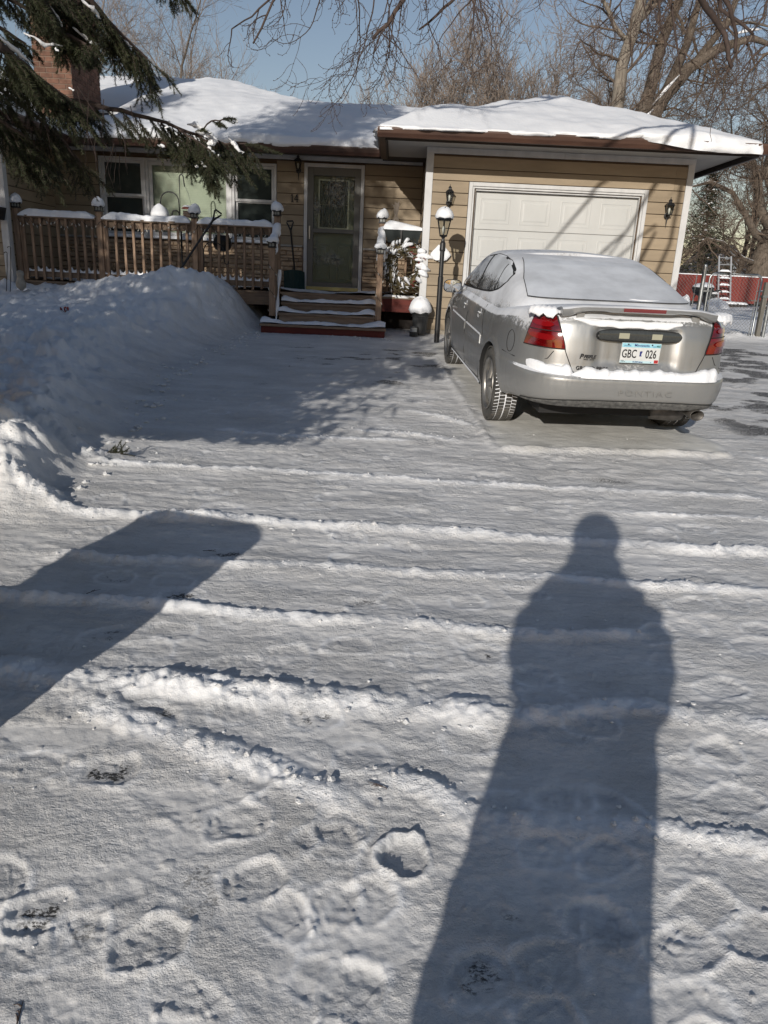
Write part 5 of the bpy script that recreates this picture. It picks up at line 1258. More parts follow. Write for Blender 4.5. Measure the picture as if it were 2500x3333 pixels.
# side glass: outline follows the arching roof line
ytop = np.array([(.30, 1.245), (.33, 1.268), (.42, 1.300), (.65, 1.358), (.95, 1.392), (1.35, 1.398), (1.68, 1.365), (1.90, 1.30), (2.15, 1.21), (2.38, 1.11), (2.54, 1.03)])
ybot = np.array([(.30, 1.235), (.34, 1.195), (.48, 1.13), (.75, 1.082), (1.1, 1.058), (1.6, 1.036), (2.1, 1.02), (2.54, 1.012)])
for sx in (-1, 1):
    def patch(y0, y1, off, ins=0.):
        ysn = np.linspace(y0, y1, 24); P = []
        for y in ysn:
            zb_, zt__ = float(np.interp(y, ybot[:, 0], ybot[:, 1]))+ins, float(np.interp(y, ytop[:, 0], ytop[:, 1]))-ins
            P.append([gside(y, zb_+(zt__-zb_)*v, sx, off) for v in np.linspace(0, 1, 9)])
        return P
    MB().grid(patch(.32, 2.53, .003, -.009)).build('window_seal', SEAM, car, local=True, smooth=True)
    for (a, b, nm_) in ((.335, .64, 'quarter_glass'), (.665, 1.44, 'rear_door_glass'), (1.50, 2.49, 'front_door_glass')):
        MB().grid(patch(a, b, .007, .006)).build(nm_, CGLASS, car, local=True, smooth=True)
# rear window and windscreen
def gend(x, z, rear, off=.004):
    yR, yF, W = [float(np.interp(z, GR[:, 0], GR[:, k])) for k in (1, 2, 3)]
    s = min(abs(x)/W, .9999); c = (1-s**PG)**(1/PG)
    return (x, YG-c*(YG-yR)-off*.5, z+off) if rear else (x, YG+c*(yF-YG)+off*.5, z+off)
for rear, nm_, m_, z0_, z1_ in ((True, 'rear_window', RGLASS, 1.124, 1.388), (False, 'windscreen', RGLASS, 1.07, 1.40)):
    bl_ = [gend(-np.interp(z, [1.04, 1.12, 1.24, 1.40], [.66, .70, .66, .555])+.0, z, rear, .013) for z in np.linspace(z1_, z0_, 30)]+[gend(x, z0_-.001, rear, .013) for x in np.linspace(-.70, .70, 30)]
    MB().tube(bl_, .0035, 4).build('window_seal', SEAM, car, local=True)
    for off, ins, mm, nn in ((.011, .004, m_, nm_),):
        P = []
        for z in np.linspace(z0_+ins*.5, z1_-ins*.5, 60):
            w_ = np.interp(z, [1.04, 1.12, 1.24, 1.40], [.66, .705, .665, .56])-ins
            P.append([gend(x, z, rear, off) for x in np.linspace(-w_, w_, 41)])
        MB().grid(P).build(nn, mm, car, local=True, smooth=True)
# patches on the lower body
def bsurf(side, ang, z, off):
    """ang = superellipse angle from the rear centre; z = height"""
    c = -abs(math.cos(ang))**(2/PW); s = abs(math.sin(ang))**(2/PW)*side
    lo, hi = 0., float(len(ROWS)-1)
    for _ in range(22):
        m_ = (lo+hi)/2; zz = cpt(np.array(c), np.array(s), m_)[2]
        if zz < z: lo = m_
        else: hi = m_
    x, y, zz = [float(v) for v in cpt(np.array(c), np.array(s), lo)]
    nx, ny = math.sin(min(ang*1.35, PI/2))*side, -math.cos(min(ang*1.35, PI/2))
    return (x+nx*off, y+ny*off, float(zz))
def ang_of_x(x, z=.9):
    W = .885; s = min(abs(x)/W, .999); return math.asin(s**(PW/2))
def surf_patch(side, x_in_fn, a_out_fn, z0, z1, off, nz=10, na=14, bulge=0.):
    P = []
    for z in np.linspace(z0, z1, nz):
        t = (z-z0)/(z1-z0); a0, a1 = ang_of_x(x_in_fn(t)), a_out_fn(t)
        P.append([bsurf(side, a0+(a1-a0)*v, z, off+bulge*math.sin(PI*v)*math.sin(PI*t)) for v in np.linspace(0, 1, na)])
    return P
for sd_ in (-1, 1):
    xin = lambda t: .548+.11*t**1.3; aout = lambda t: .80-.10*t
    MB().grid(surf_patch(sd_, lambda t: xin(t)-.008, lambda t: aout(t)+.02, .815, 1.078, .003)).build('lamp_seal', SEAM, car, local=True, smooth=True)
    tl = MB().grid(surf_patch(sd_, xin, aout, .825, 1.070, .010, bulge=.008)).build('tail_light', REDL, car, local=True, smooth=True)
    for zc, hh, a_ in ((.900, .022, .0), (.995, .020, .06)):
        P = []
        for t_ in np.linspace(-1, 1, 7):
            row = []
            for v_ in np.linspace(0, 1, 14): row.append(bsurf(sd_, ang_of_x(.615+a_*.5)+(ang_of_x(.772)-ang_of_x(.615+a_*.5))*v_, zc-.004+.008*v_+t_*hh*math.sqrt(max(0, 1-abs(2*v_-1)**3)), .0225))
            P.append(row)
        MB().grid(P).build('reflector', REDH, tl, smooth=True, world=WM[tl])
    P = surf_patch(sd_, lambda t: .585, lambda t: .74, .944, .950, .0215, 2, 14)
    MB().grid(P).build('lamp_divider', SEAM, tl, smooth=True, world=WM[tl])
# seams
def seam(pts, r=.0035, m_=SEAM): MB().tube(pts, r, 4).build('panel_gap', m_, car, local=True)
for sd_ in (-1, 1):
    seam([bsurf(sd_, ang_of_x(x), z, .001) for x, z in ((.548, .82), (.53, .78), (.50, .72), (.475, .665))]+[bsurf(sd_, ang_of_x(.46), .652, .001)])
    def sidept(y, z, off=.001):
        c = (y-YC)/(YC+1.0) if y < YC else (y-YC)/(3.8-YC); s = (1-abs(c)**PW)**(1/PW); lo, hi = 0., 14.
        for _ in range(22):
            m_ = (lo+hi)/2
            if cpt(np.array(float(c)), np.array(float(s)), m_)[2] < z: lo = m_
            else: hi = m_
        x, yy_, zz = [float(v) for v in cpt(np.array(float(c)), np.array(float(s)), lo)]; return (sd_*(abs(x)+off), yy_, zz)
    seam([sidept(y, z) for y, z in ((1.42, .96), (1.42, .8), (1.41, .6), (1.40, .4), (1.40, .27))]); seam([sidept(y, z) for y, z in ((2.50, .94), (2.52, .7), (2.50, .45), (2.42, .28))])
    seam([sidept(y, z) for y, z in ((.62, .965), (.60, .9), (.52, .80), (.44, .72))]+[sidept(.50, .36), sidept(.56, .28), sidept(1.0, .265), sidept(1.40, .262), sidept(2.42, .27)])
    seam([sidept(y, z) for y, z in ((-.34, .70), (-.6, .695), (-.85, .70), (-.93, .74), (-.95, .80))])
    # body-side moulding
    for y0, y1 in ((.52, 1.38), (1.45, 2.47)):
        P = []
        for y in np.linspace(y0, y1, 14):
            t = (y-.5)/2; zc = .655+.012*t
            P.append([sidept(y, zc-.042, .000), sidept(y, zc-.036, .006), sidept(y, zc+.036, .0065), sidept(y, zc+.040, .000)])
        m_ = MB(); m_.grid(P); m_.add(P[0], [(0, 1, 2, 3)]); m_.add(P[-1], [(0, 1, 2, 3)]); m_.build('side_moulding', PAINT, car, local=True)
        P = [[sidept(y, .655+.006*((y-.5))+.043, .001), sidept(y, .655+.006*(y-.5)+.045, .0045+.0035*math.sin(y*43)), sidept(y, .655+.006*(y-.5)+.048, .0)] for y in np.linspace(y0, y1, 30)]
        MB().grid(P).build('snow_line', SNOWF, car, local=True, smooth=True)
    # handles
    for yh, zh in ((.78, .865), (1.68, .855)):
        q = [sidept(yh+.055*math.cos(a), zh+.042*math.sin(a), .002) for a in np.linspace(0, 2*PI, 20)]; MB().tube(q, .003, 4).build('handle_recess', PAINT, car, local=True)
        MB().tube([sidept(yh-.05, zh+.005, .008), sidept(yh, zh+.008, .016), sidept(yh+.05, zh+.005, .008)], .010, 6).build('door_handle', PAINT, car, local=True, smooth=True)
    # rocker
    P = [[sidept(y, .228, .002), sidept(y, .222, .016), sidept(y, .255, .017), sidept(y, .262, .004)] for y in np.linspace(.42, 2.40, 16)]
    MB().grid(P).build('sill', PAINT, car, local=True)
    # mirror
    mx = sd_*1.0
    hs_ = MB(); P = []
    for t in np.linspace(0, 1, 9):
        k = math.sin(PI*min(t*.5+.5, 1)) if t > 0 else 1; k = math.sqrt(max(0, 1-t**2.2)); P.append([(mx+sd_*(.105*math.copysign(abs(math.cos(a))**.6, math.cos(a)))*max(k, .05), 2.10+.13*t, 1.005+.072*math.copysign(abs(math.sin(a))**.6, math.sin(a))*max(k, .05)) for a in [2*PI*j/20 for j in range(20)]])
    hs_.grid(P, close_v=True); hs_.add(P[-1], [tuple(range(20))]); mr_ = hs_.build('mirror', PAINT, car, local=True, smooth=True)
    P = [[(mx+sd_*(.094*r_*math.copysign(abs(math.cos(a))**.6, math.cos(a))), 2.104+.004*r_, 1.005+.063*r_*math.copysign(abs(math.sin(a))**.6, math.sin(a))) for a in [2*PI*j/20 for j in range(20)]] for r_ in (.02, 1)]
    MB().grid(P, close_v=True).build('mirror_glass', mat('mirror_glass', (.62, .65, .68), rough=.03, metal=1.), mr_, world=WM[mr_])
    MB().grid([[(mx+sd_*(.10*r_*math.copysign(abs(math.cos(a))**.6, math.cos(a))), 2.112, 1.005+.069*r_*math.copysign(abs(math.sin(a))**.6, math.sin(a))) for a in [2*PI*j/20 for j in range(20)]] for r_ in (.02, 1)], close_v=True).build('mirror_bezel', SEAM, mr_, world=WM[mr_])
    MB().tube([(sd_*.82, 2.22, .965), (sd_*.93, 2.18, .97)], [.035, .028], 8).build('mirror_arm', PAINT, mr_, world=WM[mr_])
# fuel door on the left
sd_ = -1
MB().tube([sidept(-.50+.075*math.cos(a), .80+.085*math.sin(a)*1., .0015) for a in np.linspace(0, 2*PI, 26)], .0025, 4).build('fuel_door', SEAM, car, local=True)
# spoiler, brake light
P = []
for x in np.linspace(-.60, .60, 41):
    e = abs(x)/.60; drop = .035*sstep(.72, 1.0, e); up = .012*(1-e**2); k = .50+.5*sstep(1.0, .6, e); mid_ = sstep(.30, .22, abs(x))*.010
    zt_ = 1.140+up-drop*.5; yb_ = -1.045+.05*e**3; hgt = .036+.030*sstep(.62, .95, e)+mid_
    P.append([(x, yb_+.17, zt_-.018), (x, yb_+.06, zt_+.004), (x, yb_+.012, zt_+.001), (x, yb_, zt_-.008), (x, yb_+.004, zt_-hgt*.7), (x, yb_+.03, zt_-hgt), (x, yb_+.12, zt_-hgt*.9-.012*sstep(.75, .95, e))])
m_ = MB(); m_.grid(P, close_v=True); m_.add(P[0], [tuple(range(7))]); m_.add(P[-1], [tuple(range(7))]); sp_ = m_.build('spoiler', PAINT, car, local=True); smooth_angle(sp_, 50)
MB().grid([[(x, -1.0485, 1.143), (x, -1.0495, 1.130), (x, -1.046, 1.116)] for x in np.linspace(-.155, .17, 9)]).build('brake_light', REDB, sp_, world=WM[sp_])
for sx in (-.45, .45): MB().box(sx-.03, sx+.03, -.96, -.90, 1.03, 1.09).build('spoiler_foot', PAINT, sp_, world=WM[sp_])
# licence-lamp garnish, plate
GM_ = mat('garnish_lens', (.035, .037, .035), (.055, .058, .054), rough=.2, scale=40, stretch=(6, 1, 1), coat=.6)
P = []
for j, t in enumerate(np.linspace(0, 1, 7)):
    z = .905+.075*t; w_ = .315-.028*abs(2*t-1)**3; P.append([(x, -1.038-.010*math.sin(PI*t)+ .022*(abs(x)/.33)**2*0, z+.004*(1-(x/.33)**2)) for x in np.linspace(-w_, w_+.01, 17)])
MB().grid(P).build('light_bar', GM_, car, local=True, smooth=True)
for sx in (-.12, .135): MB().grid([[(sx+x, -1.0495, z) for x in (-.04, 0, .04)] for z in (.922, .963)]).build('licence_lamp', mat('amber_white_lens', (.34, .33, .25), rough=.25), car, local=True)
m_ = MB(); m_.tube([(.30*math.copysign(abs(math.cos(a))**.3, math.cos(a))+.03*math.cos(a), -1.036, .943+.042*math.sin(a)) for a in np.linspace(0, 2*PI, 40)], .006, 5); m_.build('light_bar_seal', SEAM, car, local=True)
PLW = mat('plate_white', (.62, .63, .62), (.55, .56, .54), rough=.4, scale=20); yp = -1.052
plate = MB().cbox(-.128, .178, yp, yp+.004, .742, .894, .002).build('licence_plate', PLW, car, local=True)
MB().box(-.126, .176, yp-.0008, yp-.0002, .861, .892).build('plate_band', mat('plate_blue', (.22, .50, .62), (.35, .62, .70), rough=.4, scale=30), plate, world=WM[plate])
MB().box(-.126, .142, yp-.0008, yp-.0002, .744, .760).build('plate_band', mat('plate_pale', (.45, .62, .66), rough=.4), plate, world=WM[plate])
FR = lambda x, y, z: CARM @ Matrix.Translation((x, y, z)) @ Matrix.Rotation(PI/2, 4, 'X')
INK = mat('ink_black', (.012, .012, .014), rough=.5); INKB = mat('ink_blue', (.02, .03, .16), rough=.5); INKG = mat('ink_green', (.02, .10, .08), rough=.5)
text_mesh('plate_text', 'GBC', .088, INK, plate, FR(-.062, yp-.0012, .8095), .0006, sx=.66, bold=.0012); text_mesh('plate_text', '026', .088, INK, plate, FR(.108, yp-.0012, .8095), .0006, sx=.66, bold=.0012)
text_mesh('plate_text', 'Minnesota', .028, INKB, plate, FR(.028, yp-.0012, .8765), .0004, bold=.0004); text_mesh('plate_text', 'EXPLORE', .0125, INKB, plate, FR(-.085, yp-.0012, .872), .0004, shear=.3); text_mesh('plate_text', '.com', .0145, INKB, plate, FR(.124, yp-.0012, .871), .0004)
text_mesh('plate_text', '10,000 lakes', .0165, INKB, plate, FR(.012, yp-.0012, .752), .0004, bold=.0004); text_mesh('plate_text', 'FEB', .020, INK, plate, FR(-.108, yp-.0012, .7555), .0004, sx=.8)
m_ = MB(); m_.prism([(.018, .832), (.026, .832), (.028, .835), (.042, .832), (.036, .822), (.032, .808), (.037, .795), (.019, .795), (.020, .812)], yp-.0016, yp-.0004); m_.build('state_emblem', INKB, plate, world=WM[plate])
stk = MB().box(.140, .172, yp-.0014, yp-.0004, .746, .770).build('plate_sticker', mat('sticker_red', (.42, .03, .03), rough=.5), plate, world=WM[plate]); text_mesh('plate_text', "'26", .012, INK, plate, FR(.158, yp-.0018, .758), .0002)
m_ = MB(); m_.prism([(.140, .868), (.145, .884), (.150, .872), (.155, .886), (.160, .870), (.166, .889), (.172, .868)], yp-.0014, yp-.0006); m_.build('plate_pines', INKG, plate, world=WM[plate])
for bx in (-.078, .107): MB().lathe([(.006, 0), (.006, -.002), (.003, -.003)], (bx, yp-.001, .882), 10, axis='y').build('plate_bolt', SEAM, plate, world=WM[plate])
MB().lathe([(.003, 0), (.003, -.001)], (-.088, yp-.001, .752), 6, axis='y').lathe([(.003, 0), (.003, -.001)], (.115, yp-.001, .751), 6, axis='y').build('plate_bolt', SEAM, plate, world=WM[plate])
# lettering on the boot lid and bumper
text_mesh('dealer_badge', 'FEIFLE', .034, INK, car, FR(-.362, -1.0475, .776), .001, bold=.0009, shear=.25); text_mesh('dealer_badge', 'P', .050, INK, car, FR(-.428, -1.0475, .777), .001, bold=.0012, shear=.25); text_mesh('dealer_badge', 'WISHEK - LINTON', .010, INK, car, FR(-.365, -1.0475, .754), .0006, bold=.0003)
text_mesh('model_badge', 'GRAND PRIX', .040, INK, car, FR(-.335, -1.049, .688), .002, bold=.0006, sx=1.05)
EMB = mat('bumper_emboss', (.27, .27, .26), rough=.5, metal=.5)
text_mesh('maker_lettering', 'PONTIAC', .056, EMB, car, FR(.085, -1.1345, .522), .0022, sx=1.55, bold=-.0008, space=1.2)
# grey lower valance
P = []
for t in np.linspace(0, 1, 7):
    row = []
    for v in np.linspace(-1, 1, 61):
        x = v*.80; a = ang_of_x(abs(x)/.80*.80*.995); zt = .452-.055*abs(v)**4; z = .374+(zt-.374)*t
        row.append(bsurf(1 if v >= 0 else -1, a, z, .004+.006*(t > .01)*(t < .99)))
    P.append(row)
MB().grid(P).build('valance', VAL, car, local=True, smooth=True)
MB().tube([bsurf(1 if v >= 0 else -1, ang_of_x(abs(v)*.796), .456-.055*abs(v)**4, .006) for v in np.linspace(-1, 1, 61)], .0035, 4).build('panel_gap', SEAM, car, local=True)
# exhaust
EXM = mat('exhaust_metal', (.06, .055, .05), (.13, .12, .11), rough=.5, metal=.6, scale=10)
m_ = MB(); P = []
for (r_, y) in ((.036, -.6), (.040, -1.0), (.043, -1.09), (.038, -1.092), (.034, -.9)): P.append([(.565+r_*1.35*math.cos(a), y+.035, .352+r_*math.sin(a)) for a in [2*PI*j/20 for j in range(20)]])
m_.grid(P, close_v=True); m_.add(P[-1], [tuple(range(20))]); m_.build('exhaust_pipe', EXM, car, local=True, smooth=True)
MB().lathe([(.02, .30), (.09, .33), (.10, .5), (.09, .58), (.02, .60)], (0, -.72, .32), 14, axis='x').build('muffler', EXM, car, local=True, smooth=True)
MB().box(-.62, .62, -.75, 3.2, .26, .34).build('underbody', SEAM, car, local=True)
# wheels
def wheel(x, y, side):
    wm = CARM @ Matrix.Translation((x, y, .335)) @ Matrix.Rotation((0 if side < 0 else PI), 4, 'Z')
    wh = tag(bpy.data.objects.new('wheel', None), None); col.objects.link(wh); wh.matrix_basis = wm; WM[wh] = wm; wh.parent = car; wh.matrix_parent_inverse = WM[car].inverted()
    hw = .108
    MB().lathe([(.225, -hw+.012), (.262, -hw-.004), (.30, -hw), (.322, -hw+.02), (.326, 0), (.322, hw-.02), (.30, hw), (.262, hw+.004), (.225, hw-.012)], (0, 0, 0), 56, axis='x', cap=False).build('tyre', RUBBER, wh, smooth=True, world=wm)
    m_ = MB(); r = random.Random(int(x*10+y)); nb_ = 62
    for k in range(nb_):
        for j, (a0, a1) in enumerate(((-.104, -.062), (-.056, -.008), (.004, .052), (.058, .102))):
            th0 = 2*PI*(k+(.0, .3, .6, .15)[j])/nb_; dth = 2*PI/nb_*.74; vs = []
            for rad in (.322, .3355 if j in (1, 2) else .332):
                for (aa, tt) in ((a0, th0+.02*(j-1.5)), (a1, th0+.035*(j-1.5)), (a1, th0+dth+.035*(j-1.5)), (a0, th0+dth+.02*(j-1.5))): vs.append((aa, rad*math.cos(tt), rad*math.sin(tt)))
            m_.hexa(vs)
    tr = m_.build('tread', RUBBER, wh, world=wm); tr['kind'] = 'stuff'
    MB().lathe([(.3285, -.100), (.3295, 0), (.3285, .100)], (0, 0, 0), 56, axis='x', cap=False).build('packed_snow', SNOWF, wh, smooth=True, world=wm)
    m_ = MB(); m_.lathe([(.228, -.100), (.232, -.112), (.222, -.112), (.214, -.09), (.20, -.02), (.20, .09)], (0, 0, 0), 40, axis='x', cap=False); m_.build('rim', RIM, wh, smooth=True, world=wm)
    MB().lathe([(.19, -.02), (.19, -.015)], (0, 0, 0), 30, axis='x').build('brake_disc', SEAM, wh, world=wm)
    for k in range(5):
        a = 2*PI*k/5+.3; ca, sa = math.cos(a), math.sin(a); P = []
        for rr_ in (.03, .07, .14, .20, .222):
            w_ = .040 if rr_ < .1 else .034+.10*(rr_-.1); dx_ = -.105+.035*(1-rr_/.222)**1.5*-1+.015
            P.append([(dx_+dd, rr_*ca-o*sa, rr_*sa+o*ca) for o, dd in ((-w_, .022), (-w_*.8, 0), (0, -.006), (w_*.8, 0), (w_, .022))])
        MB().grid(P).build('spoke', RIM, wh, smooth=True, world=wm)
    MB().lathe([(.045, -.085), (.042, -.118), (.02, -.124), (.001, -.125)], (0, 0, 0), 20, axis='x').build('hub_cap', RIM, wh, world=wm, smooth=True)
    for k in range(5):
        a = 2*PI*k/5+.3+PI/5; MB().lathe([(.008, -.09), (.008, -.105)], (0, .057*math.cos(a), .057*math.sin(a)), 6, axis='x').build('lug_nut', SEAM, wh, world=wm)
for yw in (0, 2.81):
    wheel(-.805, yw, -1); wheel(.805, yw, 1)
# ---- snow lying on the car
r = random.Random(31)
def ridge(name, pts, w0, h0, m_=SNOW, n=8, seed=0, yscale=1.):
    """lumpy ridge along pts (local), w0 = half width in y, h0 = height"""
    P = []; L = len(pts)
    for i, (x, y, z) in enumerate(pts):
        t = i/(L-1); e = min(1, t*9+.15, (1-t)*9+.15); nn = float(vnoise(np.array([x*5.+seed]), np.array([seed*3.1]), 77)[0])*.65+.35*float(vnoise(np.array([x*17.+seed]), np.array([seed*3.1]), 79)[0]); n3 = float(vnoise(np.array([x*43.+seed]), np.array([seed*3.1]), 78)[0])
        w_ = w0*e*(.7+.5*nn+.15*n3); h = h0*e*(.30+.95*nn+.12*n3)
        P.append([(x, y-w_*math.cos(a)*yscale, z-.006*(a in (0, PI))+h*math.sin(a)**.7*(1+.10*float(vnoise(np.array([x*40.]), np.array([a*3.+seed]), 81)[0]))) for a in [PI*j/n for j in range(n+1)]])
    m__ = MB(); m__.grid(P); m__.add(P[0], [tuple(range(n+1))]); m__.add(P[-1], [tuple(range(n+1))]); return m__.build(name, m_, car, local=True, smooth=True)
def bump_pts(x0, x1, n, z=.632, inset=.035):
    o = []
    for x in np.linspace(x0, x1, n):
        a = ang_of_x(abs(x)*.885/.93); p = bsurf(1 if x > 0 else -1, a, z, -inset); o.append((p[0] if abs(x) > .3 else x, p[1], p[2]))
    return o
ridge('bumper_snow', bump_pts(-.52, .80, 110), .054, .082, seed=3)
ridge('bumper_snow', bump_pts(-.88, -.50, 30, .640, .038), .055, .105, seed=9)
# strip stuck under the spoiler, above the light bar
P = []
for i, x in enumerate(np.linspace(-.50, .36, 50)):
    t = (x+.50)/.86; nn = float(vnoise(np.array([x*14]), np.array([2.]), 88)[0]); top_ = 1.062-.01*t; bot = .99+.045*(t < .15)*(1-t/.15)+.014*nn+.02*sstep(.85, 1, t)
    row = []
    for v in np.linspace(0, 1, 7):
        z = top_+(bot-top_)*v; y = float(np.interp(z, [.95, 1.0, 1.045, 1.066], [-1.018, -.995, -.962, -.92]))
        row.append((x, y-.003-.020*math.sin(PI*v)**.6*min(1, t*12+.1, (1-t)*12+.1)*(.6+.6*nn), z))
    P.append(row)
MB().grid(P).build('lid_snow', SNOW, car, local=True, smooth=True)
# shoulders over the tail lights
def top_z(x, y): return 1.075-.02*(abs(x)/.8)**4
for sd_, seed in ((-1, 4), (1, 6)):
    P = []
    for i, v in enumerate(np.linspace(0, 1, 22)):
        ph = v*1.25; cxp, cyp = .60+.215*math.sin(ph), -.93+.20*(1-math.cos(ph))*1.3
        nn = float(vnoise(np.array([v*9.+seed]), np.array([1.]), 99)[0]); out_ = .032+.045*nn; drop_ = (.01+.035*nn)*(1 if v > .15 else .4)
        nx, ny = math.sin(ph), -math.cos(ph); row = []
        e = min(1, v*6+.2, (1-v)*5+.1)
        for q, (o, z) in enumerate(((-.16, .008), (-.10, .030), (-.03, .036), (.020, .022), (.034, -.01), (.036, -drop_), (.024, -drop_-.004))): row.append((sd_*(cxp+nx*o*e), cyp+ny*o*e, 1.083+z*e+.006*math.sin(i*1.7+q)))
        P.append(row)
    MB().grid(P).build('shoulder_snow', SNOW, car, local=True, smooth=True)
# crusts on roof and rear glass
for (x0, x1, z, wd, hh, sd2) in ((.0, .45, 1.14, .02, .012, 3),):
    ridge('crusted_snow', [(x, gend(x, z+.004*math.sin(x*17), True, .004)[1], gend(x, z, True, .004)[2]) for x in np.linspace(x0, x1, 22)], wd, hh, seed=sd2)
# ------------------------------------------------------------------ chain-link gate and fence
def chainlink(mb, x0, x1, y, z0, z1, s=.062, r=.0022):
    """diagonal wires crossing between two heights"""
    w_ = x1-x0; h = z1-z0
    k = -int(h/s)-1
    while k*s < w_:
        for sg in (1, -1):
            a = x0+k*s if sg > 0 else x0+k*s+h
            p = []
            b = a+sg*h
            t0, t1 = 0., 1.
            if sg > 0: t0 = max(0, (x0-a)/h); t1 = min(1, (x1-a)/h)
            else: t0 = max(0, (a-x1)/h); t1 = min(1, (a-x0)/h)
            if t1-t0 > .02: mb.tube([(a+sg*h*t0, y+.003*sg, z0+h*t0), (a+sg*h*t1, y+.003*sg, z0+h*t1)], r, 3, caps=False)
        k += 1
WIRE = mat('chain_wire', (.20, .21, .21), rough=.5, metal=.7)
GY_ = 13.6
gate = thing('chain_link_gate', (5.98, GY_, .7), 'closed galvanised chain-link gate with rounded tube frame right of the garage', 'gate')
fx0, fx1, fz0, fz1, rc_ = 5.50, 6.41, .71, 1.835, .11
def rrect(x0, x1, z0, z1, r_, n=7):
    o = []
    for cx_, cz_, a0 in ((x1-r_, z1-r_, 0), (x0+r_, z1-r_, PI/2), (x0+r_, z0+r_, PI), (x1-r_, z0+r_, 1.5*PI)):
        for i in range(n): a = a0+PI/2*i/(n-1); o.append((cx_+r_*math.cos(a), GY_, cz_+r_*math.sin(a)))
    o.append(o[0]); return o
MB().tube(rrect(fx0, fx1, fz0, fz1, rc_), .019, 8).build('frame', GALV, gate, smooth=True)
m_ = MB(); chainlink(m_, fx0+.03, fx1-.03, GY_, fz0+.03, fz1-.03); k = m_.build('wire_mesh', WIRE, gate); k['kind'] = 'stuff'
for x in (fx0+.055, fx1-.055): MB().box(x-.006, x+.006, GY_-.01, GY_-.004, fz0+.06, fz1-.07).build('tension_bar', GALV, gate)
for z in (1.53, .93): MB().box(5.36, fx0+.02, GY_-.028, GY_+.028, z-.016, z+.016).build('hinge', GALV, gate)
fe = thing('chain_link_fence', (5.38, GY_, .7), 'galvanised chain-link fence run beside the gate, reaching from the garage and on to the right', 'fence')
MB().lathe([(.036, -.3), (.036, 1.25), (.030, 1.285), (.004, 1.30)], (5.39, GY_, .68), 14).build('gate_post', GALV, fe, smooth=False)
MB().lathe([(.033, -.3), (.033, .80), (.036, .80), (.036, .84)], (6.60, GY_-.02, .68), 14).build('gate_post', GALV, fe); 
WOODP = mat('grey_post', (.10, .095, .08), (.17, .16, .14), rough=.9, scale=6, stretch=(4, 4, .6), bump=.4)
MB().box(6.475, 6.545, GY_-.04, GY_+.04, .35, 1.72).build('timber_post', WOODP, fe); MB().box(6.46, 6.64, GY_-.05, GY_+.05, 1.46, 1.50).build('latch', GALV, fe)
m_ = MB(); chainlink(m_, 4.5, 5.30, GY_+.02, .72, 1.78); chainlink(m_, 6.64, 8.4, GY_, .72, 1.50); k = m_.build('wire_mesh', WIRE, fe); k['kind'] = 'stuff'
MB().tube([(5.27, GY_, .72), (5.27, GY_, 1.80)], .008, 6).build('tension_bar', GALV, fe); MB().tube([(6.64, GY_, 1.50), (8.4, GY_, 1.50)], .016, 8).build('top_rail', GALV, fe)
for x in (4.52, 4.60): MB().tube([(x, GY_+.02, .6), (x, GY_+.02, 1.85)], .016, 8).build('line_post', GALV, fe)
# ------------------------------------------------------------------ back yard
def gy(x, y): return gz(x, y)
rf = thing('red_fence', (15, 34, 1.1), 'long dark red board fence across the back of the neighbouring yard', 'fence')
bmesh0 = None
for k in range(60):
    x = 9.0+k*.152
    yy = 34+.0*k
    if bmesh0 is None: m_ = MB(); m_.box(-.072, .072, -.012, .012, 0, 1.12); bmesh0 = m_.build('fence_board', REDP, rf, world=Matrix.Translation((x, yy, 1.13)))
    else: inst(bmesh0, (x, yy+rr.uniform(-.01, .01), 1.13+rr.uniform(-.012, .012)), rf)
MB().box(9, 18.1, 34.013, 34.05, 1.35, 1.43).box(9, 18.1, 34.013, 34.05, 2.0, 2.08).build('rail', REDP, rf)
d = MB(); snow_lump(d, 9.0, 18.1, 33.97, 34.03, 2.245, .03, rr, step=.15); d.build('snow_cap', SNOW, rf, smooth=True)
bg_ = thing('plank_bed', (14, 32, .9), 'low dark raised garden bed with snow on top in front of the red fence', 'garden bed')
BZ = .86
MB().box(13.50, 14.62, 31.9, 31.94, BZ, BZ+.26).build('front_board', DKTRIM, bg_); MB().box(13.5, 13.54, 31.94, 32.6, BZ, BZ+.26).box(14.58, 14.62, 31.94, 32.6, BZ, BZ+.26).build('end_board', DKTRIM, bg_); MB().box(13.75, 14.35, 31.89, 31.899, BZ, BZ+.12).build('board', WOODX, bg_)
d = MB(); snow_lump(d, 13.46, 14.66, 31.85, 32.65, BZ+.25, .10, rr, step=.08); d.build('snow_cap', SNOW, bg_, smooth=True)
ld = thing('ladder', (14.35, 33.5, 1.0), 'aluminium ladder with snowy rungs leaning upright against the red fence', 'ladder')
ALU = mat('aluminium', (.48, .49, .50), rough=.45, metal=.6)
lx0, lx1, lz0, lz1 = 13.98, 14.50, 1.15, 3.05
for x in (lx0, lx1):
    MB().hexa([(x-.028,33.25,lz0),(x+.028,33.25,lz0),(x+.028,33.33,lz0),(x-.028,33.33,lz0),(x-.028,33.95,lz1),(x+.028,33.95,lz1),(x+.028,34.0,lz1),(x-.028,34.0,lz1)]).build('stile', ALU, ld)
for k in range(7):
    z = lz0+.12+k*.285; y = 33.29+(z-lz0)/(lz1-lz0)*.69
    MB().tube([(lx0, y, z), (lx1, y, z)], .018, 6).build('rung', ALU, ld)
    if k < 5: d = MB(); snow_lump(d, lx0+.03, lx1-.03, y-.05, y+.05, z+.01, .07, rr, step=.08); d.build('rung_snow', SNOW, ld, smooth=True)
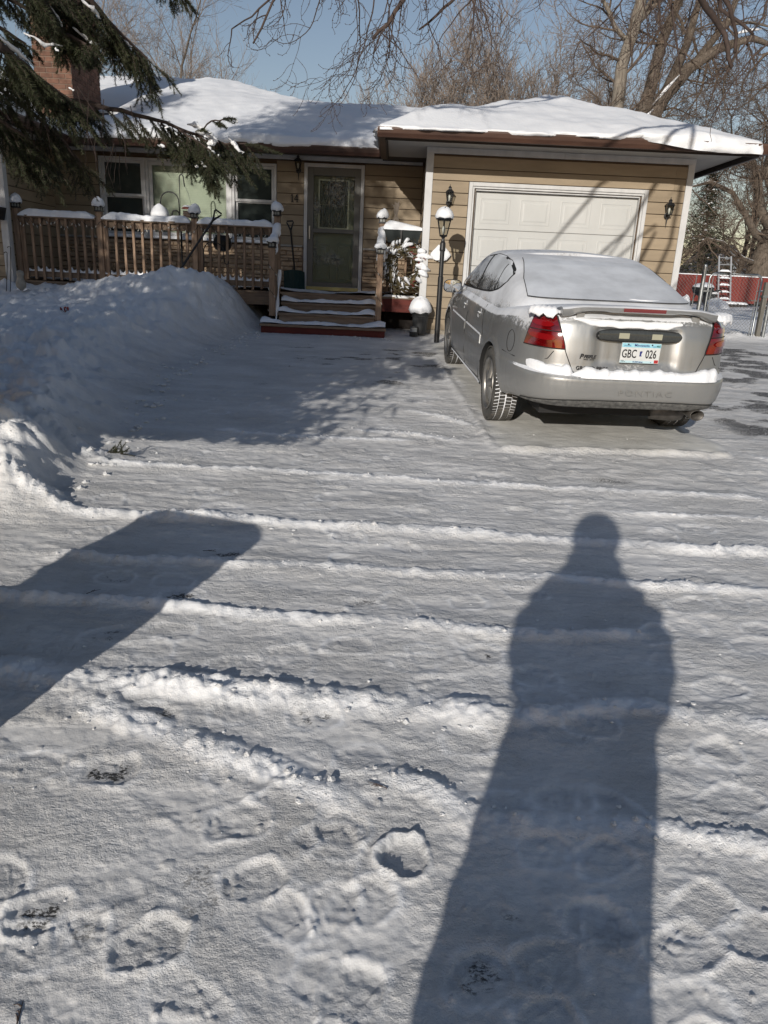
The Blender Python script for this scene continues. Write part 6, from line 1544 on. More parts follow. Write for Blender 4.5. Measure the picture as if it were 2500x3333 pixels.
for (nm_, x, y, z, r_, h, lab) in (('snow_mound', 12.75, 30.5, .80, .52, .50, 'big rounded snow covered shrub mound left of the garden bed'), ('snow_boulder', 12.25, 32.5, .95, .22, .42, 'small snow covered lump by the left end of the red fence')):
    t = thing(nm_, (x, y, z), lab, 'snow mound'); d = MB(); dome(d, (x, y, z), r_, h, 18, rr); d.build('snow', SNOW, t, smooth=True)
tb = thing('plant_tub', (13.4, 33.0, 1.0), 'dark round tub capped with snow beside the ladder', 'tub')
MB().lathe([(.22, 0), (.28, .36), (.31, .36), (.31, .42)], (13.45, 33.0, 1.05), 16).build('tub', BLKPL, tb); d = MB(); dome(d, (13.45, 33.0, 1.46), .33, .15, 14, rr); d.build('snow_cap', SNOW, tb, smooth=True)
wb = thing('kettle_grill', (10.6, 26.5, .9), 'black grill with a snow capped lid half hidden behind the car roof', 'grill')
MB().lathe([(.05, 0), (.30, .12), (.36, .26), (.34, .34), (.1, .42)], (10.35, 26, 1.35), 16).build('bowl', BLACK, wb, smooth=True); d = MB(); dome(d, (10.35, 26, 1.66), .34, .16, 14, rr); d.build('snow_cap', SNOW, wb, smooth=True)
for a in (.5, 2.6, 4.7): MB().tube([(10.35+.2*math.cos(a), 26+.2*math.sin(a), 1.45), (10.35+.4*math.cos(a), 26+.4*math.sin(a), .85)], .02, 5).build('leg', BLACK, wb)
MB().tube([(10.7, 26, 1.55), (10.95, 26, 1.6), (11.0, 26, 1.5)], .03, 6).build('handle', BLACK, wb)
pt_ = thing('picnic_bench', (13.6, 27.5, .9), 'grey wooden picnic table dusted with snow at the right edge of the yard', 'picnic table')
for k in range(4): MB().box(13.0, 14.9, 27.0+k*.19, 27.17+k*.19, 1.60, 1.64).build('table_board', WOODP, pt_)
for y in (26.6, 28.1): MB().box(13.0, 14.9, y, y+.26, 1.28, 1.32).build('bench_board', WOODP, pt_)
for x in (13.2, 14.6):
    for s in (-1, 1): MB().hexa([(x,27.37+s*.05,1.6),(x+.05,27.37+s*.05,1.6),(x+.05,27.37+s*.14,1.6),(x,27.37+s*.14,1.6),(x,27.37+s*.5,.85),(x+.05,27.37+s*.5,.85),(x+.05,27.37+s*.6,.85),(x,27.37+s*.6,.85)]).build('leg', WOODP, pt_)
    MB().box(x+.051, x+.09, 26.6, 28.3, 1.18, 1.27).build('brace', WOODP, pt_)
d = MB(); snow_lump(d, 13.0, 14.9, 26.6, 26.86, 1.315, .05, rr, step=.1); snow_lump(d, 13.0, 14.9, 27.0, 27.75, 1.635, .05, rr, step=.1); d.build('snow_cap', SNOW, pt_, smooth=True)
sp2 = thing('potted_shrub', (14.7, 30.5, .9), 'small snow clogged potted shrub right of the garden bed', 'shrub')
d = MB()
for k in range(9): dome(d, (14.85+rr.uniform(-.2, .2), 30.5+rr.uniform(-.1, .1), 1.05+rr.uniform(-.05, .28)), rr.uniform(.07, .14), .14, 8, rr)
d.build('snow_clump', SNOW, sp2, smooth=True); MB().lathe([(.10, 0), (.15, .22)], (14.85, 30.5, .86), 12).build('pot', mat('terracotta_dull', (.16, .12, .10), rough=.9), sp2)
nh_ = thing('neighbour_house', (26, 62, .8), 'pale grey gabled house far behind the red fence', 'house')
NS = mat('grey_clapboard', (.34, .36, .37), (.40, .42, .43), rough=.8, scale=2)
gxc, ghw = 25.55, 2.35
core = MB(); core.prism([(gxc-ghw, .5), (gxc+ghw, .5), (gxc+ghw, 2.3), (gxc, 4.95), (gxc-ghw, 2.3)], 60.03, 66, 'xz'); wl = core.build('wall', NS, nh_)
z = .9
while z < 4.7:
    hw_ = ghw if z < 2.3 else ghw*(4.9-z)/2.6
    if hw_ > .2: MB().hexa([(gxc-hw_,59.98,z),(gxc+hw_,59.98,z),(gxc+hw_,60.03,z),(gxc-hw_,60.03,z),(gxc-hw_,60.02,z+.2),(gxc+hw_,60.02,z+.2),(gxc+hw_,60.03,z+.2),(gxc-hw_,60.03,z+.2)]).build('clapboard', NS, wl)
    z += .2
for s in (-1, 1): MB().hexa([(gxc,59.6,4.95),(gxc+s*(ghw+.4),59.6,1.95),(gxc+s*(ghw+.4),66.2,1.95),(gxc,66.2,4.95),(gxc,59.6,5.08),(gxc+s*(ghw+.4),59.6,2.08),(gxc+s*(ghw+.4),66.2,2.08),(gxc,66.2,5.08)]).build('roof_slope', mat('grey_roof', (.12, .12, .13), rough=.9), nh_)
MB().box(gxc-.35, gxc+.35, 59.96, 59.979, 2.6, 3.6).build('window', GLASSD, nh_)
# ------------------------------------------------------------------ trees
class Tree:
    def __init__(s): s.thick = MB(); s.mid = MB(); s.fine = MB(); s.buds = MB()
    def branch(s, r, p, d, L, rad, lvl, maxl, kids=(5, 8), ratio=.55, up=.25, wig=.22, ang=(.5, 1.0), droop=0., tipr=.35, taperlen=1., minr=.004, seg=None):
        n = seg or max(3, int(L/(.45 if lvl < 2 else .3))+2); n = min(n, 10 if lvl == 0 else (6 if lvl < 3 else 2))
        pts = [np.array(p, float)]; d = np.array(d, float); d /= np.linalg.norm(d); rads = [rad]; dirs = [d]
        for i in range(n):
            d = d+np.array([r.gauss(0, wig), r.gauss(0, wig), r.gauss(0, wig)])*(.6 if lvl == 0 else 1)/math.sqrt(n)*1.6; d[2] += (up-droop)*.6/n; d /= np.linalg.norm(d)
            pts.append(pts[-1]+d*L/n); rads.append(max(minr*.6, rad*(1-(1-tipr)*(i+1)/n))); dirs.append(d.copy())
        tgt = s.thick if rad > .06 else (s.mid if rad > .014 else s.fine)
        tgt.tube(pts, rads, 8 if rad > .12 else (5 if rad > .03 else 3), caps=False)
        if lvl >= maxl: return
        k = r.randint(*kids)
        for j in range(k):
            t = (j+.6+r.uniform(-.4, .4))/k; t = min(.99, max(.12 if lvl else .25, t)); i = min(n-1, int(t*n)); f = t*n-i
            q = pts[i]*(1-f)+pts[i+1]*f; dd = dirs[min(i+1, n)]; a = r.uniform(*ang)
            v = np.cross(dd, np.array([r.gauss(0, 1), r.gauss(0, 1), r.gauss(0, 1)])); v /= np.linalg.norm(v)+1e-9
            nd = dd*math.cos(a)+v*math.sin(a)
            s.branch(r, q, nd, L*ratio*r.uniform(.7, 1.25)*(1-.35*t), max(minr, rads[i]*r.uniform(.42, .62)), lvl+1, maxl, kids, ratio, up, wig, ang, droop, tipr, 1., minr)
        s.branch(r, pts[-1], dirs[-1], L*ratio*.9, max(minr, rads[-1]*.95), lvl+1, maxl, kids, ratio, up, wig, ang, droop, tipr, 1., minr)
    def finish(s, t, m1=BARK, m2=TWIG):
        if s.thick.n: s.thick.build('trunk', m1, t, smooth=True, fixn=False)
        if s.mid.n: o = s.mid.build('branch', m2, t, smooth=True, fixn=False)
        if s.fine.n: o = s.fine.build('twigs', m2, t, smooth=False, fixn=False); o['kind'] = 'stuff'
        if s.buds.n: o = s.buds.build('buds', m2, t, fixn=False); o['kind'] = 'stuff'
def bare_tree(x, y, h, seed, label, group=None, rad=.16, lean=(0, 0), kids=(5, 7), maxl=4, z0=None, m1=BARK, m2=TWIG, **kw):
    z0 = gz(x, y)-.1 if z0 is None else z0
    t = thing('bare_tree', (x, y, z0), label, 'tree', group); r = random.Random(seed); T = Tree()
    args = dict(ratio=.60, up=.30, wig=.20, ang=(.45, .95), minr=.007); args.update(kw)
    T.branch(r, (x, y, z0), (lean[0], lean[1], 1), h*.52, rad, 0, maxl, kids, **args); T.finish(t, m1, m2); return t
# left group behind the house
bare_tree(-10.9, 40, 15.5, 1, 'bare spreading tree behind the roof ridge just right of the chimney', rad=.20, kids=(6, 8), ratio=.62, m2=TWIGG, z0=2.)
bare_tree(-15.2, 41, 18, 2, 'dense bare tree directly behind the chimney, left of the spreading one', rad=.20, kids=(6, 8), ratio=.62, m2=TWIGG, z0=2.)
bare_tree(-13.2, 46, 16.5, 3, 'thin bare tree between the chimney and the spreading tree, furthest back', rad=.15, kids=(6, 8), m2=TWIGG, z0=2.)
# row behind the middle roof
GT = 'row of thin bare trees behind the garage roof'
ROWT = ((-6.6, 6.0, 11, 'low brushy bare tree at the far left of the row behind the garage roof'), (-3.2, 8.0, 12, 'short bare tree second from left in the row behind the roof'), (-1.4, 9.2, 13, 'bare tree third from left in the row behind the roof'),
    (.2, 10.2, 14, 'grey bare tree rising left of the garage roof peak, fourth in its row'), (1.7, 12.8, 15, 'tallest thin bare tree above the left slope of the garage roof'), (3.1, 12.0, 21, 'bushy bare tree directly right of the tallest thin tree'), (4.4, 11.8, 16, 'bare tree just left of the garage roof peak'),
    (5.6, 13.6, 17, 'slender bare tree right above the garage roof peak'), (6.8, 11.5, 22, 'twiggy bare tree first to the right of the garage roof peak'), (8.2, 12.6, 18, 'bare tree close left of the big upright cottonwood'), (9.8, 11.0, 19, 'bare tree filling the gap between upright and leaning cottonwoods'), (11.6, 10.0, 20, 'bare tree behind the lower leaning cottonwood limb'))
for i, (x, h, sd, lab) in enumerate(ROWT):
    bare_tree(x, 45+(i % 3)*1.6, h+1.4, sd, lab, GT, rad=.15, kids=(6, 8), maxl=4, up=.5, ang=(.4, 1.0), z0=2., m2=TWIGG, ratio=.64, minr=.012)
# big cottonwoods
t = thing('cottonwood_tree', (7.9, 31, .9), 'tall upright cottonwood with thick scaly trunk behind the garage roof', 'tree'); r = random.Random(41); T = Tree()
P0 = [(8.05, 31, .8), (8.1, 31, 4), (8.02, 31, 7.9), (8.0, 31, 9.4), (8.25, 31, 10.4), (8.45, 31, 11.8), (8.4, 31, 14)]; T.thick.tube(P0, [.32, .26, .235, .22, .21, .19, .13], 10)
for (p, d, L, rd) in (((8.0, 31, 10.2), (-1, .1, .75), 3.4, .10), ((7.95, 31, 9.5), (-1, -.2, .3), 2.6, .06), ((8.2, 31, 10.5), (.8, .1, 1.2), 4.2, .12), ((8.0, 31, 8.6), (-.8, .4, .8), 2.5, .05), ((8.35, 31, 11.2), (-.5, 0, 1.2), 3.5, .09), ((8.1, 31, 9.0), (.9, -.2, .7), 2.6, .06), ((8.1, 31, 7.6), (.7, -.3, .5), 2.4, .05), ((8, 31, 7.2), (-.8, -.3, .6), 2.2, .05), ((8.4, 31, 12.4), (.7, 0, 1), 3.6, .1)):
    T.branch(r, p, d, L, rd, 1, 4, (5, 7), ratio=.58, up=.05, wig=.3, ang=(.5, 1.1), minr=.006)
T.finish(t, BARKL, TWIG)
t = thing('leaning_cottonwood', (8.9, 32, .9), 'huge cottonwood leaning right with long crooked limbs behind the garage roof', 'tree'); r = random.Random(43); T = Tree()
for P0, rd in (([(8.8, 32, .8), (9.0, 32, 4.5), (9.35, 32, 7.2), (10.0, 32, 8.6), (10.8, 32, 9.6), (11.8, 32, 10.3), (13.0, 32, 10.7), (14.1, 32, 10.4)], [.46, .40, .32, .28, .23, .18, .12, .06]), ([(9.0, 32, 4.5), (8.9, 32.2, 6.5), (9.5, 32.2, 8.8), (9.7, 32.2, 10.5), (10.3, 32, 12.5)], [.4, .3, .24, .2, .12]),
               ([(10.0, 32, 8.6), (10.6, 32, 10.4), (10.9, 32, 12.4)], [.2, .15, .1]), ([(11.0, 32, 9.8), (12.0, 32, 11.2), (12.4, 32, 12.8)], [.15, .12, .07])): T.thick.tube(P0, rd, 10)
for k in range(34):
    base = [(9.2, 6.8), (9.7, 8.2), (10.5, 9.3), (11.5, 10.1), (12.7, 10.6), (13.8, 10.5), (9.6, 10.3), (10.1, 11.8), (10.6, 10.6), (10.9, 12.2), (12.0, 11.2), (9.0, 7.2)][k % 12]
    a = r.uniform(0, 6.28); T.branch(r, (base[0]+r.uniform(-.2, .2), 32, base[1]+r.uniform(-.2, .2)), (math.cos(a)*.9, r.uniform(-.4, .4), math.sin(a)*.8+.25), r.uniform(1.6, 3.0), r.uniform(.035, .07), 1, 4, (5, 7), ratio=.6, up=-.1, wig=.32, ang=(.5, 1.1), minr=.006)
d = MB()
for (x0, z0_, x1, z1_) in ((9.55, 8.15, 10.4, 9.2), (9.2, 7.5, 9.6, 8.0), (12.2, 10.62, 13.2, 10.82)): d.tube([(x0, 31.75, z0_+.1), ((x0+x1)/2, 31.72, (z0_+z1_)/2+.14), (x1, 31.75, z1_+.1)], [.02, .07, .02], 6)
T.finish(t, BARK, TWIG); d.build('limb_snow', SNOW, t, smooth=True)
t = thing('old_cottonwood', (17.6, 38, .9), 'massive dark trunked tree with snowy sweeping limbs behind the red fence at right', 'tree'); r = random.Random(47); T = Tree()
KS = 1.357; sc3 = lambda P_: [(a*KS, b*KS, 1.5+(c-1.5)*KS) for a, b, c in P_]; sc1 = lambda q: [v*KS for v in q]
T.thick.tube(sc3([(12.75, 28, .6), (12.95, 28, 1.6), (13.1, 28, 2.6), (13.35, 28, 3.6), (13.9, 28, 5.0), (14.6, 28, 7.5), (15, 28, 10)]), sc1([.62, .50, .44, .42, .40, .33, .22]), 12); T.thick.tube(sc3([(13.5, 27.8, .6), (13.55, 27.9, 2.4), (13.5, 28, 3.4)]), sc1([.35, .3, .2]), 10)
limbs = [([(13.3, 28, 3.6), (12.6, 27.8, 4.3), (12.2, 27.6, 5.3), (11.8, 27.5, 6.0), (11.0, 27.4, 6.1), (10.2, 27.4, 5.9)], [.2, .17, .13, .1, .07, .04]), ([(13.2, 28, 3.2), (12.4, 27.6, 3.6), (12.0, 27.5, 4.1), (11.4, 27.5, 4.8), (10.6, 27.5, 5.1), (9.9, 27.4, 4.9)], [.16, .13, .11, .08, .06, .03]),
         ([(13.0, 28, 2.5), (12.2, 27.6, 2.7), (11.3, 27.4, 3.2), (10.7, 27.3, 3.3)], [.09, .07, .05, .02]), ([(13.8, 28, 5.0), (13.2, 28, 6.4), (12.9, 28, 7.8), (13.2, 28, 9)], [.2, .15, .11, .06]), ([(13.5, 28, 4.0), (12.7, 28.2, 5.6), (12.9, 28.2, 7.0), (12.3, 28.2, 8.2)], [.15, .12, .1, .05])]
limbs = [(sc3(a), sc1(b)) for a, b in limbs]
for P0, rd in limbs: T.thick.tube(P0, rd, 8)
for k in range(46):
    P0, rd = limbs[k % 5]; i = r.randrange(1, len(P0)); b = P0[i]
    T.branch(r, b, (r.uniform(-1, .9), r.uniform(-.4, .4), r.uniform(-.9, 1)), r.uniform(1.6, 3.2), r.uniform(.03, .07), 1, 4, (4, 6), ratio=.6, up=0, wig=.35, ang=(.5, 1.1), minr=.008)
T.finish(t, BARK, TWIG); d = MB()
for P0, rd in limbs[:3]: d.tube([(p[0], p[1], p[2]+q*.75) for p, q in zip(P0, rd)], [q*.45 for q in rd], 6)
d.build('limb_snow', SNOW, t, smooth=True)
for i, (x, y, h, sd) in enumerate(((17.5, 40, 12, 51), (14.5, 44, 9, 52), (20.5, 45, 13, 53), (17.3, 31, 11, 54), (15.8, 52, 8, 55))):
    bare_tree(x, y, h, sd, ['bare tree behind the right edge of the red fence', 'bare tree left of the far grey gable', 'bare tree at the far right of the sky', 'bare tree close behind the massive dark trunk at right', 'small bare tree beside the far gabled house'][i], 'bare trees at the right edge of the yard', rad=.16, kids=(5, 7), maxl=4, ratio=.64, minr=.009)
# dense evergreen by the garage corner, far
FILT = False
def bad(q): return (q[1] > .2 and q[0] > -(.53*q[1]+.16) and q[2] < 1.5+.34*q[1]+.2) or q[2] < .34+.33*(5.25-q[1])
def needle_cards(mb, r, c, size, n, flat=.5):
    for _ in range(n):
        p = Vector(c)+Vector((r.gauss(0, size), r.gauss(0, size), r.gauss(0, size*flat))); a = Vector((r.gauss(0, 1), r.gauss(0, 1), r.gauss(-.4, .6))).normalized(); b = a.cross(Vector((r.gauss(0, 1), r.gauss(0, 1), r.gauss(0, 1)))).normalized(); L = size*r.uniform(.5, 1.1); w_ = L*.16
        if FILT and any(bad(q) for q in (p, p+a*L)): continue
        mb.add([p-b*w_, p+b*w_, p+a*L+b*w_*.3, p+a*L-b*w_*.3], [(0, 1, 2, 3)])
def far_conifer(x, y, h, rad, seed, label, n=900):
    t = thing('spruce_tree', (x, y, .8), label, 'tree'); r = random.Random(seed); tr = MB(); nd = MB(); sn_ = MB()
    tr.tube([(x, y, .5), (x, y, .8+h*.5), (x, y, .8+h*.98)], [rad*.09, rad*.05, .01], 6)
    for k in range(n):
        t_ = r.random()**.8; z = .8+h*t_; R_ = rad*(1-t_)**.75*r.uniform(.25, 1.08)*(1+.18*math.sin(t_*23)); a = r.uniform(0, 6.28); c = (x+R_*math.cos(a), y+R_*math.sin(a), z-.12*R_)
        if k % 5 == 0: tr.tube([(x, y, z), c], [.02, .006], 3, caps=False)
        needle_cards(nd, r, c, .11+.05*(1-t_), 6, .5)
        if r.random() < .10 and math.sin(a) < .3: sn_.tube([(c[0]-.06, c[1]-.02, c[2]+.05), (c[0], c[1]-.03, c[2]+.08), (c[0]+.07, c[1]-.02, c[2]+.03)], [.01, .035, .012], 5)
    tr.build('trunk', BARK, t, fixn=False); o = nd.build('needles', NEEDLE, t, fixn=False); o['kind'] = 'stuff'; o = sn_.build('bough_snow', SNOW, t, smooth=True); o['kind'] = 'stuff'
far_conifer(14.75, 38, 6.1, 1.9, 61, 'dense dark evergreen behind the left end of the red fence beside the garage corner', 1700)
far_conifer(17.2, 60, 6.3, 1.0, 62, 'small far evergreen above the grey gable', 350)
# ------------------------------------------------------------------ drooping boughs overhead: soft maple beside the drive
mp_ = thing('maple_tree', (6.3, 3.6, .0), 'bare maple beside the drive whose drooping budded twigs hang across the top of the view', 'tree'); r = random.Random(71); T = Tree(); z0 = gz(6.3, 3.6)-.2
T.thick.tube([(6.3, 3.6, z0), (6.2, 3.6, 2), (6.25, 3.7, 4.2), (6.5, 3.8, 7), (6.3, 4, 10.5), (6.4, 4, 13.5)], [.38, .32, .27, .22, .14, .05], 12)
limbsM = [([(6.2, 3.6, 4.6), (5.0, 4.2, 6.6), (3.2, 4.8, 7.0), (2.1, 5.0, 6.2), (1.4, 5.2, 4.7)], [.16, .12, .08, .05, .022]), ([(2.1, 5.0, 6.2), (.9, 5.2, 5.3), (.1, 5.3, 4.2)], [.05, .03, .012]),
          ([(6.25, 3.7, 5.2), (4.9, 4.6, 7.2), (3.2, 5.4, 8.0), (1.6, 5.6, 7.8), (.0, 5.6, 7.0), (-1.5, 5.4, 6.0)], [.16, .13, .10, .07, .04, .015]),
          ([(6.3, 3.8, 6.0), (4.2, 4.2, 7.6), (2.0, 4.6, 8.4), (-.4, 4.8, 8.3), (-2.6, 4.9, 7.6)], [.16, .13, .10, .06, .02]),
          ([(6.4, 3.8, 7.2), (5.0, 5.0, 9.2), (3.4, 5.8, 10.2), (1.4, 6.2, 10.6)], [.15, .11, .07, .03]), ([(6.35, 3.7, 4.9), (5.0, 4.5, 6.4), (3.8, 5.2, 6.0), (3.0, 5.4, 4.9), (2.8, 5.4, 4.3)], [.12, .09, .06, .035, .02])]
for P0, rd in limbsM:
    T.thick.tube(P0, rd, 8)
for k in range(104):
    P0, rd = limbsM[3+(k % 2)] if k < 80 else limbsM[2]; i = r.randrange(1, len(P0)); b = P0[i]
    T.branch(r, b, (r.uniform(-1, .6), r.uniform(-.3, .8), r.uniform(-.1, 1)), r.uniform(1.0, 2.2), r.uniform(.02, .04), 1, 3, (4, 6), ratio=.6, up=.1, wig=.3, ang=(.5, 1.0), minr=.005)
def bud(mb, p, d, s):
    mb.lathe([(s*.3, -s*1.2), (s, -s*.2), (s*.7, s*.9), (s*.1, s*1.5)], tuple(p), 5)
def droop_twig(start, d, L, rad, lvl, r, hook=.5):
    """hanging twig: leaves sideways, sags, then sweeps up at its tip; small paired buds"""
    d = np.array(d, float); d /= np.linalg.norm(d); th0 = math.atan2(d[0], -d[2]); hk = r.choice((-1, -1, 1)); th1 = hk*r.uniform(.7, 1.7)*hook*1.3+r.uniform(-.15, .25)*0
    thm = th0*.45+r.uniform(-.42, .42); dy = r.uniform(-.25, .25); n = max(6, int(L/.035)); pts = [np.array(start, float)]; rads = [rad]; dirs = []
    for i in range(n):
        t = (i+.5)/n; th = th0+(thm-th0)*min(1, t/.4) if t < .4 else thm+(th1-thm)*((t-.4)/.6)**1.7
        th += .10*math.sin(i*1.3+rad*9000); v = np.array([math.sin(th), dy*(1-t), -math.cos(th)]); v /= np.linalg.norm(v); dirs.append(v); pts.append(pts[-1]+v*L/n); rads.append(max(.0012, rad*(1-.68*(i+1)/n)))
    T.fine.tube(pts, rads, 4, caps=False)
    def bd(i, s_, side):
        v = dirs[min(i, n-1)]; w_ = np.array([v[2], 0, -v[0]])*side; p = pts[i]+w_*(rads[i]+s_*.7); q = p+v*s_*1.6+w_*s_*.9; T.buds.tube([p-v*s_*.6, p+v*s_*.5, q], [s_*.55, s_, s_*.25], 4)
    for i in range(2, n):
        if rads[i] < .0042 and r.random() < .55: bd(i, r.uniform(.0017, .0027), r.choice((-1, 1)))
    bd(n, .0024, 1)
    if lvl > 0:
        for j in range(r.randint(3, 5)):
            i = r.randrange(max(1, n//6), int(n*.85)); v = dirs[i]; a = math.atan2(v[0], -v[2])+r.choice((-1, 1))*r.uniform(.5, 1.25)
            droop_twig(pts[i], (math.sin(a), r.uniform(-.3, .3), -math.cos(a)), L*r.uniform(.30, .52), rads[i]*.62, lvl-1, r, r.uniform(.5, 1.2))
def stick(pts, r0, r1, nside=0, L=.5, lvl=1):
    pts = [np.array(p) for p in pts]; rads = np.linspace(r0, r1, len(pts)); P2 = []
    for i in range(len(pts)-1):
        for t in (0, .5): P2.append(pts[i]*(1-t)+pts[i+1]*t+np.array([r.gauss(0, .006), 0, r.gauss(0, .006)]))
    P2.append(pts[-1]); T.mid.tube(P2, np.linspace(r0, r1, len(P2)), 6)
    for _ in range(nside):
        k = r.randrange(1, len(P2)); droop_twig(P2[k], (r.uniform(-.8, .6), r.uniform(-.4, .4), r.uniform(-1, -.1)), L*r.uniform(.5, 1.1), max(.004, .35*r1), lvl, r, r.uniform(.3, 1.2))
stick([(1.4, 5.2, 4.7), (.9, 5.2, 4.2), (.45, 5.2, 3.75), (.12, 5.2, 3.35), (-.03, 5.1, 3.08), (-.11, 5.1, 2.96), (-.20, 5.1, 2.87)], .022, .010, 9, .45)
stick([(1.9, 5.4, 4.7), (1.3, 5.5, 4.1), (.9, 5.6, 3.8), (.53, 5.6, 3.46), (.28, 5.5, 3.20), (.19, 5.5, 3.13), (.08, 5.5, 3.04)], .020, .006, 7, .5)
stick([(.1, 5.3, 4.2), (-.25, 5.2, 3.8), (-.5, 5.1, 3.4), (-.68, 5.0, 3.14), (-.79, 5, 3.0), (-.86, 5, 2.87), (-.905, 5, 2.79)], .011, .005, 1, .3)
stick([(.1, 5.3, 4.2), (-.3, 5.2, 3.7), (-.6, 5.2, 3.35), (-.74, 5.2, 3.18), (-.82, 5.1, 3.04), (-.93, 5.1, 2.96), (-1.03, 5.0, 2.86)], .010, .004, 4, .30)
stick([(1.4, 5.2, 4.7), (1.0, 5.0, 4.2), (.75, 5.0, 3.7), (.50, 5.0, 3.25), (.36, 5.0, 3.05)], .016, .006, 5, .5)
stick([(2.1, 5.0, 6.2), (2.0, 4.9, 4.6), (1.75, 5.0, 3.7), (1.62, 5, 3.23), (1.77, 5.1, 3.11), (1.90, 5.2, 3.05), (1.97, 5.2, 2.94), (2.02, 5.2, 2.83)], .030, .012, 5, .35)
stick([(3.0, 5.4, 4.9), (2.7, 5.2, 4.2), (2.2, 5.2, 3.7), (1.83, 5.2, 3.31), (1.95, 5.2, 3.14), (2.05, 5.3, 3.04), (2.06, 5.3, 2.94)], .024, .009, 5, .35)
stick([(2.8, 5.4, 4.3), (2.3, 5.4, 3.8), (1.9, 5.4, 3.4), (2.0, 5.5, 3.24), (2.13, 5.5, 3.16), (2.24, 5.5, 3.10)], .020, .008, 4, .35)
stick([(3.2, 5.8, 4.6), (2.8, 6, 4.0), (2.52, 6.0, 3.5), (2.48, 6, 3.35), (2.39, 6, 3.17), (2.30, 6, 3.03), (2.11, 6, 2.90)], .012, .003, 5, .4)
stick([(2.8, 5.4, 4.3), (2.4, 5.1, 3.6), (2.25, 5, 3.15), (2.11, 5, 2.90), (1.98, 5, 2.74), (1.90, 5.1, 2.52)], .010, .003, 4, .4)
stick([(1.9, 5.4, 4.6), (1.6, 5.5, 3.9), (1.58, 5.5, 3.35), (1.64, 5.5, 3.13), (1.69, 5.5, 2.97)], .012, .004, 4, .35)
stick([(1.9, 5.4, 4.6), (1.62, 5.5, 3.8), (1.43, 5.5, 3.33), (1.30, 5.5, 3.15), (1.12, 5.5, 3.0)], .010, .003, 5, .4)
stick([(1.9, 5.4, 4.6), (1.7, 5.5, 3.9), (1.62, 5.5, 3.4), (1.74, 5.5, 3.08), (1.81, 5.5, 2.85)], .012, .005, 4, .35)
for (x, y, L, nn) in ((-.72, 5.0, .55, 2), (-.62, 5.1, .45, 1), (-.50, 5.0, .80, 2), (-.40, 5.05, .85, 2), (-.33, 5.1, .9, 2), (-.26, 5.0, .7, 2), (-.18, 5.1, .85, 2), (-.08, 5.2, .85, 2), (.0, 5.2, .8, 2), (.10, 5.1, .5, 2), (.22, 5.4, .45, 1), (.32, 5.4, .65, 2), (.40, 5.3, .75, 2), (.48, 5.4, .6, 2), (.62, 5.2, .35, 1), (.72, 5.0, .3, 1), (1.0, 5.3, .35, 1), (1.25, 5.2, .5, 1), (1.45, 5.4, .6, 2), (1.6, 5.2, .7, 1), (1.75, 5.3, .8, 1), (1.9, 5.4, .8, 1), (2.1, 5.5, .7, 1), (1.0, 5.5, .2, 0), (.9, 5.2, .3, 0)):
    droop_twig((x, y, 3.35+r.uniform(-.1, .15)), (r.uniform(-.55, .45), r.uniform(-.2, .2), -1), L*r.uniform(.85, 1.1), .0050 if L > .5 else .0038, nn, r, r.uniform(.4, 1.2))
T.finish(mp_, BARK, TWIGD)
# ------------------------------------------------------------------ near spruce on the left
sp = thing('near_spruce', (-4.9, 2.8, .1), 'large dark spruce at the left whose snow flecked boughs hang over the roof and windows', 'tree')
r = random.Random(81); zb0 = gz(-4.9, 2.8)
tr = MB(); tr.tube([(-4.9, 2.8, zb0-.2), (-4.9, 2.8, 3), (-4.88, 2.8, 7), (-4.9, 2.8, 10.8)], [.24, .20, .11, .02], 12)
NV, NF = [], []; cntv = 0
wood = MB(); snb = MB(); cards = MB()
def shoot(p, d, L, rad, dens, rr_):
    """one spruce shoot: a gently hanging stem thickly set with needles (thin blades)"""
    global cntv
    n = max(3, int(L/.03)); pts = [np.array(p, float)]; d = np.array(d, float); d /= np.linalg.norm(d)
    for i in range(n): d = d+np.array([rr_.gauss(0, .05), rr_.gauss(0, .05), rr_.gauss(-.02, .04)]); d /= np.linalg.norm(d); pts.append(pts[-1]+d*L/n)
    wood.tube(pts, np.linspace(rad, .0013, len(pts)), 3, caps=False); P = np.array(pts); m_ = int(L*dens)
    if m_ < 1: return
    g = np.random.default_rng(rr_.randrange(1 << 30)); t = np.sort(g.random(m_))*n; i = np.minimum(t.astype(int), n-1); f = (t-i)[:, None]; q = P[i]*(1-f)+P[i+1]*f; T_ = P[i+1]-P[i]; T_ /= np.linalg.norm(T_, axis=1, keepdims=True)+1e-9
    v = g.normal(size=(m_, 3)); v -= (v*T_).sum(1, keepdims=True)*T_; v /= np.linalg.norm(v, axis=1, keepdims=True)+1e-9
    nd = T_*.62+v*.78; ln = g.uniform(.010, .018, (m_, 1)); b = np.cross(nd, g.normal(size=(m_, 3))); b /= np.linalg.norm(b, axis=1, keepdims=True)+1e-9
    a0 = q-b*.0009; a1 = q+b*.0009; a2 = q+nd*ln
    V = np.stack([a0, a1, a2], 1).reshape(-1, 3); NV.append(V); NF.append(np.arange(cntv, cntv+3*m_).reshape(-1, 3)); cntv += 3*m_
